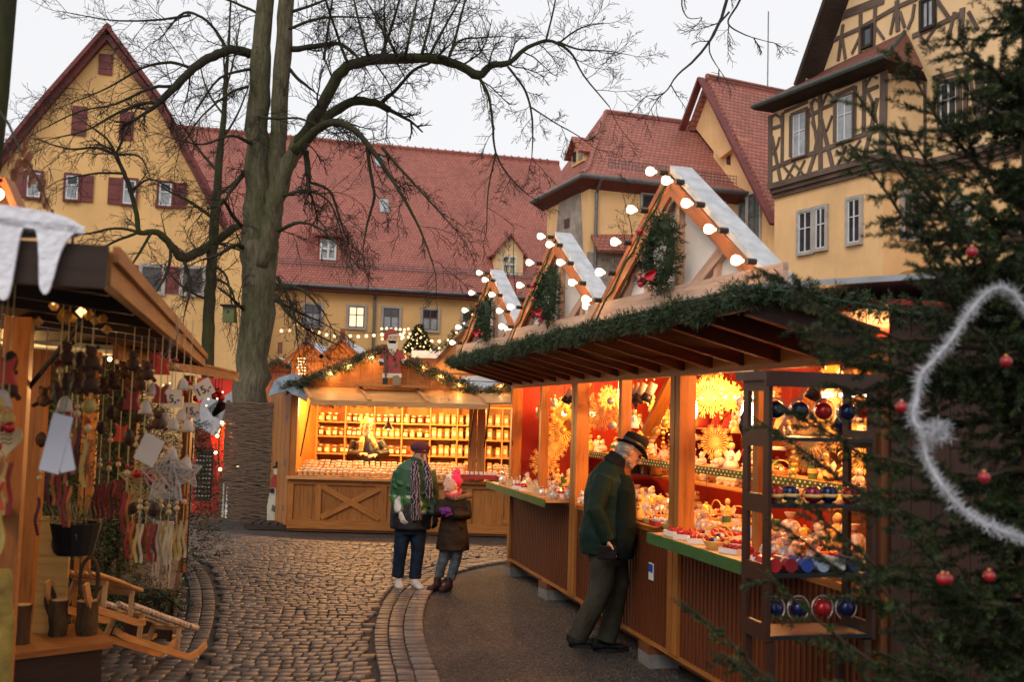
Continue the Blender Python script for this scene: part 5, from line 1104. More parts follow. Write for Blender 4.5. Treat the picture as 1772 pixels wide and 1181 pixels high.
# awning: sloping planks and joists
AW = .72
m = MB()
for i in range(9): y0_, y1_ = .03+i*(AW-.03)/9, .03+(i+1)*(AW-.03)/9-.004; z = lambda y: 2.36+(y/AW)*.16; m.hexa([Vector(p) for p in ((-.1, y0_, z(y0_)), (RL+.1, y0_, z(y0_)), (RL+.1, y1_, z(y1_)), (-.1, y1_, z(y1_)), (-.1, y0_, z(y0_)+.02), (RL+.1, y0_, z(y0_)+.02), (RL+.1, y1_, z(y1_)+.02), (-.1, y1_, z(y1_)+.02))], Vector((1, 0, 0)))
m.build('awning', M_aw, shop)
i = 0; x = .0
while x < RL+.05:
    m = MB(); m.beam((x, .02, 2.30), (x, AW-.02, 2.47), .05, .10); m.build('joist', M_aw, shop); x += .47
m = MB(); m.b2((-.1, AW, 2.44), (RL+.1, AW+.025, 2.56)); m.build('fascia', M_aw, shop)
m = MB()
for q in ([(-.1, AW+.02, 2.565), (RL+.1, AW+.02, 2.565), (RL+.1, -1.3, 2.80), (-.1, -1.3, 2.80)], [(-.1, -1.3, 2.80), (RL+.1, -1.3, 2.80), (RL+.1, -2.9, 2.45), (-.1, -2.9, 2.45)]): slab(m, [Vector(p) for p in q], .03, Vector((0, 0, 1)), Vector((1, 0, 0)))
m.build('roof', M_roofing, shop)
for i, x in enumerate((7.42, 5.9, 4.5, 3.0, 1.6, .2)):   # concrete and timber blocks under the stall
    t = thing('support_block', ORD[i]+' block from the far end under the long stall', 'block', tuple(rl(x, -.08, 0)), RZ+rng.normal(0, .06), 'blocks under the long stall'); m = MB()
    w = .2+.06*(i % 2); m.box((0, 0, .05), (w, .24, .1)); m.build('lower_block', plain('concrete_%s' % 'abcdef'[i], (.16, .15, .14), .9, var=.3, bs=.5), t) if i < 1 or i % 2 else m.build('lower_block', M_pined, t)
    m = MB(); m.box((.01, .01, .135), (w*.9, .22, .066)); m.build('upper_block', M_pined, t)
# fir garland on the awning edge
gp = [rl(RL+.1, AW+.03, 2.52)]; n_ = 60
for i in range(n_+1): x = RL+.1-(RL+.25)*i/n_; gp.append(rl(x, AW+.05+rng.normal(0, .01), 2.495+.02*sin(i*1.1)+rng.normal(0, .006)))
garland('fir_garland', 'thick fir garland along the front edge of the long stall awning', gp, .066, 460, nb=10, ln=.036, w=.0032)
gp = [rl(-.15, AW+.03, 2.54)]+[rl(-.16, AW-.12*i, 2.54-.012*i) for i in range(1, 20)]
garland('fir_garland', 'fir garland round the near end of the long stall awning', gp, .07, 330, nb=11, ln=.036, w=.003)
# ---------------------------------------------------------------- light triangles on the awning
M_tri = wood('frame_wood', (.40, .13, .03), .45); M_snowb = plain('snowy_board', (.50, .50, .51), .85, var=.2, vs=12, bs=.6); M_pan = plain('white_panel', (.82, .76, .70), .6, var=.06); M_cab = plain('green_cable', (.03, .11, .05), .5)
def wreath_at(M_, c, lab):
    t = thing('fir_wreath', lab, 'wreath', tuple(c), M_, 'wreaths in the light triangles'); pa = [(.14*cos(a), 0, .18*sin(a)) for a in np.linspace(0, 2*pi, 25)]
    m = MB(); m.tube(pa, .03, 6, cap=False); m.build('ring', M_fir2, t); sprigs(pa, .075, 330, nb=10, ln=.04, w=.004, name='sprigs', parent=t)
    for i in range(4): a = -1.6+rng.normal(0, .5)+(i == 3)*2.5; m = MB(); p = Vector((.14*cos(a), .07, .18*sin(a))); [m.ball(p+Vector(rng.normal(0, .022, 3)), .022, 6) for _ in range(1)]; m.build('berry', M_berry, t)
    for s_ in (-1, 1): m = MB(); p = Vector((0.02, .08, -.16)); m.rings([[p+Vector((s_*.1*f, .02*cos(f*3), .045*cos(a)*f+.01)) if j % 2 else p+Vector((s_*.1*f, .03*sin(f*3), .045*cos(a)*f)) for j, a in enumerate(np.linspace(0, 5.2, 6))] for f in (.1, .6, 1.0)]); m.build('bow_loop', M_berry, t)
    return t
M_berry = plain('berry_red', (.45, .015, .03), .35, var=.2)
TH, TW = .90, 1.22
bulbm = MB(); bulbm.lathe([(.012, -.055), (.016, -.04), (.036, -.015), (.042, .01), (.036, .035), (.018, .046), (.001, .048)], n=12, M=Matrix.Rotation(-pi/2, 3, 'X')); 
BP = None; SP = None
for ti, xa in enumerate((1.10, 3.58, 6.02)):
    lab = ['nearest and largest looking', 'middle', 'farthest'][ti]
    rot = RZ+R(5.5); c = rl(xa+.06, .46, 2.54)
    t = thing('light_triangle', lab+' wooden light triangle with glowing bulbs on the long stall awning', 'light triangle', tuple(c), rot, 'light triangles on the awning')
    A_, B_, T_ = Vector((-TW, 0, 0)), Vector((TW, 0, 0)), Vector((0, 0, TH))
    m = MB(); m.prism([(-TW+.08, .03), (TW-.08, .03), (0, TH-.05)], (0, .09, 0), (1, 0, 0), (0, 0, 1), .015); m.build('panel', M_pan, t)
    for s_, mt in ((-1, M_snowb), (1, M_tri)):
        e = Vector((s_*TW, 0, 0)); nn = Vector((s_*TH, 0, TW)).normalized(); q = [T_, e, e-nn*.032, T_-Vector((0, 0, .05))]
        f0 = [p+Vector((0, .20, 0)) for p in q]; q = [p+Vector((0, .05, 0)) for p in q]; m = MB(); m.idx(q+f0, [(0, 1, 2, 3), (7, 6, 5, 4), (0, 4, 5, 1), (1, 5, 6, 2), (2, 6, 7, 3), (3, 7, 4, 0)], Vector((s_*TW, 0, -TH)).normalized())
        m.build('rafter', mt if s_ < 0 else M_tri, t, rot=None)
        m = MB(); q2 = [T_-nn*.033-Vector((0, 0, .03)), e-nn*.033, e-nn*.12, T_-Vector((0, 0, .19))]; f0 = [p+Vector((0, .175, 0)) for p in q2]; f1 = [p+Vector((0, .198, 0)) for p in q2]; m.idx(f0+f1, [(3, 2, 1, 0), (4, 5, 6, 7), (0, 1, 5, 4), (1, 2, 6, 5), (2, 3, 7, 6), (3, 0, 4, 7)], Vector((s_*TW, 0, -TH)).normalized()); m.build('trim_board', M_tri, t)
        # bulbs along the front edge
        for f_ in ((.03, .24, .43, .62, .80) if s_ > 0 else (.14, .34, .55, .78)):
            p = T_.lerp(e, f_)+Vector((0, .2, -.015)); 
            lamp('bulb_glow', tuple(p+Vector((0, .10, -.01))), 1.3, (1, .52, .2), .03, t)
            if BP is None:
                BP = bulbm.build('bulb', M_bulb, t, smooth=True); BP.scale = (.66,)*3; BP.location = p+Vector((0, .11, 0)); mm = MB(); mm.tube([(0, 0, 0), (0, .055, 0)], .017, 10); SP = mm.build('socket', M_sock, t); SP.location = p
            else:
                for o_, l_ in ((BP, p+Vector((0, .11, 0))), (SP, p)): c_ = o_.copy(); C.objects.link(c_); c_.parent = t; c_.location = l_
    m = MB(); m.b2((-TW+.02, .17, -.03), (TW-.02, .2, .15)); m.build('base_board', M_pan if 0 else wood('pale_base', (.56, .36, .25), .6) if 'pale_base' not in MATS else MATS['pale_base'], t)
    m = MB(); m.beam((.0, .12, .10), (.0, .12, TH-.12), .05, .05, (0, 1, 0))
    for s_ in (-1, 1): m.beam((s_*.12, .12, .10), (s_*.60, .122, .36), .07, .045, (0, 1, 0)); m.beam((s_*.78, .12, .1), (s_*.60, .118, .38), .05, .04, (0, 1, 0)); m.beam((s_*.42, .12, .10), (s_*.46, .11, .36), .045, .03, (0, 1, 0))
    m.build('strut', MATS['pale_base'], t)
    m = MB(); pp = []
    for k in range(13): f_ = k/12; pp.append(T_.lerp(B_, f_)+Vector((-.03, .205, -.07+.02*sin(k*2.2))))
    m.tube(pp, .006, 5); m.build('cable', M_cab, t)
    M4 = Matrix.Rotation(rot, 3, 'Z'); wreath_at(rot, Vector(c)+M4@Vector((.02, .25, .36)), lab.split()[0]+' fir wreath with red bow hanging in its light triangle')
# ---------------------------------------------------------------- things for sale
M_wglass = emit('lamp_white', (1, .9, .72), 7); M_tube = emit('tube_white', (1, .95, .85), 9); M_amber = tint('amber_glass', (.8, .45, .08), .1, .6)
M_bl = [plain(n_, c_, .15, .3, var=.1) for n_, c_ in (('bauble_red', (.36, .015, .015)), ('bauble_blue', (.012, .016, .07)), ('bauble_gold', (.7, .4, .08)), ('bauble_silver', (.5, .48, .45)), ('bauble_wine', (.2, .01, .03)))]
def proto_start(name, cat): return thing(name, 'x', cat)
def straw_star():
    t = proto_start('straw_star', 'straw star'); m = MB(); k = 12
    for i in range(k):
        a = pi*i/k; d = Vector((cos(a), 0, sin(a))); r_ = .15 if i % 2 else .12; m.beam(-d*r_, d*r_, .008, .003, (0, 1, 0)); 
        for s_ in (-1, 1): e = Vector((-sin(a), 0, cos(a))); m.beam(d*s_*r_*.6, d*s_*r_+e*.02, .005, .002, (0, 1, 0)); m.beam(d*s_*r_*.6, d*s_*r_-e*.02, .005, .002, (0, 1, 0))
    m.build('rays', M_gold, t); m = MB(); m.tube([(0, -.006, 0), (0, .006, 0)], .03, 10); m.build('centre', M_gold, t); m = MB(); m.tube([(0, 0, .12), (0, 0, .4)], .0015, 3); m.build('thread', M_wire, t); return t
def white_star():
    t = proto_start('paper_star', 'paper star'); m = MB(); P_ = []
    for i in range(16): a = pi*i/8; r_ = .1 if i % 2 == 0 else .045; P_.append((r_*cos(a), r_*sin(a)))
    m.prism(P_, (0, .01, 0), (1, 0, 0), (0, 0, 1), -.02); m.build('star', plain('paper_white', (.55, .42, .24), .6, var=.1), t); m = MB(); m.tube([(0, 0, .09), (0, 0, .35)], .0015, 3); m.build('thread', M_wire, t); return t
def angel(col, nm, hang=True):
    t = proto_start(nm, 'angel figure'); m = MB(); m.lathe([(.055, 0), (.05, .03), (.03, .09), (.014, .125), (.012, .13)], n=12); m.build('dress', col, t, smooth=True); m = MB(); m.ball((0, 0, .15), .022, 10); m.build('head', M_skin2, t, smooth=True)
    m = MB(); m.ball((0, -.006, .158), .023, 8); m.build('hair', M_gold, t, smooth=True)
    for s_ in (-1, 1): m = MB(); m.prism([(0, .08), (s_*.05, .13), (s_*.065, .1), (s_*.05, .06), (s_*.02, .06)][::s_], (0, -.02, 0), (1, 0, 0), (0, 0, 1), .008); m.build('wing', M_lab, t); m = MB(); m.tube([(s_*.015, .01, .115), (s_*.03, .035, .09), (s_*.01, .05, .09)], [.009, .008, .006], 6); m.build('arm', col, t)
    return t
def bauble(i, nm):
    t = proto_start(nm, 'bauble'); m = MB(); m.ball((0, 0, 0), .045, 14); m.build('ball', M_bl[i], t, smooth=True); m = MB(); m.tube([(0, 0, .042), (0, 0, .056)], .01, 8); m.build('cap', M_gold, t); m = MB(); m.tube([(0, 0, .056), (0, 0, .3)], .0012, 3); m.build('thread', M_wire, t); return t
def drop_orn():
    t = proto_start('glass_drop', 'ornament'); m = MB(); m.lathe([(.002, -.14), (.008, -.08), (.03, -.03), (.036, 0), (.02, .03), (.028, .05), (.01, .08), (.004, .1)], n=12); m.build('drop', M_bl[1], t, smooth=True); m = MB(); m.tube([(0, 0, .1), (0, 0, .35)], .0012, 3); m.build('thread', M_wire, t); return t
def lantern():
    t = proto_start('glass_lantern', 'lantern'); m = MB(); Rr = []
    for r_, z in ((.02, -.075), (.06, -.055), (.088, 0), (.075, .045), (.035, .065), (.03, .075)): Rr.append([Vector((r_*(1+.06*cos(10*a))*cos(a), r_*(1+.06*cos(10*a))*sin(a), z)) for a in np.linspace(0, 2*pi, 41)[:-1]])
    m.rings(Rr); m.build('globe', M_amber, t, smooth=True); m = MB(); m.lathe([(.035, .07), (.03, .1), (.014, .13), (.01, .2)], n=10); m.build('neck', M_gold, t); m = MB(); m.ball((0, 0, 0), .032, 8); m.build('bulb', M_bulb, t); m = MB(); m.tube([(0, 0, .2), (0, 0, .5)], .004, 4); m.build('cord', M_wire, t); return t
def star_lantern():
    t = proto_start('white_lantern', 'lantern'); m = MB(); Rr = []
    for i in range(9): z = -.08+.02*i; r_ = (.06+.018*sin(pi*i/8))*(1+.04*(i % 2)); Rr.append([Vector((r_*cos(a), r_*sin(a), z)) for a in np.linspace(0, 2*pi, 17)[:-1]])
    m.rings(Rr); m.build('shade', M_wglass, t, smooth=True); m = MB(); m.tube([(0, 0, .08), (0, 0, .1)], .03, 10); m.build('cap', M_zinc, t); m = MB(); m.tube([(0, 0, .1), (0, 0, .4)], .004, 4); m.build('cord', M_wire, t); return t
def spot():
    t = proto_start('spotlight', 'spotlight'); D_ = Vector((.25, .35, -.9)).normalized(); q = D_.to_track_quat('Z', 'Y').to_matrix(); m = MB(); m.lathe([(.03, 0), (.035, .02), (.035, .09)], n=14, M=q); m.build('housing', M_cream, t, smooth=True); m = MB(); m.lathe([(.036, .09), (.05, .15), (.047, .15), (.03, .1)], n=14, M=q); m.build('shade', M_black, t, smooth=True)
    m = MB(); m.tube([D_*.125, D_*.135], .038, 12); m.build('lens', M_wglass, t); m = MB(); m.tube([(0, 0, .02), (0, 0, .12)], .008, 6); m.tube([(0, 0, .12), (0, 0, .14)], .03, 10); m.build('mount', M_black, t); return t
def tubel():
    t = proto_start('fluorescent_tube', 'tube light'); m = MB(); m.tube([(-.27, 0, 0), (.27, 0, 0)], .016, 8); m.build('tube', M_tube, t); m = MB(); m.box((0, 0, .035), (.6, .05, .03)); m.box((-.285, 0, .01), (.03, .04, .04)); m.box((.285, 0, .01), (.03, .04, .04)); m.build('fitting', M_whitep, t); return t
def carton(col, nm, item=None):
    t = proto_start(nm, 'gift box'); m = MB(); m.box((0, 0, .012), (.15, .11, .024)); m.b2((-.075, -.055, .024), (-.069, .055, .034)); m.b2((.069, -.055, .024), (.075, .055, .034)); m.b2((-.069, -.055, .024), (.069, -.049, .034)); m.b2((-.069, .049, .024), (.069, .055, .034)); m.build('box', col, t)
    for i in range(3):
        for j in range(2): m = MB(); m.ball((-.043+.043*i, -.023+.046*j, .038), .019, 8); m.build('ornament', item, t, smooth=True)
    return t
def plush(c1, nm):
    t = proto_start(nm, 'figure'); m = MB(); m.ball((0, 0, .04), .045, 10, .9); m.build('body', c1, t, smooth=True); m = MB(); m.ball((0, .01, .095), .03, 10); m.build('head', c1, t, smooth=True)
    for s_ in (-1, 1): m = MB(); m.ball((s_*.022, 0, .122), .011, 6); m.build('ear', c1, t, smooth=True); m = MB(); m.tube([(s_*.03, .02, .05), (s_*.04, .05, .035)], [.014, .011], 6); m.build('arm', c1, t); m = MB(); m.tube([(s_*.025, .02, .015), (s_*.03, .06, .012)], [.017, .014], 6); m.build('leg', c1, t)
    m = MB(); m.ball((0, .04, .092), .006, 6); m.build('nose', M_black, t); return t
def house_orn():
    t = proto_start('wooden_crib', 'nativity house'); m = MB(); m.box((0, 0, .01), (.36, .2, .02)); m.build('base', M_pined, t); m = MB()
    for s_ in (-1, 1): m.b2((s_*.15-.01, -.08, .02), (s_*.15+.01, .08, .16))
    m.b2((-.15, -.08, .02), (.15, -.065, .16)); m.build('wall', M_pine2, t); m = MB()
    for s_ in (-1, 1): m.beam((s_*.21, 0, .14), (0, 0, .27), .22, .015, (0, 0, 1))
    m.build('roof', plain('straw_roof', (.25, .16, .06), .9, var=.5, vs=40, bs=.6), t)
    for i in range(3): m = MB(); m.lathe([(.018, .02), (.016, .05), (.008, .075), (.011, .085), (.001, .1)], (-.06+.06*i, .02, 0), 8); m.build('crib_figure', [M_red2, M_cream, M_bl[1]][i], t)
    return t
def chain(col, nm):
    t = proto_start(nm, 'bead chain'); m = MB(); m.tube([(0, 0, .25), (0, 0, -.3)], .0012, 3); m.build('thread', M_wire, t); 
    for i in range(7): m = MB(); m.ball((0, 0, -.02-.042*i), .015+.005*(i % 2), 8); m.build('bead', col, t, smooth=True)
    return t
def pack():
    t = proto_start('cellophane_pack', 'gift pack'); m = MB(); Rr = []
    for i, (r_, z) in enumerate(((.03, 0), (.045, .015), (.05, .045), (.035, .075), (.012, .09), (.03, .12))): Rr.append([Vector((r_*(1+.22*sin(3*a+i*1.3))*cos(a), r_*(1+.2*cos(4*a+i))*sin(a), z)) for a in np.linspace(0, 2*pi, 15)[:-1]])
    m.rings(Rr); m.build('wrapping', plain('cellophane', (.55, .48, .42), .18, .35, var=.5, vs=30), t); m = MB(); m.tube([(0, 0, .086), (0, 0, .094)], .016, 8); m.build('ribbon', M_red2, t)
    for i in range(4): m = MB(); m.ball((.02*cos(i*1.6), -.03, .025+.012*i), .014, 7); m.build('sweet', [M_bl[0], M_gold, M_bl[3], M_fir][i], t)
    return t
def candle():
    t = proto_start('pillar_candle', 'candle'); m = MB(); m.tube([(0, 0, 0), (0, 0, .10)], .028, 12); m.build('wax', plain('green_wax', (.06, .13, .04), .5), t); m = MB(); m.tube([(0, 0, .10), (0, 0, .112)], .002, 4); m.build('wick', M_wire, t); m = MB(); m.tube([(0, 0, .035), (0, 0, .06)], .029, 12); m.build('band', M_gold, t); return t
def basket():
    t = proto_start('straw_basket', 'basket'); m = MB(); m.lathe([(.05, 0), (.075, .04), (.07, .042), (.045, .008)], n=14); m.build('bowl', M_gold, t); m = MB(); m.tube([(.075*cos(a), 0, .035+.08*sin(a)) for a in np.linspace(0, pi, 10)], .004, 5); m.build('handle', M_gold, t)
    for i in range(9): a = i*2.4; m = MB(); r_ = .045*sqrt(i/9); m.ball((r_*cos(a), r_*sin(a), .045), .017, 7); m.build('ornament', M_bl[(0, 2, 3, 1)[i % 4]], t, smooth=True)
    return t
def card():
    t = proto_start('price_card', 'price card'); m = MB(); m.box((0, 0, .035), (.11, .004, .07), Matrix.Rotation(R(-12), 3, 'X')); m.build('card', M_lab, t); m = MB()
    for i in range(3): m.box((0, .006+.0035*i, .055-.015*i), (.08-.02*(i == 2), .002, .004), Matrix.Rotation(R(-12), 3, 'X'))
    m.build('writing', M_wire, t); return t
M_plw = plain('plush_white', (.72, .62, .52), .9, bs=.6, bsc=300, var=.1); M_plb = plain('plush_brown', (.22, .11, .05), .9, bs=.6, bsc=300)
PR_ = dict(star=straw_star(), wstar=white_star(), angel=angel(M_white, 'white_angel'), rangel=angel(M_red2, 'red_angel'), gangel=angel(M_gold, 'straw_angel'), br=bauble(0, 'red_bauble'), bg=bauble(2, 'gold_bauble'), bs=bauble(3, 'silver_bauble'), drop=drop_orn(), lan=lantern(), wl=star_lantern(), spot=spot(), tube=tubel(),
           cbox=carton(plain('carton_white', (.72, .66, .58), .6, var=.05), 'bauble_box', M_bl[0]), cbox2=carton(M_red2, 'red_bauble_box', M_bl[3]), pw=plush(M_plw, 'white_bear'), pb=plush(M_plb, 'brown_bear'), crib=house_orn(), card=card(), chg=chain(M_bl[2], 'gold_chain'), chr=chain(M_bl[0], 'red_chain'), pack=pack(), candle=candle(), basket=basket())
KIDS.clear(); cntr = {}
NM = dict(star='golden straw star', wstar='white paper star', angel='white robed angel', rangel='red robed angel', gangel='straw coloured angel', br='red glass bauble', bg='gold glass bauble', bs='silver glass bauble', drop='blue glass drop', lan='ribbed amber lantern', wl='glaring white lantern', spot='black hooded spotlight', tube='white tube light', cbox='white carton of red balls', cbox2='red carton of silver balls', pw='white plush bear', pb='brown plush bear', crib='straw roofed crib', chg='gold bead chain', chr='red bead chain', pack='cellophane gift pack', candle='green pillar candle', basket='straw basket of baubles', card='handwritten price card')
WH = dict(h='hanging in the long stall', s='on its middle shelf', c='on the long stall counter', b='on its rear shelves', r='under its red ceiling')
items = []
def put(k, where, x, y, z, rz=0, s=1.0): items.append((k, where, x, y, z, rz, s))
def flush():
    grp = {}
    for it in items: grp.setdefault((it[0], it[1]), []).append(it)
    for (k, w), L_ in grp.items():
        L_.sort(key=lambda q: -q[2])
        for i, (_, _, x, y, z, rz, s_) in enumerate(L_):
            lab = '%s %s from the far end, %s' % (ORD[min(i, 68)], NM[k], WH[w]) if len(L_) > 1 else '%s %s' % (NM[k], WH[w])
            place(PR_[k], tuple(rl(x, y, z)), RZ+rz, lab, NM[k].replace('balls', 'ball')+'s '+WH[w].replace('of the long stall', '').strip() if len(L_) > 1 else None or 'ornaments for sale', s_)
hk = ['star', 'star', 'wstar', 'br', 'bg', 'bs', 'drop', 'angel', 'gangel', 'chg', 'star', 'chg', 'chr', 'star', 'chg', 'bg']
for ln_, (y, n_, za, zb) in enumerate(((-.3, 30, 1.72, 2.1), (-.75, 38, 1.68, 2.2), (-1.25, 38, 1.6, 2.25), (-2.2, 38, 1.2, 2.3), (-2.45, 38, 1.3, 2.3))):
    for i in range(n_):
        k = hk[int(rng.integers(0, len(hk)))]; x = .15+(RL-.3)*(i+rng.random()*.8)/n_
        if any(abs(x-q) < .1 for q in (2.48, 4.95)) and ln_ == 0: continue
        put(k, 'h', x, y+rng.normal(0, .08), rng.uniform(za, zb), rng.uniform(-.6, .6)+(pi/2 if rng.random() < .6 else 0), rng.uniform(.8, 1.35) if k in ('star', 'wstar') else rng.uniform(.7, 1.1))
for i in range(34): k = ['angel', 'gangel', 'pw', 'basket', 'gangel', 'candle', 'pack'][int(rng.integers(0, 7))]; put(k, 's', .2+(RL-.4)*(i+.5)/34+rng.normal(0, .02), -.93+rng.normal(0, .03), 1.49, rng.uniform(-.4, .9), rng.uniform(.9, 1.3))
for i in range(30): k = ['pw', 'pb', 'basket', 'pack', 'rangel', 'gangel'][int(rng.integers(0, 6))]; put(k, 'b', .2+(RL-.4)*(i+.5)/30, -1.5, 1.27, rng.uniform(-.3, .9), rng.uniform(1.1, 1.5))
for i in range(26): k = ['angel', 'gangel', 'rangel', 'pw'][int(rng.integers(0, 4))]; put(k, 'b', .2+(RL-.4)*(i+.5)/26, -1.75, 1.82, rng.uniform(-.3, .9), rng.uniform(1.1, 1.7))
for j, y in enumerate((.15, .0, -.16, -.34, -.52)):
    n_ = 34
    for i in range(n_):
        x = .12+(RL-.24)*(i+.5)/n_+rng.normal(0, .02)
        if j == 0 and not (5.1 < x or .65 < x < 2.3): continue
        if j == 1 and any(abs(x-q) < .13 for q in (2.48, 4.95, 1.24, 3.7, 6.22, .05, 7.46)): continue
        if 1.24 < x < 2.3: k = ['cbox', 'pack', 'cbox', 'cbox2', 'basket', 'card', 'candle'][int(rng.integers(0, 7))]
        elif x < 1.24: k = ['cbox', 'pack', 'basket', 'br', 'bs', 'pack', 'cbox2'][int(rng.integers(0, 7))]
        elif x > 5.06 and j < 2: k = ['wstar', 'pack', 'wstar', 'card', 'cbox'][int(rng.integers(0, 5))]
        else: k = ['pack', 'cbox', 'basket', 'pb', 'pack', 'cbox2', 'candle', 'card', 'bg', 'basket', 'gangel', 'pw'][int(rng.integers(0, 12))]
        z = 1.086+(.045 if k in ('br', 'bs', 'bg') else .03 if k == 'wstar' else 0); put(k, 'c', x, y, z, rng.uniform(-.5, 1.2), rng.uniform(.9, 1.15) if k in ('cbox', 'cbox2') else rng.uniform(.8, 1.2) if k != 'wstar' else .8)
for i in range(36): k = ['gangel', 'basket', 'pw', 'candle', 'bg', 'pack', 'pb', 'pack', 'basket'][int(rng.integers(0, 9))]; put(k, 'c', .15+(RL-.3)*(i+.5)/36, -.68, 1.09+(.045 if k == 'bg' else 0), rng.uniform(-.4, 1), rng.uniform(1.0, 1.5))
for x in (6.0, 3.1, 1.6): put('crib', 'b', x, -1.1, 1.28, .6, 1.0)
for x in (6.55, 5.55): put('lan', 'h', x, -.35, 1.93, 0, 1.1)
put('wl', 'h', 3.35, -.45, 1.98, 0, 1.0); put('wl', 'h', 2.12, -.4, 1.95, 0, 1.0)
for x in (5.95, 5.75, 3.95, 3.82, 3.62, .9): put('spot', 'r', x, -.25, 2.2, rng.uniform(-.5, .5), 1.15)
for x in (5.2, 4.55, 3.9, 2.6, 1.9, 1.2, .5): put('tube', 'r', x, -1.35, 2.12, 0, 1)
# lights of the stall
for x, e in ((6.9, 62), (5.9, 74), (4.4, 90), (3.2, 90), (2.0, 90), (1.0, 84)): lamp('stall_lamp', tuple(rl(x, -.7, 2.25)), e, (1, .47, .13), .08)
for x, z, s_ in ((7.3, 1.35, 1.3), (7.25, 1.75, 1.5), (7.2, 1.95, 1.2), (6.9, 1.55, 1.1)): put('star', 'h', x, -.35-.2*(z > 1.6), z, pi/2+.1, s_)
flush()
# hanging price tag on the front near the man
ft = thing('notice', 'small blue and white notice on the slatted front behind the man', 'notice', tuple(rl(2.95, .012, .72)), RZ); m = MB(); m.box((0, 0, 0), (.09, .006, .13)); m.build('plate', M_white, ft); m = MB(); m.box((0, .004, .025), (.08, .003, .06)); m.build('print', plain('notice_blue', (.02, .08, .4), .5), ft)
# dark display rack at the near end
rk = thing('display_cabinet', 'dark brown cabinet of glass candle bowls before the near end of the long stall', 'display cabinet', tuple(rl(-.14, .66, 0)), RZ)
# local frame: x away from camera (depth), -y to the right (width)
M_cab2 = plain('cabinet_brown', (.045, .016, .009), .4, var=.2)
Dp, Wd = .27, .56; zz0, zz1 = .86, 2.10
for yy, nm in ((0, 'side_panel'), (-Wd, 'side_panel')):
    m = MB(); holes = [(.94, 1.13), (1.22, 1.46), (1.55, 1.78), (1.87, 2.05)]
    m.b2((0, yy-.02, zz0), (.055, yy, zz1)); m.b2((Dp-.055, yy-.02, zz0), (Dp, yy, zz1)); zp = zz0
    for a, b in holes: m.b2((.055, yy-.02, zp), (Dp-.055, yy, a)); zp = b
    m.b2((.055, yy-.02, zp), (Dp-.055, yy, zz1)); m.build(nm, M_cab2, rk)
for z in (zz0+.02, 1.17, 1.50, 1.82): m = MB(); m.b2((.0, -Wd, z-.01), (Dp, -.02, z+.01)); m.build('shelf', M_black, rk)
m = MB(); m.b2((-.03, -Wd-.05, zz1), (Dp+.03, .03, zz1+.045)); m.build('top', M_cab2, rk)
m = MB(); m.b2((-.03, -Wd-.052, zz1-.03), (-.031+.02, .032, zz1)); m.build('lip', M_cab2, rk)
for x in (.02, Dp-.02):
    for y in (-.03, -Wd+.02): m = MB(); m.beam((x, y, 0), (x, y, zz0), .035, .035); m.build('leg', M_cab2, rk)
bowl = thing('candle_bowl', 'x', 'candle bowl'); m = MB(); m.lathe([(.02, 0), (.045, .012), (.058, .045), (.05, .085), (.038, .098), (.034, .096), (.045, .05), (.02, .015)], n=16); m.build('bowl', M_bl[0], bowl, smooth=True); m = MB(); m.lathe([(.0585, .035), (.0605, .045), (.0585, .055)], n=16); m.build('painted_band', M_gold, bowl, smooth=True)
ball2 = thing('hanging_ball', 'x', 'ornament'); m = MB(); m.ball((0, 0, 0), .062, 18); m.build('ball', M_bl[1], ball2, smooth=True); m = MB(); m.tube([(.0, .085*sin(a), .085*cos(a)) for a in np.linspace(-2.6, 2.6, 20)], .005, 5); m.build('ring', M_bl[3], ball2); m = MB(); m.tube([(0, 0, .06), (0, 0, .085)], .003, 4); m.build('hook', M_zinc, ball2); KIDS.clear()
def rkp(x, y, z): return rk.location+RM@Vector((x, y, z))
bset = {0: M_bl[0], 1: M_bl[1], 2: M_bl[4]}
def recol(t, mt):
    for k_ in kids(t):
        if k_.name.startswith(('bowl', 'ball')): k_.data = k_.data.copy(); k_.data.materials[0] = mt
bowls = [bowl]; 
for i in (1, 4): b_ = dup(bowl); KIDS.clear(); recol(b_, M_bl[i]); bowls.append(b_)
KIDS.clear()
BN = ['red', 'dark blue', 'wine red']
for r_, z in ((0, 1.51),):
    for i in range(5): q = [0, 1, 2, 1, 0][i] if r_ == 0 else [2, 1, 0, 1, 2][i]; place(bowls[q], tuple(rkp(.08+.03*(i % 2), -.075-.104*i, z)), 0, '%s glass candle bowl, %s from the left on the cabinet\'s %s shelf' % (BN[q], ORD[i], ['middle', 'lower'][r_]), 'candle bowls in the cabinet', .78)
b2_ = dup(ball2); KIDS.clear(); recol(b2_, M_bl[0]); KIDS.clear(); balls = [ball2, b2_]
for r_, z in ((0, 1.96), (1, 1.0)):
    for i in range(4): q = [0, 0, 1, 0][i]; place(balls[q], tuple(rkp(.09, -.085-.13*i, z)), pi/2+.3,  '%s glass ball in a ring, %s from the left in the cabinet\'s %s tier' % (['dark blue', 'wine red'][q], ORD[i], ['top', 'bottom'][r_]), 'ringed balls in the cabinet', .7)
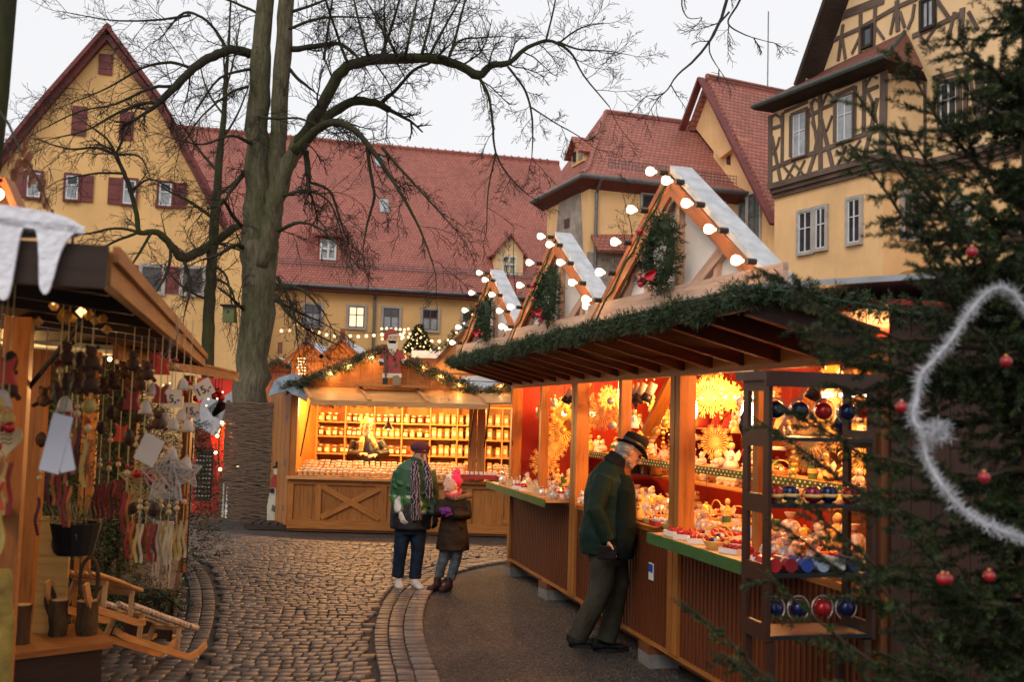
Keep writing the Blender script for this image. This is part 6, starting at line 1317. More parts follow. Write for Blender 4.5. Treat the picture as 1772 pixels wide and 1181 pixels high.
# neighbouring stall roof seen past the near end
nb2 = thing('stall_roof', 'pale corrugated stall roof rising behind the near end of the garlanded awning', 'stall roof', tuple(at(1600, 520, 10))); m = MB(); q = [at(1420, 512, 10.5), at(1535, 518, 9.2), at(1760, 500, 9.0), at(1700, 496, 12)]
q = [at(1440, 522, 9.6), at(1800, 505, 9.0), at(1790, 470, 13), at(1500, 500, 13)]; slab(m, q, .05, Vector((0, 0, 1)), Vector((1, 0, 0))); m.build('sheet', M_snow, nb2, world=True)
m = MB(); a, b = q[0], q[1]; m.hexa([Vector((a.x, a.y, 0)), Vector((b.x, b.y, 0)), Vector((b.x, b.y+.05, 0)), Vector((a.x, a.y+.05, 0)), a-Vector((0, 0, .1)), b-Vector((0, 0, .1)), b+Vector((0, .05, -.1)), a+Vector((0, .05, -.1))]); m.build('wall', M_pined, nb2, world=True)

rolls = None
for i in range(6):
    t = thing('paper_roll', '%s gift paper roll from the left on the cabinet\'s lower shelf' % ['red', 'dark red', 'blue', 'pale blue', 'white', 'navy'][i], 'paper roll', tuple(rkp(.1, -.055-.086*i, 1.215)), RZ, 'gift paper rolls in the cabinet'); m = MB(); m.tube([(-.075, 0, 0), (.075, 0, 0)], .034, 12); m.build('roll', plain('roll_%d' % i, [(.40, .015, .02), (.22, .01, .015), (.02, .05, .25), (.25, .32, .42), (.5, .48, .46), (.015, .02, .10)][i], .35, var=.15), t); m = MB(); m.tube([(-.03, 0, 0), (-.02, 0, 0)], .0348, 12); m.build('paper_band', M_lab, t)
# ---------------------------------------------------------------- craft stall in the left foreground
LO = Vector((-1.17, 2.9, 0))
def ll(x, y, z): return LO+RM@Vector((x, y, z))
craft = thing('market_stall', 'near wooden craft stall with white felt icicles on its roof corner', 'market stall', tuple(LO), RZ)
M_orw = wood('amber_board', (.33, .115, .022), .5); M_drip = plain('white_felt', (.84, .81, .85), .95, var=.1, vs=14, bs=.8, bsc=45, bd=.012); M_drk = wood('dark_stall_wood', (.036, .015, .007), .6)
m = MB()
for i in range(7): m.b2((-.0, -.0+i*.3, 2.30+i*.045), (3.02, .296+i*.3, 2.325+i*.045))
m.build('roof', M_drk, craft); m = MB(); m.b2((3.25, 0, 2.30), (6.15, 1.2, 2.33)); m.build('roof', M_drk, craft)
for a, b in ((.02, 3.0), (3.22, 6.2)):
    m = MB(); m.b2((a, -.035, 2.235), (b, 0, 2.33)); m.b2((a, -.055, 2.30), (b, -.036, 2.345)); m.build('fascia', M_orw, craft)
m = MB(); m.b2((-.03, -.03, 2.22), (0.0, 2.1, 2.34)); m.build('end_board', M_drk, craft)
for i in range(9):
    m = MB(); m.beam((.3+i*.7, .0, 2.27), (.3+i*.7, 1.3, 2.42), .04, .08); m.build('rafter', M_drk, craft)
m = MB(); m.b2((2.26, .60, 0), (2.34, .72, 2.3)); m.b2((2.345, .605, 0), (2.38, .71, 2.3)); m.build('post', M_orw, craft)
m = MB(); m.b2((2.0, .66, 1.35), (2.26, .70, 1.42)); m.build('rail', M_orw, craft); m = MB(); m.b2((5.0, .65, 0), (5.1, .75, 2.3)); m.build('post', M_orw, craft)
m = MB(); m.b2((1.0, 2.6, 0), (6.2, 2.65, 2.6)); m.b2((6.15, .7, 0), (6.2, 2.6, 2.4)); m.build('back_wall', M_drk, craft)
m = MB(); m.tube([ll(2.1, .35, 2.28)-LO, ll(2.35, .62, 1.95)-LO], .012, 6); o = m.build('brace', M_black, craft); o.data.transform(Matrix.Rotation(-RZ, 4, 'Z'))
# felt snow with hanging icicles
fl_ = thing('felt_snow', 'white felt snow with long rounded icicles on the near roof corner', 'roof decoration', tuple(ll(-.04, .4, 2.34)), RZ)
prof = [(0, .06), (.06, .02), (.10, -.04), (.13, -.17), (.155, -.20), (.18, -.17), (.185, -.08), (.20, .03), (.235, .055), (.27, .03), (.285, -.08), (.30, -.20), (.325, -.225), (.35, -.20), (.36, -.10), (.39, -.01), (.44, -.04), (.47, -.18), (.50, -.20), (.53, -.17), (.56, -.02), (.63, 0), (.68, -.1), (.72, -.1), (.76, .0), (1.3, 0), (1.3, .10), (.6, .125), (.3, .11), (.1, .10)]
PP = [((a*.6-.37), b*.78+random.uniform(-.004, .004)) for a, b in prof]
for _ in range(2): PP = [q for a, b in zip(PP, PP[1:]+PP[:1]) for q in ((a[0]*.75+b[0]*.25, a[1]*.75+b[1]*.25), (a[0]*.25+b[0]*.75, a[1]*.25+b[1]*.75))]
m = MB(); m.prism(PP, (0, 0, 0), (0, 1, 0), (0, 0, 1), .016); m.build('icicle_cloth', M_drip, fl_)
m = MB(); q = [(-.016, -.37, .05), (-.016, .38, .08), (.4, .38, .09), (.25, -.1, .06), (.04, -.34, .045)]; slab(m, [Vector(p)-Vector((0, 0, .005)) for p in q][::-1], .02, Vector((0, 0, 1))); m.build('snow_cover', M_drip, fl_)
lamp('stall_lamp', tuple(ll(2.0, 1.3, 2.05)), 26, (1, .58, .2), .06); lamp('stall_lamp', tuple(ll(4.6, 1.2, 2.0)), 22, (1, .58, .2), .06); lamp('stall_lamp', tuple(ll(3.2, .4, 2.0)), 6, (1, .52, .18), .05)
gl_ = thing('crystal_lamp', 'cluster of glowing amber glass pieces under the near stall roof', 'lamp', tuple(at(118, 545, 4.0)))
for i in range(13): m = MB(); p = rng.normal(0, 1, 3)*np.array((.07, .03, .025)); m.lathe([(.001, -.03), (.022, 0), (.001, .028)], p, 4, Matrix.Rotation(rng.uniform(0, 3), 3, 'X')); m.build('crystal', M_bulb2 if i in (2, 7) else M_amber, gl_)
m = MB(); m.tube([(0, 0, .03), (0, 0, .3)], .006, 5); m.build('cord', M_wire, gl_)
# bench in front with logs, board and leaf shapes
bn = thing('display_bench', 'low pale wooden bench at the bottom left edge carrying logs', 'bench', (0, 0, 0)); zb = .50
a, b, c, d = gnd(14, 1140, zb), gnd(196, 1112, zb), gnd(165, 1080, zb), gnd(0, 1085, zb); e = gnd(-120, 1150, zb); bn.location = (a.x, a.y, 0); m = MB(); slab(m, [e, b, c, d], .035, Vector((0, 0, 1)), Vector((1, 0, 0))); m.build('top', M_orw, bn, world=True)
m = MB(); s_ = (b-e).normalized(); nI = Vector((-s_.y, s_.x, 0)); m.hexa([e+nI*.03-Vector((0, 0, .5)), b-s_*.05+nI*.03-Vector((0, 0, .5)), b-s_*.05+nI*.06-Vector((0, 0, .5)), e+nI*.06-Vector((0, 0, .5)), e+nI*.03-Vector((0, 0, .036)), b-s_*.05+nI*.03-Vector((0, 0, .036)), b-s_*.05+nI*.06-Vector((0, 0, .036)), e+nI*.06-Vector((0, 0, .036))], Vector((1, 0, 0))); m.build('front_board', M_drk, bn, world=True)
def atz(u, v, z): return gnd(u, v, z)
M_log = bark('log_bark', (.03, .018, .01), (.11, .06, .03), .15, 1.4); M_end = wood('cut_wood', (.42, .24, .10), .7)
for i, (u, v, r_, h) in enumerate(((92, 1104, .055, .21), (143, 1102, .062, .20), (28, 1118, .05, .22))):
    t = thing('log', ['upright log section in the middle of the low bench', 'upright log section at the right end of the low bench', 'upright dark log section at the left end of the low bench'][i], 'log', tuple(atz(u, v, zb)+Vector((0, .05, .0)))); m = MB(); m.tube([(rng.normal(0, .003), 0, z) for z in np.linspace(0, h, 5)], [r_*rng.uniform(.95, 1.06) for _ in range(5)], 14); m.build('bark', M_log, t, smooth=False)
    m = MB(); m.tube([(0, 0, h), (0, 0, h+.004)], r_*.93, 14); m.build('cut_face', M_end, t)
    if i == 1:
        m = MB(); k_ = []; 
        for q in range(25): a_ = 2*pi*q/24; rr = .05*(1-.0*q); k_.append((.055*sin(a_)*(1 if cos(a_) < .9 else .9), 0, h+.13+.13*(-cos(a_))-.0))
        m.tube(k_, .012, 6, cap=False); m.tube([(0, 0, h+.25), (.01, 0, h+.34), (.03, 0, h+.40)], [.02, .012, .004], 6); m.build('loop_ornament', M_log, t)
bd = thing('leaf_board', 'tall pale board with dark leaf shapes standing on the low bench', 'board', tuple(atz(70, 1104, zb)+Vector((0, .13, 0)))); k = bd.location.y/FP
m = MB(); m.prism([(-.1, 0), (.09, 0), (.10, .70), (-.085, .70)], (0, 0, 0), (1, 0, 0), (0, 0, 1), -.025); m.build('board', wood('straw_board', (.46, .26, .07), .7), bd)
def leafshape(s): return [(s*.5*sin(pi*t)*(1 if t < 1 else 1), s*2.4*(t-.5)) for t in np.linspace(0, 1, 9)]+[(-s*.42*sin(pi*t), s*2.4*(t-.5)) for t in np.linspace(.9, .1, 8)]
for (x, z, s_) in ((.012, .54, .05), (.0, .2, .08)): m = MB(); m.prism([(x+a, z+b) for a, b in leafshape(s_)], (0, -.026, 0), (1, 0, 0), (0, 0, 1), -.012); m.build('leaf', M_drk, bd); m = MB(); m.prism([(x+a*.4, z+b*.45+.01) for a, b in leafshape(s_)], (0, -.040, 0), (1, 0, 0), (0, 0, 1), -.003); m.build('leaf_gap', M_orw, bd)
# birch sleds
def sled(name, lab, A_, B_, w, slats, birch):
    t = thing(name, lab, 'sled', tuple(A_)); d = (B_-A_); Ln = d.length; d.normalize(); sd = d.cross(Vector((0, 0, 1))).normalized(); up = sd.cross(d)
    for s_ in (-1, 1):
        P_ = []
        for i in range(15): f = i/14; P_.append(d*Ln*f+sd*s_*w/2+up*(.0+.12*max(0, (f-.8)/.2)**2*1.0+.02*max(0, .1-f)*10))
        m = MB()
        for a, b in zip(P_, P_[1:]): m.beam(a, b+(b-a)*.03, .02, .045, tuple(up))
        m.build('runner', M_pine2, t)
    for f in (.25, .68):
        for s_ in (-1, 1): m = MB(); m.beam(d*Ln*f+sd*s_*w/2+up*.02, d*Ln*f+sd*s_*w/2*.8+up*.17, .03, .03); m.build('upright', M_end, t)
        m = MB(); m.beam(d*Ln*f-sd*w/2*.9+up*.17, d*Ln*f+sd*w/2*.9+up*.17, .03, .03); m.build('crossbar', M_end, t)
    for i in range(slats):
        y = (i/(slats-1)-.5)*w*.9; m = MB(); p0, p1 = d*Ln*.12+sd*y+up*.205, d*Ln*.86+sd*y+up*.205; m.tube([p0.lerp(p1, q/6)+Vector(rng.normal(0, .002, 3)) for q in range(7)], .022 if birch else .014, 8); m.build('birch_pole' if birch else 'slat', M_birch if birch else M_pine2, t)
    return t
m_, n, b = newmat('birch'); t = N(n, 'TexNoise', Scale=3.0, Detail=5.0); L(n, uvmap(n, (25, 25, 4), obj=True), t.inputs[0]); L(n, ramp(n, t.outputs[0], [(.36, (.04, .03, .025)), (.46, (.42, .33, .25)), (.7, (.6, .5, .4))]), b.inputs['Base Color']); b.inputs['Roughness'].default_value = .6; M_birch = m_
sled('wooden_sled', 'birch pole sled sloping down onto the cobbles beside the low bench', atz(168, 1095, .42), gnd(322, 1150)+Vector((0, 0, .03)), .26, 3, True)
sled('wooden_sled', 'pale slatted sled tipped up behind the upright log', at(218, 1080, 7.0), at(106, 1045, 6.3), .26, 6, False)
ps = thing('pole_stand', 'pair of white birch poles on a crossed wooden foot', 'stand', tuple(gnd(268, 1108))); m = MB()
for (u, dx) in ((258, -.04), (284, .05)):
    m = MB(); m.beam((dx, 0, .03), (dx+.03, 0, .95), .035, .05); m.build('pole', M_birch, ps)
m = MB(); m.box((0, 0, .02), (.42, .09, .035)); m.box((.0, 0, .055), (.09, .4, .03)); m.build('foot', M_pine2, ps)
# platform and greens deeper in the aisle
pf = thing('plank_platform', 'weathered plank platform trimmed with fir twigs beside the cobbles', 'platform', tuple(gnd(235, 1000, .42))); pf.location.z = 0
q = [gnd(165, 1022, .42), gnd(300, 1020, .42), gnd(312, 958, .42), gnd(205, 955, .42)]; m = MB()
for i in range(6): a, b, c, d = q[0].lerp(q[1], i/6), q[0].lerp(q[1], (i+.96)/6), q[3].lerp(q[2], (i+.96)/6), q[3].lerp(q[2], i/6); slab(m, [a, b, c, d], .04, Vector((0, 0, 1)), Vector((0, 1, 0)))
m.build('planks', wood('grey_plank', (.17, .12, .085), .7), pf, world=True); m = MB(); 
for a, b in ((q[0], q[1]), (q[1], q[2])): z_ = Vector((0, 0, .37)); w_ = Vector((0, .03, 0)); zz = Vector((0, 0, .05)); m.hexa([a-z_-zz, b-z_-zz, b-z_-zz+w_, a-z_-zz+w_, a-zz, b-zz, b-zz+w_, a-zz+w_], Vector((0, 0, 1)))
m.build('skirt', M_drk, pf, world=True)
garland('fir_garland', 'fir twigs laid along the front edge of the plank platform', [q[0]+Vector((-.4, -.05, .0)), q[0]+Vector((.2, -.06, .03)), q[1]+Vector((-.1, -.06, .0)), q[1]+Vector((.12, -.1, -.15))], .16, 170, nb=10, ln=.05, w=.004, droop=.25)
def bush(name, lab, cat, loc, h, r_, n_=900, ln=.06, w=.005, mat=None, trunk=True):
    t = thing(name, lab, cat, tuple(loc)); Ps = []; Ds = []
    for i in range(n_):
        f = rng.random(); a = rng.uniform(0, 6.28); rr = r_*(1-f*.85)*rng.uniform(.15, 1); c = np.array((cos(a)*rr, sin(a)*rr, h*(.05+.95*f))); o = np.array((cos(a), sin(a), .25))
        for k in range(8): Ps.append(c+o*.02*k); Ds.append(o*.8+rng.normal(0, .5, 3))
    blades(Ps, Ds, ln, w, mat or [M_fir, M_fir2], 'foliage', t)
    if trunk: m = MB(); m.tube([(0, 0, 0), (0, 0, h*.9)], .02, 6); m.build('trunk', M_limb, t)
    return t
for i, (u, Y, h, r_, lab) in enumerate(((150, 7.6, 2.15, .5, 'tall cut fir tree leaning in the dark behind the hanging ornaments'), (215, 9.0, 2.1, .5, 'dark fir tree behind the wire stars'), (95, 8.6, 1.9, .5, 'bushy cut fir close behind the leaf board'), (330, 12.4, 1.7, .5, 'fir tree at the far end of the craft stalls'), (255, 10.5, 1.9, .5, 'cut fir between platform and the second eave'))):
    bush('cut_fir_tree', lab, 'tree', (at(u, 800, Y).x, Y, 0), h, r_)
ht_ = thing('heather_pot', 'pot of wispy pale heather above the leaf board', 'potted plant', tuple(at(132, 905, 6.0))); m = MB(); m.lathe([(.10, -.18), (.14, 0), (.12, 0), (.09, -.16)], n=14); m.build('pot', M_black, ht_)
blades(rng.normal(0, .05, (260, 3))*np.array((1.4, 1, .2)), rng.normal(0, .6, (260, 3))+np.array((0, 0, 1.1)), .13, .003, [plain('heather', (.24, .20, .09), .8), M_fir], 'stems', ht_)
# second stall eave and grey roof beyond the post
s2 = thing('market_stall', 'second craft stall with amber lit eave board left of the lime trunk', 'market stall', (at(300, 640, 9).x, 9, 0)); A_, B_ = at(200, 605, 6.9), at(410, 656, 12.1); z_ = (A_.z+B_.z)/2; A_.z = B_.z = z_; m = MB(); m.beam(A_, B_, .035, .09); m.beam(A_+Vector((0, 0, .05)), B_+Vector((0, 0, .05)), .06, .02); m.build('fascia', M_orw, s2, world=True)
pn = Vector((-(B_-A_).y, (B_-A_).x, 0)).normalized(); pn = pn if pn.x < 0 else -pn
m = MB(); slab(m, [A_+Vector((0, 0, .04)), B_+Vector((0, 0, .04)), B_+pn*1.6+Vector((0, 0, .12)), A_+pn*1.6+Vector((0, 0, .12))], .03, Vector((0, 0, 1)), B_-A_); m.build('roof', M_roofing, s2, world=True)
m = MB(); a, b = A_+pn*1.5, B_+pn*1.5; m.hexa([Vector((p.x, p.y, 0)) for p in (a, b, b+pn*.05, a+pn*.05)]+[Vector((p.x, p.y, z_)) for p in (a, b, b+pn*.05, a+pn*.05)], Vector((0, 0, 1))); m.build('back_wall', M_drk, s2, world=True)
for f in (.02, .5, .97): m = MB(); p = A_.lerp(B_, f)+pn*.5; m.beam((p.x, p.y, 0), (p.x, p.y, z_), .09, .09); m.build('post', M_orw, s2, world=True)
lamp('stall_lamp', tuple(A_.lerp(B_, .6)+pn*.8-Vector((0, 0, .2))), 7, WARM, .06)
gr_ = thing('grey_stall', 'stall with flat grey front panel behind the near post', 'market stall', (at(120, 600, 11).x, 11, 0)); m = MB(); a, b = at(30, 556, 11), at(200, 552, 11); c = at(120, 609, 11).z; m.b2((a.x-1, 11, c), (b.x, 11.04, a.z)); m.build('roof_panel', M_roofing, gr_, world=True); m = MB(); m.b2((a.x-1, 11.06, 0), (b.x+.3, 11.1, c)); m.build('wall', M_drk, gr_, world=True)
bulbstring('bulb_string', 'three warm bulbs under the second craft stall roof', [at(u, v, 8.0) for u, v in ((183, 607), (220, 603), (190, 622))], .018, M_bulb, 2, lampe=1.5, wire=False)
bulbstring('bulb_string', 'tiny lights among the firs under the second eave', [at(200+i*10.3+rng.normal(0, 3), 640+i*2.5+rng.normal(0, 10), 9.5) for i in range(19)], .009, M_bulb2, 0, wire=False)
for i, (u, v) in enumerate(((378, 678), (372, 686), (383, 689), (340, 690), (318, 680))): t = thing('berry_ball', '%s red glossy ball from the right at the second eave end' % ORD[i], 'bauble', tuple(at(u, v, 11.2)), group='red balls at the second eave'); m = MB(); m.ball((0, 0, 0), .04, 12); m.build('ball', M_bl[0], t, smooth=True); m = MB(); m.tube([(0, 0, .035), (0, 0, .2)], .004, 4); m.build('cord', M_wire, t)
# hanging goods ------------------------------------------------------
def text_mesh(s, size, mat, name, parent, loc, rot, ext=.001):
    cu_ = bpy.data.curves.new(name, 'FONT'); cu_.body = s; cu_.size = size; cu_.align_x = 'CENTER'; cu_.align_y = 'CENTER'; cu_.extrude = ext; cu_.offset = size*.012
    o = bpy.data.objects.new('tmp', cu_); C.objects.link(o); dg = bpy.context.evaluated_depsgraph_get(); me = bpy.data.meshes.new_from_object(o.evaluated_get(dg)); bpy.data.objects.remove(o)
    me.name = name; me.materials.clear(); me.materials.append(mat); q = bpy.data.objects.new(name, me); C.objects.link(q); q.parent = parent; q.location = loc; q.rotation_euler = rot; return q
M_tag = plain('cream_card', (.62, .52, .45), .7, var=.05); M_ink = plain('ink', (.01, .008, .01), .6); M_card = plain('blank_card', (.50, .49, .55), .5, var=.06)
def tagcard(lab, u, v, Y, w, h, rot, txt, hang=.12, mat=None, cols=None, col=None):
    t = thing('price_tag', lab, 'price tag', tuple(at(u, v, Y)), 0); t.rotation_euler = (0, R(rot), R(-6)); m = MB(); m.box((0, 0, 0), (w, .002, h)); m.build('card', mat or M_tag, t)
    if txt: text_mesh(txt, h*.66, M_ink, 'price_writing', t, (0, -.0022, -.004), (pi/2, 0, 0))
    m = MB(); m.tube([(0, 0, h/2-.005), (0, .0, h/2+hang)], .0015, 4); m.build('string', col or M_cab, t); return t
tagcard('upright price tag reading 15,- on the light wooden bell mobile', 297, 690, 5.0, .10, .085, 0, '15,-')
tagcard('tilted price tag reading 15,- at the right of the hanging ornaments', 352, 674, 5.3, .10, .085, -30, '15,-')
tagcard('partly hidden price tag reading 15,- low behind the upright tag', 332, 711, 5.35, .09, .078, 2, '15,-')
tagcard('small brown price tag left of the red felt figure', 222, 665, 5.8, .05, .07, 3, '-', mat=M_orw)
tagcard('blank bluish white card hanging askew over the wire star', 258, 779, 4.6, .10, .125, 24, '')
tagcard('large blurred blank card folded in two at the left', 97, 768, 3.4, .07, .19, 12, '', mat=M_card); tagcard('second leaf of the folded blank card facing the aisle', 110, 772, 3.4, .05, .17, -14, '', mat=M_card)
M_rib = [plain(n_, c_, .6, var=.2) for n_, c_ in (('ribbon_red', (.22, .012, .01)), ('ribbon_cream', (.42, .34, .22)), ('ribbon_orange', (.32, .08, .02)), ('ribbon_yellow', (.42, .28, .07)), ('ribbon_wine', (.09, .008, .014)))]
M_rp2 = plain('brown_felt', (.07, .026, .012), .85, var=.3); M_beadw = plain('wooden_bead', (.5, .34, .16), .5); M_bell = plain('straw_grey', (.45, .37, .30), .7, var=.3)
def mobile(lab, u, v0, v1, Y, kinds, rib, group='hanging ornament strings'):
    """string with ornaments from v0 to v1 and ribbons at the end"""
    top = at(u, v0, Y); t = thing('ornament_string', lab, 'ornament', tuple(top), group=group); Ln = (v1-v0)*Y/FP; m = MB(); m.tube([(0, 0, .25), (0, 0, -Ln)], .0025, 4); m.build('string', M_beadw, t)
    n_ = len(kinds)
    for i, k in enumerate(kinds):
        z = -Ln*(i+.5)/n_; 
        if k == 'bell': m = MB(); m.lathe([(.034, -.03), (.03, -.015), (.022, .015), (.012, .03), (.001, .034)], (0, 0, z), 12); m.build('bell', M_bell, t, smooth=True)
        elif k == 'red': m = MB(); m.prism([(-.04, -.04), (.04, -.04), (.02, .01), (.035, .05), (0, .03), (-.03, .055), (-.02, .01)], (0, 0, z), (1, 0, 0), (0, 0, 1), .02); m.build('felt_figure', M_rib[0] if i % 2 else M_red2, t)
        elif k == 'bear':
            for c_, r_, nm in (((0, 0, z), .032, 'body'), ((0, -.01, z+.042), .022, 'head')): m = MB(); m.ball(c_, r_, 9); m.build(nm, M_rp2, t, smooth=True)
            for s_ in (-1, 1): m = MB(); m.ball((s_*.02, 0, z+.06), .009, 6); m.build('ear', M_rp2, t); m = MB(); m.tube([(s_*.02, 0, z-.01), (s_*.045, -.02, z-.03)], .010, 6); m.build('paw', M_rp2, t)
        elif k == 'cone': m = MB(); m.lathe([(.004, -.04), (.022, -.025), (.028, 0), (.018, .025), (.003, .035)], (0, 0, z), 7); m.build('pine_cone', M_drk, t)
        elif k == 'berry':
            for q in range(3): m = MB(); m.ball((.03*cos(q*2.1), .03*sin(q*2.1), z), .02, 8); m.build('berry', M_bl[0], t, smooth=True)
        elif k == 'bead': m = MB(); m.ball((0, 0, z), .015, 8); m.build('bead', M_beadw, t, smooth=True); m = MB(); m.ball((0, 0, z+.028), .011, 8); m.build('bead', M_bl[0] if i % 3 == 0 else M_beadw, t, smooth=True)
        elif k == 'yellow': m = MB(); m.ball((0, 0, z), .028, 9); m.build('yellow_ball', M_rib[3], t, smooth=True)
    for i, rc in enumerate(rib):
        x = (i-(len(rib)-1)/2)*.022; m = MB(); P_ = [(x+.006*sin(q*1.3+i), .006*cos(q+i), -Ln-.03*q) for q in range(7)]
        for a, b in zip(P_, P_[1:]): m.beam(a, b, .015, .002, (.4*sin(i*2), 1, .3))
        m.build('ribbon', M_rib[rc], t)
    return t
specs = [(243, 640, 900, 5.2, ['bear', 'cone', 'bead', 'berry', 'cone'], [0, 2, 4]), (256, 620, 905, 4.9, ['bear', 'bell', 'cone', 'berry', 'bead'], [3, 1]), (268, 600, 905, 5.3, ['red', 'bell', 'bead', 'berry', 'cone', 'bead'], [0, 2]), (281, 610, 905, 5.0, ['red', 'red', 'bear', 'bead', 'berry', 'cone'], [0, 4]),
         (293, 600, 900, 5.4, ['bead', 'bell', 'bell', 'bead', 'cone', 'bead'], [1, 1, 3]), (306, 610, 910, 5.1, ['bead', 'bell', 'bell', 'bell', 'cone', 'bead'], [1, 1]), (318, 640, 905, 5.3, ['bell', 'bell', 'bead', 'cone', 'bead'], [1, 3, 1]), (330, 640, 900, 5.2, ['bead', 'bell', 'bell', 'bead'], [3, 1]),
         (232, 600, 850, 4.7, ['bear', 'red', 'cone', 'bead'], [0, 2]), (215, 620, 830, 5.5, ['bear', 'cone', 'red', 'bead'], [0, 4, 0]), (198, 640, 835, 5.4, ['bear', 'cone', 'bead', 'bead'], [4, 0, 4]), (182, 640, 838, 5.6, ['bear', 'cone', 'bead'], [4, 0, 0]),
         (160, 610, 760, 3.9, ['bear', 'bear', 'yellow', 'bead'], [3, 2]), (140, 600, 740, 4.0, ['cone', 'bear', 'bead'], [2, 4]), (118, 600, 760, 4.2, ['bear', 'cone', 'bell', 'bead'], [0, 2]), (105, 620, 800, 4.4, ['bead', 'bear', 'cone', 'bead'], [4, 2, 0]), (128, 640, 840, 4.6, ['bear', 'red', 'bead', 'cone'], [0, 2]),
         (78, 660, 860, 5.0, ['bear', 'cone', 'bead'], [4]), (8, 620, 860, 3.4, ['red', 'bell', 'berry', 'bead', 'yellow'], [3, 2, 3]), (20, 600, 800, 3.6, ['cone', 'bear', 'yellow', 'bead'], [2, 3, 0]), (-4, 660, 900, 3.3, ['yellow', 'bead', 'red'], [2, 3])]
for i, s_ in enumerate(sorted(specs, key=lambda q: q[0])): mobile('%s ornament string from the left with %s and %s' % (ORD[i], s_[4][0].replace('bear', 'felt bear').replace('red', 'red felt figure').replace('yellow', 'yellow ball'), s_[4][-1].replace('bead', 'beads')), *s_)
def wire_star(lab, u, v, Y, r_, mat, rz=0):
    t = thing('wire_star', lab, 'star', tuple(at(u, v, Y)), rz); m = MB(); P_ = [Vector((cos(pi/2+2*pi*i/5)*r_, 0, sin(pi/2+2*pi*i/5)*r_)) for i in range(5)]; Q_ = [Vector((cos(pi/2+2*pi*(i+.5)/5)*r_*.5, 0, sin(pi/2+2*pi*(i+.5)/5)*r_*.5)) for i in range(5)]; ol = [x for p in zip(P_, Q_) for x in p]
    for i in range(10): m.tube([ol[i], ol[(i+1) % 10]], .004, 5)
    m.build('frame', mat, t); m = MB()
    for i in range(60):
        a, b = rng.integers(0, 10, 2); f, g_ = rng.random(2); p = ol[a].lerp(ol[(a+1) % 10], f); q = ol[b].lerp(ol[(b+1) % 10], g_); m.tube([p+Vector((0, rng.normal(0, .012), 0)), q+Vector((0, rng.normal(0, .012), 0))], .0022, 3)
    m.build('woven_wire', mat, t); m = MB(); m.tube([(0, 0, r_), (0, 0, r_+.4)], .0015, 3); m.build('string', M_beadw, t)
M_sil = plain('pale_wicker', (.40, .35, .31), .6, var=.3); M_gw = plain('gold_wicker', (.42, .29, .09), .6, var=.3)
wire_star('pale grey wicker star in the middle of the hanging ornaments', 288, 828, 4.8, .125, M_sil); wire_star('golden wicker star left of the pale wicker star', 252, 835, 5.1, .13, M_gw, .4); wire_star('small grey wicker star at the right of the pale wicker star', 322, 818, 5.3, .09, M_sil, .8)
hk_ = thing('heart_board', 'heart shaped wooden ornament with dark writing at the left picture edge', 'ornament', tuple(at(12, 762, 3.5))); m = MB(); m.prism([(.05*16*sin(t)**3/16, .05*(13*cos(t)-5*cos(2*t)-2*cos(3*t)-cos(4*t))/14) for t in np.linspace(0, 2*pi, 25)[:-1]][::-1], (0, 0, 0), (1, 0, 0), (0, 0, 1), .01); m.build('heart', M_beadw, hk_); m = MB()
for i in range(3): m.tube([(-.02, -.002, .015-.014*i), (-.008, -.002, .021-.014*i), (.004, -.002, .013-.014*i), (.018, -.002, .02-.014*i)], .0016, 4)
m.build('writing', M_ink, hk_); m = MB(); m.tube([(0, -.005, .04), (0, -.005, .2)], .0015, 4); m.build('string', M_beadw, hk_)
for i, (u, v, Y) in enumerate(((276, 590, 5.4), (302, 600, 5.0), (290, 615, 5.2))): t = thing('wire_hook', '%s curved wire hook from the left under the near eave' % ORD[i], 'hook', tuple(at(u, v, Y)), group='wire hooks under the eave'); m = MB(); m.tube([(0, 0, .1), (.015, 0, .07), (.005, 0, .03), (-.02, 0, -.01), (-.025, 0, -.05), (-.01, 0, -.07), (.006, 0, -.055)], .004, 6); m.build('hook', M_zinc, t)
# dark wicker hanging next to the post, chains of bells
yl = thing('yellow_sack', 'yellow cloth shape at the bottom left corner of the picture', 'cloth', tuple(at(2, 1100, 3.9))); m = MB(); m.rings([[Vector((r_*cos(a)*(1+.1*sin(3*a+z*20)), r_*.6*sin(a), z)) for a in np.linspace(0, 2*pi, 15)[:-1]] for r_, z in ((.02, .24), (.035, .20), (.03, .12), (.045, .05), (.05, -.1), (.06, -.4), (.08, -.95))]); m.build('cloth', plain('mustard_cloth', (.26, .16, .03), .9, var=.5, vs=9, bs=.8, bsc=20, bd=.02), yl, smooth=True)
lt_ = thing('light_triangle', 'orange lit tip of a light triangle behind the felt snow at the left edge', 'light triangle', tuple(at(8, 362, 4.6))); m = MB(); m.beam((-.28, 0, -.02), (-.0, 0, .13), .09, .03); m.beam((.0, 0, .13), (.075, 0, -.02), .09, .03); m.build('rafter', M_orw, lt_); m = MB(); m.ball((-.005, -.06, .055), .028, 10); m.build('bulb', M_bulb, lt_, smooth=True); m = MB(); m.prism([(-.22, -.02), (.07, -.02), (0, .11)], (0, .03, 0), (1, 0, 0), (0, 0, 1), .01); m.build('panel', M_orw, lt_); lamp('bulb_glow', (-.01, -.12, .05), 1.5, (1, .5, .18), .03, lt_)
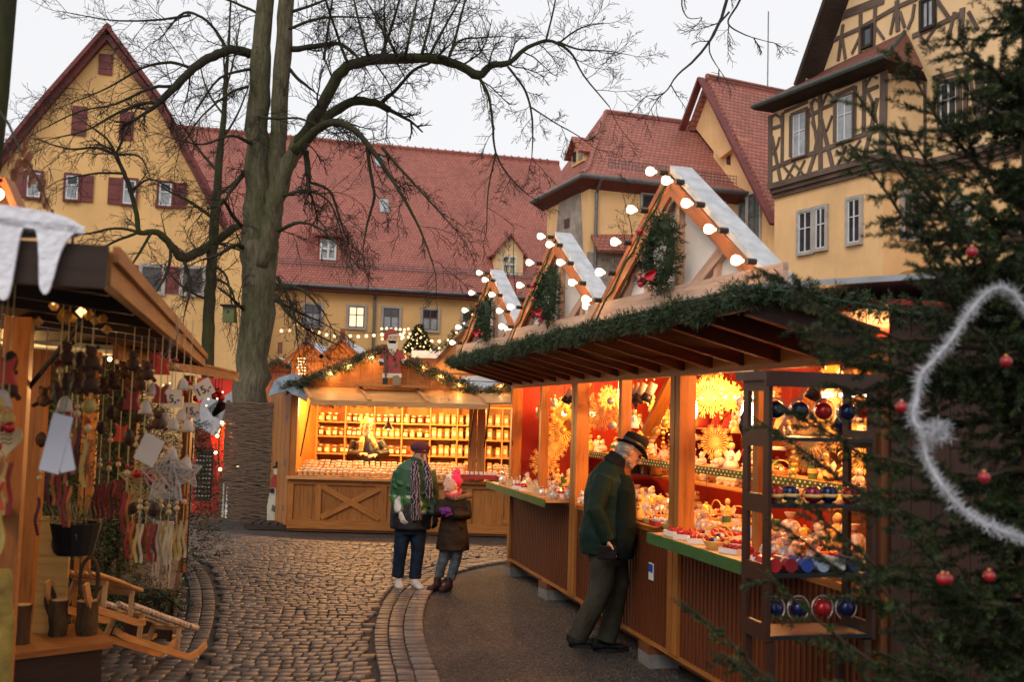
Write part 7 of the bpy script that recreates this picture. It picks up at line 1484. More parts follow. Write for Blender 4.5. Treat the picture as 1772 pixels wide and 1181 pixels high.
# ---------------------------------------------------------------- red lit hut beside the reed screen
rd = thing('market_hut', 'small hut glowing red inside behind the reed screen', 'market hut', (at(390, 800, 18.2).x, 18.2, 0)); k = 18.2; m = MB()
q = [at(u, v, 18.3) for u, v in ((362, 740), (380, 697), (398, 730), (412, 790), (414, 838), (378, 838))]; slab(m, q, .02, Vector((0, -1, 0))); m.build('red_lining', M_redw, rd, world=True)
m = MB(); a, b = at(340, 700, 18.6), at(430, 700, 18.6); m.b2((a.x, 18.6, 0), (b.x, 18.64, 2.4)); m.build('back_wall', M_redw, rd, world=True)
m = MB(); z_ = at(380, 690, 17.9).z; m.beam(at(352, 745, 17.9), at(380, 692, 17.9), .5, .04, (0, 1, 0)); m.beam(at(380, 692, 17.9), at(402, 725, 17.9), .5, .04, (0, 1, 0)); m.build('roof', M_roofing, rd, world=True)
m = MB(); m.b2((at(378, 840, 17.9).x, 17.9, 0), (at(416, 840, 17.9).x, 18.2, at(398, 832, 17.9).z)); m.build('counter', M_pined, rd, world=True)
m = MB(); P_ = []; a, b = at(386, 838, 17.6), at(412, 834, 17.6)
for i in range(9): p = a.lerp(b, i/8); P_.append((p.x, 17.62+.04*sin(i*1.9), 0))
for p, q in zip(P_, P_[1:]): m.idx([(p[0], p[1], .05), (q[0], q[1], .03), (q[0], q[1]+.02, a.z), (p[0], p[1]+.02, a.z)], [(0, 1, 2, 3)])
o = m.build('table_cloth', M_white, rd, world=True); o.modifiers.new('s', 'SOLIDIFY').thickness = .01
lamp('hut_lamp', (at(392, 760, 17.9).x, 17.95, 1.5), 60, (1, .30, .07), .05)
bulbstring('bulb_string', 'warm bulbs edging the red lit hut opening', [at(u, v, 17.6) for u, v in ((384, 732), (376, 755), (373, 784), (381, 813), (414, 799), (412, 806))], .03, M_bulb, 0, wire=False)
garland('fir_garland', 'slim fir garland beside the red lit hut opening', [at(u, v, 17.7) for u, v in ((385, 728), (379, 760), (378, 800), (384, 835))], .06, 70, nb=7, ln=.06, w=.006)
sh = thing('display_shelf', 'dark rack of small wares between the firs and the red lit hut', 'rack', (at(352, 860, 16).x, 16, 0)); m = MB(); a, b = at(340, 780, 16), at(364, 870, 16); m.b2((a.x, 16, .45), (b.x, 16.05, a.z)); m.build('board', M_drk, sh, world=True)
for i in range(10):
    for j in range(5): c_ = MB(); c_.box((a.x+(b.x-a.x)*(j+.5)/5, 15.985, .5+(a.z-.55)*(i+.5)/10), (.024, .03, .02)); c_.build('small_item', M_sil, sh, world=True)
# ---------------------------------------------------------------- people
M_skin = plain('skin', (.50, .27, .18), .55, var=.08); M_hairg = plain('grey_hair', (.30, .27, .24), .8, var=.4, vs=60, bs=.6, bsc=200); M_hairb = plain('blonde_hair', (.55, .34, .10), .7, var=.3, vs=40, bs=.5, bsc=150)
def ell(mb, pts, rads, side, n=16):   # elliptical loft: rads (along side, along the other axis)
    pts = [Vector(p) for p in pts]; Rr = []
    for i, p in enumerate(pts):
        d = (pts[min(i+1, len(pts)-1)]-pts[max(i-1, 0)]).normalized(); s_ = Vector(side); s_ -= d*s_.dot(d); s_.normalize(); f = d.cross(s_); a, b = rads[i] if isinstance(rads[i], tuple) else (rads[i], rads[i])
        Rr.append([p+s_*a*cos(2*pi*j/n)+f*b*sin(2*pi*j/n) for j in range(n)])
    mb.rings(Rr)
def head(mb, c, F_, U_, s_=1.0, neck=None):
    c = Vector(c); F_ = Vector(F_).normalized(); U_ = Vector(U_); U_ -= F_*U_.dot(F_); U_.normalize(); Sd = F_.cross(U_); P = lambda f, u, s: c+(F_*f+U_*u+Sd*s)*s_
    ell(mb, [P(.005, -.115, 0), P(.0, -.10, 0), P(-.0, -.06, 0), P(-.005, -.01, 0), P(-.01, .04, 0), P(-.012, .085, 0), P(-.012, .112, 0)], [(.02, .03), (.045, .06), (.064, .082), (.072, .092), (.076, .097), (.062, .08), (.02, .03)], Sd)
    ell(mb, [P(.06, -.10, 0), P(.075, -.085, 0), P(.078, -.07, 0)], [(.018, .015), (.024, .018), (.02, .012)], Sd, 8)
    ell(mb, [P(.083, .025, 0), P(.10, -.005, 0), P(.113, -.03, 0), P(.095, -.043, 0)], [(.008, .008), (.011, .012), (.015, .014), (.008, .008)], Sd, 8)
    for k in (-1, 1): ell(mb, [P(.0, -.03, .074*k), P(-.008, -.0, .083*k), P(-.01, .025, .08*k)], [(.008, .014), (.009, .02), (.006, .012)], Sd, 8); ell(mb, [P(.075, .03, .012*k), P(.078, .034, .03*k), P(.065, .03, .05*k)], [.008, .010, .006], U_, 6)
    ell(mb, [P(.084, -.062, -.022), P(.092, -.060, 0), P(.084, -.062, .022)], [.006, .008, .006], U_, 6)
    if neck is not None: ell(mb, [P(-.02, -.07, 0), Vector(neck)], [(.055, .058), (.062, .06)], Sd)
    return P
def face_bits(P, par, s_=1.0, lips=(.32, .10, .08)):
    for k in (-1, 1):
        m = MB(); m.ball(P(.081, .008, .032*k), .0095*s_, 8); m.build('eye', M_ink, par, smooth=True); m = MB(); m.tube([P(.087, .032, .018*k), P(.090, .036, .033*k), P(.078, .03, .05*k)], .0042*s_, 5); m.build('eyebrow', M_hairg if lips is None else M_rp2, par)
    if lips: m = MB(); m.tube([P(.090, -.063, -.018), P(.099, -.061, 0), P(.090, -.063, .018)], [.003*s_, .0055*s_, .003*s_], 6); m.build('mouth', plain('lips', lips, .5) if 'lips' not in MATS else MATS['lips'], par)
def hand(mb, w, D_, Nn, s_=1.0, curl=.5, thumb=1):   # wrist, pointing direction, palm normal
    w, D_, Nn = Vector(w), Vector(D_).normalized(), Vector(Nn); Nn -= D_*Nn.dot(D_); Nn.normalize(); Sd = D_.cross(Nn)
    ell(mb, [w-D_*.02*s_, w+D_*.03*s_, w+D_*.075*s_, w+D_*.09*s_], [(.024*s_, .018*s_), (.036*s_, .016*s_), (.040*s_, .014*s_), (.034*s_, .010*s_)], Sd, 12)
    for i, (o, l_) in enumerate(((-.030, .060), (-.010, .072), (.010, .068), (.030, .052))):
        p0 = w+D_*.08*s_+Sd*o*s_; d1 = (D_+Nn*curl*.5+Sd*o*2).normalized(); d2 = (D_+Nn*curl*1.6).normalized(); p1 = p0+d1*l_*.5*s_; p2 = p1+d2*l_*.32*s_; p3 = p2+(d2+Nn*curl).normalized()*l_*.25*s_; mb.tube([p0, p1, p2, p3], [.0095*s_, .009*s_, .008*s_, .006*s_], 8)
    b_ = w+D_*.025*s_-Sd*.028*s_*thumb; d1 = (D_*.7-Sd*thumb*.8+Nn*.3).normalized(); mb.tube([b_, b_+d1*.035*s_, b_+(d1+D_*.4).normalized()*.062*s_], [.012*s_, .010*s_, .007*s_], 8)
def person(label, Y, foot):
    t = thing('person', label, 'person', (foot.x, foot.y, 0)); return t
def J(t, u, v, Y): return at(u, v, Y)-t.location
# --- man in the black hat, in profile, bending over the counter
YM = 8.45; man = person('man in black hat, dark green jacket and grey trousers leaning towards the long stall', YM, gnd(1030, 1128)); F_ = Vector((1, .12, 0)).normalized(); SD = Vector((.12, -1, 0)).normalized()   # SD points to the camera
def jm(u, v, dy=0): return J(man, u, v, YM+dy)
mb = MB(); hF = (F_*.86+Vector((0, 0, -.52))).normalized(); hU = (F_*.5+Vector((0, 0, .86)))
Ph = head(mb, jm(1090, 783), hF, hU, 1.03, jm(1064, 812)); body = fuse(mb, 'body', M_skin, man, .006, 3); face_bits(Ph, man, 1, None)
mb = MB(); c = Ph(-.01, .0, 0)
for (f, u, s, r_) in ((-.07, .02, 0, .052), (-.075, -.025, 0, .05), (-.045, .0, .055, .045), (-.045, 0, -.055, .045), (-.06, -.06, 0, .04), (-.02, .03, .068, .03), (-.02, .03, -.068, .03), (-.03, -.05, .05, .032), (-.03, -.05, -.05, .032), (-.05, .05, 0, .05)): mb.ball(Ph(f, u, s), r_, 8)
fuse(mb, 'hair', M_hairg, man, .008, 2)
mb = MB()
for (f, u, s, r_) in ((.07, -.095, 0, .02), (.05, -.09, .03, .02), (.05, -.09, -.03, .02), (.02, -.07, .055, .02), (.02, -.07, -.055, .02), (.088, -.05, .0, .012)): mb.ball(Ph(f, u, s), r_, 8)
fuse(mb, 'beard', M_hairg, man, .006, 2)
M_felt = plain('black_felt', (.008, .008, .009), .85, var=.2, spec=.15)
hq = Matrix((hF, hU.cross(hF).normalized()*-1, (hU-hF*hU.dot(hF)).normalized())).transposed()
mb = MB(); Rr = []
for (a, b, z) in ((.150, .125, .045), (.153, .128, .05), (.10, .085, .055), (.098, .083, .062), (.100, .084, .10), (.095, .078, .14), (.075, .06, .158), (.03, .02, .150)):
    Rr.append([Ph(a*cos(q)-.005, z+(.022*(cos(2*q)*-1) if z < .053 else 0)+(.012*cos(q) if z > .12 else 0), b*sin(q)) for q in np.linspace(0, 2*pi, 33)[:-1]])
mb.rings(Rr); mb.build('hat', M_felt, man, smooth=True); mb = MB(); mb.rings([[Ph(r_*cos(q)*1.0-.005, z, r_*.86*sin(q)) for q in np.linspace(0, 2*pi, 33)[:-1]] for r_, z in ((.1015, .062), (.103, .07), (.1025, .085), (.1, .09))]); mb.build('hat_band', plain('hat_band', (.02, .018, .016), .4), man, smooth=True)
M_jg = plain('green_jacket', (.0055, .018, .012), .75, var=.35, vs=5, bs=0.7, bsc=9, bd=.035, spec=.2); M_jn = plain('black_cloth', (.006, .007, .010), .8, var=.3, bs=0.6, bsc=9, bd=.035, spec=.2)
mb = MB()
ell(mb, [jm(1050, 957), jm(1049, 925), jm(1052, 890), jm(1052, 855), jm(1055, 830), jm(1060, 812), jm(1068, 803)], [(.20, .215), (.215, .222), (.195, .20), (.20, .195), (.19, .175), (.13, .115), (.075, .08)], SD, 20)
for k, (s_, e_, w_) in enumerate((((1047, 826, -.17), (1030, 884, -.25), (1054, 938, -.23)), ((1050, 826, .17), (1050, 884, .24), (1078, 935, .2)))):
    ell(mb, [jm(*s_), jm((s_[0]+e_[0])/2-2, (s_[1]+e_[1])/2, (s_[2]+e_[2])/2), jm(*e_), jm((w_[0]+e_[0])/2, (w_[1]+e_[1])/2, w_[2]), jm(*w_)], [(.085, .09), (.075, .082), (.066, .072), (.06, .066), (.054, .056)], SD, 14)
for i in range(26): a = rng.uniform(0, 6.28); v = rng.uniform(835, 950); mb.tube([jm(1052+40*cos(a), v, .19*sin(a)), jm(1052+40*cos(a+.25), v+12, .19*sin(a+.25))], .012, 6)
jk = fuse(mb, 'jacket', M_jg, man, .011, 3)
mb = MB(); ell(mb, [jm(1060, 806), jm(1068, 796), jm(1073, 788)], [(.095, .10), (.085, .088), (.078, .082)], SD, 20); fuse(mb, 'collar', M_jn, man, .009, 1)
# dark vest panel on the near front, hand tucked into the pocket
mb = MB(); G = [[(1074, 830), (1098, 835)], [(1064, 870), (1101, 870)], [(1062, 905), (1103, 905)], [(1058, 935), (1102, 935)], [(1056, 958), (1096, 962)]]
for g0, g1 in zip(G, G[1:]): pass
ell(mb, [jm(1069, 964, -.02), jm(1070, 930, -.02), jm(1072, 890, -.02), jm(1073, 850, -.02), jm(1075, 825, 0)], [(.19, .125), (.205, .14), (.195, .13), (.19, .12), (.15, .08)], SD, 20); fuse(mb, 'jacket_front', plain('green_black_cloth', (.0055, .011, .009), .85, bs=.6, bsc=9, bd=.035, spec=.1), man, .011, 2)
mb = MB(); hand(mb, jm(1051, 936, -.25), (F_*.35+Vector((0, 0, -1))), F_, 1.0, .4, -1); fuse(mb, 'hand', M_skin, man, .005, 1)
mb = MB(); P_ = jm(1046, 946, -.29); mb.box(P_+Vector((.02, .0, -.05)), (.15, .02, .11)); fuse(mb, 'pocket', M_jn, man, .008, 2)
M_tr = plain('grey_trousers', (.035, .031, .022), .85, var=.3, vs=4, bs=0.8, bsc=8, bd=.035, spec=.15)
mb = MB(); ell(mb, [jm(1052, 945), jm(1050, 975)], [(.17, .16), (.165, .15)], SD, 16)
for k, P_ in enumerate((((1046, 960, -.08), (1042, 1010, -.10), (1032, 1040, -.11), (1014, 1075, -.12), (997, 1108, -.13)), ((1062, 960, .08), (1068, 1010, .09), (1064, 1040, .09), (1058, 1075, .08), (1048, 1112, .06)))):
    ell(mb, [jm(*p) for p in P_], [(.10, .11), (.088, .10), (.075, .088), (.07, .085), (.068, .082)], SD, 14)
    for _ in range(7): i = rng.integers(1, 5); p = P_[i]; v = p[1]+rng.uniform(-14, 8); mb.tube([jm(p[0]-14, v+5, p[2]-.03), jm(p[0], v, p[2]-.065), jm(p[0]+15, v-7, p[2]-.03)], .011, 6)
fuse(mb, 'trousers', M_tr, man, .010, 2)
def shoe(par, heel, dirv, L_, mat, name='shoe', sole=True, h=.075, w=.045):
    d = Vector((dirv[0], dirv[1], 0)).normalized(); s_ = Vector((-d.y, d.x, 0)); hz = Vector((0, 0, 1)); H = Vector(heel); H.z = 0; mb = MB()
    ell(mb, [H+hz*.045-d*.005, H+hz*.05+d*.06, H+hz*.045+d*L_*.5, H+hz*.038+d*L_*.78, H+hz*.03+d*L_*.97], [(w*.8, .04), (w, .045), (w, .036), (w*1.05, .028), (w*.5, .014)], s_, 14); ell(mb, [H+hz*.05+d*.03, H+hz*(h+.05)+d*.03], [(w*.95, .055), (w*.9, .05)], s_, 12)
    o = fuse(mb, name, mat, par, .008, 2)
    if sole: mb = MB(); P_ = [H+d*(L_*.5+L_*.5*cos(a))+s_*w*1.08*sin(a)*(1 if cos(a) > 0 else .85) for a in np.linspace(0, 2*pi, 19)[:-1]]; mb.idx([p+hz*.004 for p in P_]+[p+hz*.028 for p in P_], [tuple(range(18))[::-1], tuple(range(18, 36))]+[(i, (i+1) % 18, (i+1) % 18+18, i+18) for i in range(18)]); mb.build('sole', M_black if mat != M_shw else mat, par)
M_shw = plain('white_shoe', (.55, .50, .45), .6, var=.1); M_shb = plain('black_shoe', (.01, .009, .009), .45, spec=.4)
def hl(t, u, v): return gnd(u, v)-t.location
shoe(man, hl(man, 984, 1121), (1, .05), .30, M_shb, w=.052); shoe(man, hl(man, 1026, 1128), (1, .12), .30, M_shb, w=.052)
# --- woman in the green quilted jacket
YW = 11.44; wo = person('older woman in knitted purple beret, green flowered jacket and jeans looking down at the girl', YW, gnd(705, 1012)); X_ = Vector((1, 0, 0))
def jw(u, v, dy=0): return J(wo, u, v, YW+dy)
mb = MB(); hF = Vector((.5, -.75, -.22)).normalized(); hU = Vector((.2, -.25, .9)); Ph = head(mb, jw(728, 788), hF, hU, 1.0, jw(722, 812)); fuse(mb, 'body', M_skin, wo, .006, 3); face_bits(Ph, wo)
M_ber = plain('purple_knit', (.085, .018, .03), .9, var=.5, vs=80, bs=.8, bsc=180)
mb = MB(); 
for (f, u, s, r_) in ((-.03, .075, 0, .092), (-.055, .07, .03, .08), (-.055, .07, -.03, .08), (.005, .08, .02, .075), (.005, .08, -.02, .075), (-.06, .05, 0, .075)): mb.ball(Ph(f, u, s), r_, 12, .72)
fuse(mb, 'beret', M_ber, wo, .01, 4); mb = MB(); mb.rings([[Ph(r_*1.08*cos(q)-.012, z+.012*cos(q), r_*.88*sin(q)) for q in np.linspace(0, 2*pi, 25)[:-1]] for r_, z in ((.094, .03), (.1, .045), (.095, .06))]); mb.build('beret_band', M_ber, wo, smooth=True)
mb = MB()
for (f, u, s, r_) in ((-.06, -.01, 0, .04), (-.05, -.03, .04, .03), (-.05, -.03, -.04, .03), (.0, .02, .068, .02), (.0, .02, -.068, .02)): mb.ball(Ph(f, u, s), r_, 8)
fuse(mb, 'hair', plain('brown_grey_hair', (.12, .08, .055), .8, bs=.5), wo, .008, 2)
# jacket with flower print: procedural white blossoms and green leaves low on black
m_, n, b = newmat('flower_jacket'); v = uvmap(n, obj=True); sp = N(n, 'SeparateXYZ'); L(n, v, sp.inputs[0]); vo = N(n, 'TexVoronoi', Scale=6.0); L(n, uvmap(n, (1.2, 1, .75), obj=True), vo.inputs['Vector'])
tn = N(n, 'TexNoise', Scale=9.0, Detail=3.0); L(n, v, tn.inputs[0]); zz = N(n, 'Math', operation='ADD'); L(n, sp.outputs[2], zz.inputs[0]); tm = N(n, 'Math', operation='MULTIPLY'); tm.inputs[1].default_value = .16; L(n, tn.outputs[0], tm.inputs[0]); L(n, tm.outputs[0], zz.inputs[1])
basec = ramp(n, zz.outputs[0], [(.98, (.010, .010, .012)), (1.10, (.012, .048, .016)), (1.3, (.014, .068, .022))]); band = ramp(n, sp.outputs[2], [(.80, (0, 0, 0)), (.84, (1, 1, 1)), (1.05, (1, 1, 1)), (1.10, (0, 0, 0))])
N_ = b; n.nodes.active = b
for nd in n.nodes:
    if nd.type == 'VALTORGB':
        for e in nd.color_ramp.elements: e.position = min(1, e.position/1.5)
dv = N(n, 'Math', operation='DIVIDE'); dv.inputs[1].default_value = 1.5; dz2 = N(n, 'Math', operation='DIVIDE'); dz2.inputs[1].default_value = 1.5
rs = [nd for nd in n.nodes if nd.type == 'VALTORGB']; L(n, zz.outputs[0], dv.inputs[0]); L(n, dv.outputs[0], rs[0].inputs[0]); L(n, sp.outputs[2], dz2.inputs[0]); L(n, dz2.outputs[0], rs[1].inputs[0])
fl0 = ramp(n, vo.outputs['Distance'], [(.30, (1, 1, 1)), (.36, (0, 0, 0))]); lf0 = ramp(n, vo.outputs['Distance'], [(.36, (0, 0, 0)), (.39, (1, 1, 1)), (.46, (1, 1, 1)), (.5, (0, 0, 0))])
col = mixc(n, mixc(n, 1.0, lf0, band, 'MULTIPLY'), basec, (.04, .17, .02)); col = mixc(n, mixc(n, 1.0, fl0, band, 'MULTIPLY'), col, (.50, .46, .42)); L(n, col, b.inputs['Base Color']); b.inputs['Roughness'].default_value = .5
w1 = N(n, 'TexBrick'); w1.inputs['Scale'].default_value = 1; w1.inputs['Brick Width'].default_value = .16; w1.inputs['Row Height'].default_value = .09; w1.inputs['Mortar Size'].default_value = .004; w1.inputs['Mortar Smooth'].default_value = 1; sw_ = N(n, 'CombineXYZ'); L(n, sp.outputs[0], sw_.inputs[0]); L(n, sp.outputs[2], sw_.inputs[1]); L(n, sw_.outputs[0], w1.inputs['Vector']); iv = N(n, 'Math', operation='SUBTRACT'); iv.inputs[0].default_value = 1; L(n, w1.outputs['Fac'], iv.inputs[1]); bump(n, b, iv.outputs[0], .35, .008); M_flo = m_
mb = MB(); ell(mb, [jw(710, 916), jw(711, 890), jw(713, 860), jw(715, 832), jw(717, 812), jw(720, 803), jw(722, 797)], [(.225, .17), (.23, .17), (.215, .165), (.215, .15), (.19, .13), (.12, .09), (.07, .07)], X_, 20)
for s_, e_, w_ in (((693, 817, 0), (684, 858, -.02), (693, 890, -.14)), ((741, 816, 0), (749, 858, 0), (750, 893, -.06))): ell(mb, [jw(*s_), jw((s_[0]+e_[0])/2, (s_[1]+e_[1])/2, 0), jw(*e_), jw(*w_)], [(.085, .085), (.078, .08), (.07, .072), (.052, .055)], X_, 14)
for i in range(16): a = rng.uniform(3.3, 6.1); v = rng.uniform(825, 905); mb.tube([jw(713+36*cos(a), v, .165*sin(a)), jw(713+36*cos(a+.3), v+4, .165*sin(a+.3))], .012, 6)
fuse(mb, 'jacket', M_flo, wo, .012, 3); mb = MB(); ell(mb, [jw(721, 806), jw(723, 797), jw(724, 793)], [(.10, .095), (.085, .085), (.08, .08)], X_, 16); fuse(mb, 'collar', plain('dark_green_cloth', (.014, .04, .02), .7), wo, .01, 1)
m_, n, b = newmat('scarf'); t = N(n, 'TexWave', Scale=11.0, Distortion=14.0); L(n, uvmap(n, obj=True), t.inputs[0]); L(n, ramp(n, t.outputs[0], [(.62, (.012, .008, .012)), (.85, (.24, .18, .20))]), b.inputs['Base Color']); b.inputs['Roughness'].default_value = .9; M_scf = m_
mb = MB(); ell(mb, [jw(716, 800, -.10), jw(718, 812, -.15), jw(719, 835, -.19), jw(719, 865, -.205), jw(720, 902, -.21)], [(.035, .025), (.05, .022), (.055, .02), (.055, .02), (.06, .016)], X_, 12); ell(mb, [jw(735, 800, -.09), jw(739, 812, -.14), jw(742, 835, -.17), jw(743, 865, -.175)], [(.03, .025), (.04, .022), (.045, .02), (.045, .018)], X_, 12); fuse(mb, 'scarf', M_scf, wo, .009, 2)
M_glv = plain('white_glove', (.62, .56, .52), .9, bs=.6, bsc=150); mb = MB(); hand(mb, jw(693, 889, -.16), (.35, -.15, -.9), (.6, .7, 0), 1.0, .8, 1); fuse(mb, 'glove', M_glv, wo, .005, 2)
mb = MB(); hand(mb, jw(752, 893, -.07), (.1, -.1, -1), (-.6, .5, 0), 1.0, .6, -1); fuse(mb, 'glove', M_jn, wo, .005, 2)
M_jean = plain('dark_jeans', (.008, .018, .038), .8, var=.4, vs=8, bs=0.8, bsc=11, bd=.035, spec=.2); mb = MB(); ell(mb, [jw(710, 905), jw(710, 925)], [(.175, .13), (.16, .12)], X_, 16)
for P_ in (((697, 918), (693, 955), (690, 980), (688, 999)), ((724, 918), (723, 955), (720, 980), (718, 1002))):
    ell(mb, [jw(*p) for p in P_], [(.092, .10), (.074, .09), (.068, .08), (.068, .085)], X_, 14)
    for _ in range(5): v = rng.uniform(945, 1000); mb.tube([jw(P_[2][0]-9, v, -.04), jw(P_[2][0], v+3, -.075), jw(P_[2][0]+9, v-1, -.04)], .010, 6)
fuse(mb, 'trousers', M_jean, wo, .010, 2); shoe(wo, jw(690, 1004, -.01), (.15, -1), .27, M_shw, h=.05); shoe(wo, jw(716, 1008, -.02), (.45, -1), .27, M_shw, h=.05)
# --- girl
YG = 11.3; gi = person('girl in pink bobble hat and brown hooded coat with purple gloves beside the woman', YG, gnd(770, 1015))
def jg(u, v, dy=0): return J(gi, u, v, YG+dy)
hF = Vector((-.72, -.62, .22)).normalized(); hU = Vector((.15, .1, 1)); mb = MB(); Ph = head(mb, jg(781, 839), hF, hU, .86, jg(785, 858)); fuse(mb, 'body', plain('child_skin', (.60, .36, .27), .55, var=.06), gi, .005, 3); face_bits(Ph, gi, .86, (.40, .10, .09))
M_pk = plain('pink_knit', (.80, .03, .14), .85, var=.15, vs=60, bs=.5, bsc=150); mb = MB()
for (f, u, s, r_) in ((-.01, .055, 0, .088), (-.025, .08, 0, .08), (-.04, .05, .02, .082), (-.04, .05, -.02, .082), (-.02, .11, 0, .055), (-.045, .02, 0, .08)): mb.ball(Ph(f, u, s), r_*.9, 12, .95)
fuse(mb, 'hat', M_pk, gi, .008, 3); mb = MB(); mb.ball(Ph(-.05, .17, 0), .038, 12); fuse(mb, 'bobble', plain('pink_fluff', (.75, .04, .14), .95, bs=1, bsc=90), gi, .007, 0)
mb = MB(); cS = Ph(.055, .085, -.02)
hS = (cS-Ph(-.02, .05, 0)).normalized(); hx = hS.cross(Vector((0, 0, 1))).normalized(); hy = hx.cross(hS); mb.prism([((.045 if i % 2 == 0 else .018)*cos(pi*i/5+.3), (.045 if i % 2 == 0 else .018)*sin(pi*i/5+.3)) for i in range(10)], cS+hS*.012, hx, hy, .02); mb.build('hat_star', M_lab, gi)
mb = MB()
for (f, u, s, r_) in ((-.0, -.02, .07, .025), (-.02, -.05, .066, .026), (-.0, -.08, .06, .022), (-.02, -.03, -.068, .022), (-.05, -.05, 0, .045)): mb.ball(Ph(f, u, s), r_, 8)
fuse(mb, 'hair', M_hairb, gi, .007, 2)
M_coat = plain('brown_coat', (.022, .013, .008), .75, var=.3, vs=6, bs=0.8, bsc=10, bd=.035, spec=.2); mb = MB(); ell(mb, [jg(783, 952), jg(784, 925), jg(785, 900), jg(786, 880), jg(787, 865), jg(787, 857)], [(.185, .145), (.165, .13), (.14, .11), (.145, .11), (.13, .10), (.07, .07)], X_, 18)
for s_, e_, w_ in (((769, 868, -.02), (758, 890, -.08), (764, 884, -.2)), ((805, 868, 0), (809, 893, -.04), (783, 892, -.19))): ell(mb, [jg(*s_), jg((s_[0]+e_[0])/2, (s_[1]+e_[1])/2, (s_[2]+e_[2])/2), jg(*e_), jg((w_[0]+e_[0])/2, (w_[1]+e_[1])/2, (w_[2]+e_[2])/2), jg(*w_)], [.062, .058, .052, .048, .042], X_, 12)
for i in range(10): a = rng.uniform(3.3, 6.1); v = rng.uniform(900, 945); mb.tube([jg(784+24*cos(a), v, .13*sin(a)), jg(784+24*cos(a+.3), v+4, .13*sin(a+.3))], .010, 6)
fuse(mb, 'coat', M_coat, gi, .010, 3); mb = MB(); mb.tube([jg(772, 859, -.08), jg(787, 864, -.10), jg(805, 860, -.05), jg(813, 858, .03), jg(806, 854, .1), jg(790, 852, .12)], [.022, .028, .032, .036, .035, .03], 10); o = fuse(mb, 'hood', plain('brown_fur', (.16, .09, .045), .95, var=.5, vs=60, bs=1, bsc=80), gi, .008, 1)
mb = MB(); mb.tube([jg(772, 856, -.08), jg(781, 860, -.10), jg(794, 856, -.06), jg(797, 850, .04), jg(783, 849, .06)], .028, 10); fuse(mb, 'scarf', plain('rose_scarf', (.42, .06, .08), .9, var=.4, vs=40, bs=.6), gi, .008, 1)
M_pur = plain('purple_glove', (.10, .015, .16), .9, bs=.5, bsc=100)
for w_, d_, tb_ in (((763, 883, -.22), (.8, -.3, .1), 1), ((780, 890, -.21), (-.8, -.3, .3), -1)): mb = MB(); hand(mb, jg(*w_), d_, (0, .6, -.5), .8, .9, tb_); fuse(mb, 'glove', M_pur, gi, .0045, 1)
M_jc = plain('pale_jeans', (.07, .09, .11), .8, var=.6, vs=14, bs=0.8, bsc=12, bd=.035); mb = MB()
for P_ in (((774, 935), (769, 965), (762, 985), (760, 1000)), ((792, 935), (790, 965), (785, 985), (780, 1003))): ell(mb, [jg(*p) for p in P_], [(.075, .08), (.06, .065), (.052, .058), (.05, .056)], X_, 12)
fuse(mb, 'trousers', M_jc, gi, .008, 2)
M_boot = plain('wine_boot', (.035, .012, .018), .6); shoe(gi, jg(760, 1002), (-.6, -1), .21, M_boot, 'boot', h=.10, w=.04); shoe(gi, jg(780, 1005), (-.55, -1), .21, M_boot, 'boot', h=.10, w=.04)
# --- stall keeper
YV = 17.25; ve = thing('person', 'blonde stall keeper in black quilted jacket with yellow scarf behind the spice counter', 'person', (at(635, 800, YV).x, YV, .08))
def jv(u, v, dy=0): return J(ve, u, v, YV+dy)
mb = MB(); hF = Vector((.45, -.8, -.25)).normalized(); hU = Vector((.1, -.1, 1)); Ph = head(mb, jv(635, 739), hF, hU, 1.02, jv(634, 758)); fuse(mb, 'body', M_skin, ve, .007, 3); face_bits(Ph, ve); mb = MB()
for (f, u, s, r_) in ((-.02, .07, 0, .082), (-.06, .03, 0, .075), (-.02, .05, .06, .05), (-.02, .05, -.06, .05), (-.03, -.01, .075, .035), (-.03, -.01, -.075, .035), (-.05, -.05, .05, .04), (-.05, -.05, -.05, .04), (.05, .085, .0, .045), (.06, .075, .03, .03), (.06, .075, -.03, .03)): mb.ball(Ph(f, u, s), r_, 9)
fuse(mb, 'hair', M_hairb, ve, .009, 2); M_bj = plain('black_quilt', (.014, .010, .009), .4, var=.4, vs=10, bs=.8, bsc=14, spec=.5)
mb = MB(); ell(mb, [jv(636, 858), jv(637, 800), jv(637, 780), jv(636, 765), jv(635, 758), jv(635, 753)], [(.21, .15), (.22, .16), (.23, .16), (.21, .14), (.13, .10), (.07, .07)], X_, 18)
for s_, e_, w_ in (((616, 764, 0), (607, 786, -.03), (622, 786, -.24)), ((656, 764, 0), (668, 784, -.05), (653, 787, -.26))): ell(mb, [jv(*s_), jv((s_[0]+e_[0])/2, (s_[1]+e_[1])/2, 0), jv(*e_), jv(*w_)], [.085, .08, .072, .055], X_, 14)
fuse(mb, 'jacket', M_bj, ve, .012, 3); mb = MB(); ell(mb, [jv(627, 757, -.08), jv(626, 766, -.16), jv(624, 782, -.19)], [(.04, .03), (.045, .02), (.04, .016)], X_, 10); ell(mb, [jv(643, 757, -.08), jv(648, 768, -.15), jv(652, 776, -.17)], [(.035, .03), (.04, .02), (.035, .016)], X_, 10); fuse(mb, 'scarf', plain('leopard_scarf', (.38, .24, .09), .8, var=.8, vs=50), ve, .009, 1)
for w_, d_, tb_ in (((624, 786, -.27), (.8, -.6, .1), 1), ((650, 788, -.29), (-.7, -.7, -.1), -1)): mb = MB(); hand(mb, jv(*w_), d_, (0, .3, -.8), 1.0, .6, tb_); fuse(mb, 'hand', M_skin, ve, .005, 1)
mb = MB(); [ell(mb, [jv(636+s_*8, 855), jv(636+s_*8, 897)], [(.1, .1), (.08, .08)], X_, 12) for s_ in (-1, 1)]; fuse(mb, 'trousers', M_jn, ve, .012, 1)
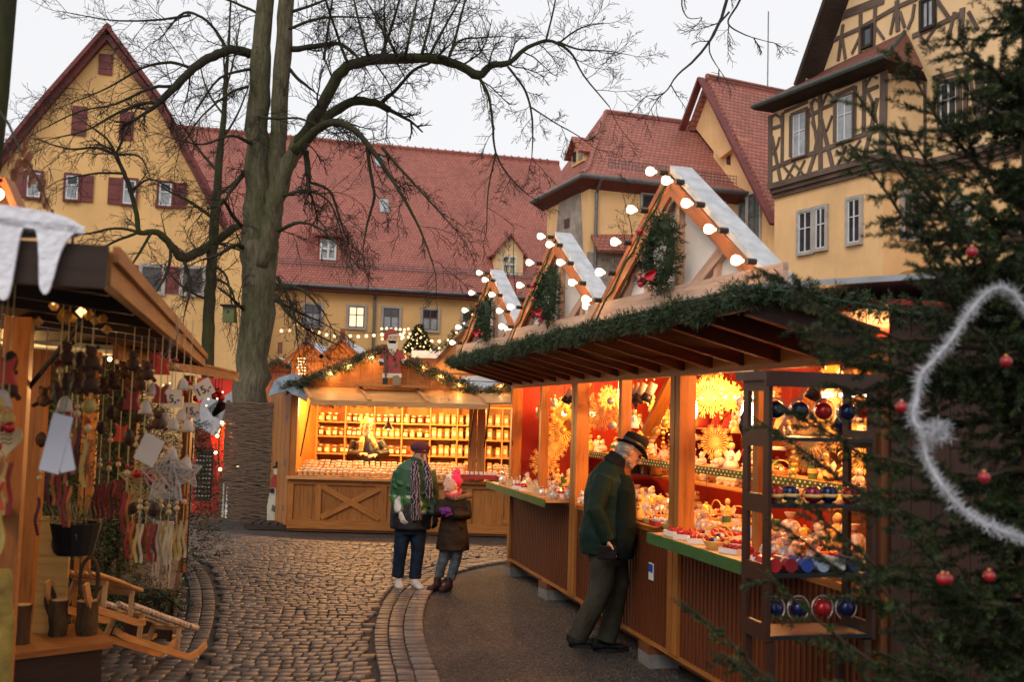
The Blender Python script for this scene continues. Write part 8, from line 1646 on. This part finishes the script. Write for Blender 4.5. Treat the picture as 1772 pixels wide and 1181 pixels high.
# ---------------------------------------------------------------- big spruce at the right edge
SX, SY = 1.92, 3.75
sp_ = thing('spruce_tree', 'large dark spruce decorated with white tinsel and red balls at the right edge', 'tree', (SX, SY, 0))
m = MB(); m.tube([(0, 0, 0), (.0, 0, 2), (.0, 0, 4), (0, 0, 7)], [.085, .075, .06, .03], 14); m.build('trunk', bark('spruce_bark', (.035, .026, .02), (.15, .115, .085), .2, 1.2), sp_)
M_nd1 = plain('spruce_needle', (.016, .034, .008), .55, var=.4, vs=5, spec=.3); M_nd2 = plain('spruce_needle_dark', (.006, .013, .0045), .6, var=.4, vs=5, spec=.2); M_nd3 = plain('spruce_needle_tip', (.05, .078, .014), .5, var=.3, vs=5, spec=.3)
brm = MB(); NP, ND, NM_ = [], [], []
def twig(p, d, L_, r_, dens, tip=False):
    n_ = 5; P_ = [p]; dd = d/np.linalg.norm(d)
    for i in range(n_): dd = dd+rng.normal(0, .06, 3)+np.array((0, 0, -.03)); dd /= np.linalg.norm(dd); P_.append(P_[-1]+dd*L_/n_)
    brm.tube(P_, [max(.0012, r_*(1-.75*i/n_)) for i in range(n_+1)], 4)
    k = int(L_*dens); x = rng.random(k)*n_; a = np.minimum(x.astype(int), n_-1); f = (x-a)[:, None]; PP = np.array(P_); c = PP[a]*(1-f)+PP[a+1]*f; ax = PP[a+1]-PP[a]; ax /= np.linalg.norm(ax, axis=1)[:, None]+1e-9
    s_ = rng.normal(0, 1, (k, 3)); s_ -= ax*(s_*ax).sum(1)[:, None]; s_ /= np.linalg.norm(s_, axis=1)[:, None]+1e-9; NP.append(c); ND.append(ax*.75+s_); NM_.append(np.where(rng.random(k) < (.55 if tip else .12), 2, rng.integers(0, 2, k)))
    return P_
def sbranch(p0, tip, r_=.012, sub=20, dens=950, sl=.26):
    p0, tip = np.array(p0, float), np.array(tip, float); L_ = np.linalg.norm(tip-p0); n_ = 10; P_ = []; dr = tip-p0; 
    for i in range(n_+1): f = i/n_; P_.append(p0+dr*f+np.array((0, 0, 1))*(-.10*L_*sin(pi*f))+rng.normal(0, .008, 3)*(0 < i < n_))
    brm.tube(P_, [max(.002, r_*(1-.8*i/n_)) for i in range(n_+1)], 6)
    for i in range(sub):
        f = .12+.86*(i+rng.random()*.5)/sub; x = f*n_; a = min(int(x), n_-1); q = P_[a]*(1-(x-a))+P_[a+1]*(x-a); ax = P_[a+1]-P_[a]; ax /= np.linalg.norm(ax); sd = np.cross(ax, (0, 0, 1)); sd /= np.linalg.norm(sd)+1e-9; s_ = 1 if i % 2 else -1
        d = ax*rng.uniform(.55, 1.0)+sd*s_*rng.uniform(.5, 1.0)+np.array((0, 0, rng.uniform(-.45, .1))); l_ = sl*(1.15-f*.75)*rng.uniform(.6, 1.2)*min(1, L_/.9+.25); Q_ = twig(q, d, l_, .003, dens, rng.random() < .3)
        for _ in range(int(l_*14)):
            e = Q_[int(rng.integers(1, 5))]; twig(e, d+rng.normal(0, .5, 3), l_*rng.uniform(.25, .5), .0018, dens, rng.random() < .3)
    NPk = int(L_*dens*.6); 
    twig(P_[-2], P_[-1]-P_[-2], .12, .002, dens, True)
def T3(u, v, Y): p = at(u, v, Y)-sp_.location; return (p.x, p.y, p.z)
traced = [((1178, 1040, 3.3), .62), ((1250, 1130, 3.1), .5), ((1330, 1165, 3.0), .4), ((1310, 985, 3.5), .85), ((1345, 905, 3.7), 1.05), ((1380, 860, 3.4), 1.2), ((1300, 720, 4.0), 1.45), ((1350, 700, 3.6), 1.7), ((1430, 660, 3.9), 1.9), ((1375, 560, 3.8), 2.0), ((1420, 590, 3.6), 2.1),
          ((1305, 462, 3.7), 2.15), ((1400, 520, 3.3), 2.1), ((1470, 250, 3.6), 2.2), ((1480, 160, 3.7), 2.35), ((1505, 250, 3.3), 2.5), ((1545, 85, 3.6), 2.6), ((1560, 210, 3.4), 2.5), ((1600, 300, 3.2), 2.3), ((1580, 340, 3.3), 2.2), ((1640, 60, 3.5), 3.1), ((1660, 130, 3.3), 3.0), ((1590, 420, 3.1), 2.1), ((1560, 1150, 2.7), .4), ((1450, 1100, 2.8), .55), ((1480, 960, 3.0), .9), ((1500, 830, 3.1), 1.2), ((1520, 720, 3.2), 1.5)]
for (u, v, Y), z0_ in traced: sbranch((rng.normal(0, .02), rng.normal(0, .02), z0_+.05), T3(u, v, Y), .014, 22)
for i in range(150):
    z = .2+3.5*(i/150)+rng.normal(0, .03); a = i*2.39996; L_ = max(.28, .98-.25*z)*rng.uniform(.55, 1.0); dx = cos(a)
    if dx < -.2 and z > 1.5: L_ *= .62
    if sin(a) < -.6: L_ *= .8
    sbranch((0, 0, z), (cos(a)*L_, sin(a)*L_, z-.12*L_+rng.normal(0, .06)), .012, 18, 850)
for i in range(90):
    z = .6+3.9*(i/90); a = i*2.39996+1; L_ = rng.uniform(.25, .5); sbranch((0, 0, z), (cos(a)*L_+.08, sin(a)*L_, z-.1*L_), .012, 14, 900, .2)
brm.build('branch', plain('spruce_twig', (.045, .03, .016), .8), sp_)
blades(np.concatenate(NP), np.concatenate(ND), 0.019, .0019, [M_nd1, M_nd2, M_nd3], 'needles', sp_).data.polygons.foreach_set('material_index', np.concatenate(NM_).astype(np.int32))
# tinsel
M_tin = plain('white_tinsel', (.50, .50, .53), .35, var=.1, spec=.6)
pt = [(1800, 560, 3.1), (1772, 532, 3.1), (1748, 500, 3.1), (1715, 498, 3.1), (1680, 535, 3.1), (1650, 585, 3.1), (1615, 625, 3.1), (1590, 650, 3.1), (1588, 690, 3.1), (1576, 725, 3.08), (1600, 752, 3.05), (1600, 790, 3.05), (1625, 835, 3.0), (1660, 880, 3.0), (1710, 912, 3.0), (1772, 935, 3.0), (1830, 960, 3.0)]
P_ = smooth([at(*p) for p in pt], 2); tt = thing('tinsel_garland', 'fluffy white tinsel garland looping down across the spruce', 'tinsel', tuple(P_[0])); m = MB(); m.tube(P_, .006, 6); m.build('cord', M_tin, tt, world=True); Ps, Ds, LT = [], [], []
for a, b in zip(P_, P_[1:]):
    L_ = (b-a).length; k = int(L_*4200); f = rng.random(k)[:, None]; Ps.append(np.array(a)*(1-f)+np.array(b)*f); Ds.append(rng.normal(0, 1, (k, 3))+np.array((b-a).normalized())*.35); LT.append(.55+.55*rng.random(k)*(1+.5*sin(len(LT)*.9)))
q = np.array(at(1622, 748, 3.02)); Ps.append(np.repeat(q[None], 700, 0)+rng.normal(0, .014, (700, 3))); Ds.append(rng.normal(0, 1, (700, 3))); LT.append(np.full(700, .9))
blades(np.concatenate(Ps), np.concatenate(Ds), .035*np.concatenate(LT), .0009, M_tin, 'tinsel', tt, world=True)
M_rball = plain('red_ball', (.30, .008, .012), .25, var=.1, spec=.6)
bp = None
for i, (u, v, Y) in enumerate(((1682, 436, 3.05), (1741, 626, 3.0), (1560, 705, 3.0), (1703, 827, 2.95), (1631, 1003, 2.9), (1712, 998, 3.0), (1640, 1003, 3.2))):
    lab = ['red ball beside the spruce stem above the tinsel', 'red ball hanging alone at the right, inside the tinsel loop', 'red ball touching the bend of the tinsel at its left', 'dim red ball above the lower tinsel swag', 'left of two dim red balls near the bottom of the spruce', 'right of two dim red balls near the bottom of the spruce', 'dim red ball just behind the bottom left ball'][i]
    t = thing('bauble', lab, 'bauble', tuple(at(u, v, Y)), group='red balls on the spruce'); m = MB(); m.ball((0, 0, 0), .017, 14); m.build('ball', M_rball, t, smooth=True); m = MB(); m.tube([(0, 0, .0155), (0, 0, .021)], .004, 8); m.build('cap', M_gold, t); m = MB(); m.tube([(0, 0, .028), (0, 0, .06)], .001, 3); m.build('loop', M_wire, t)
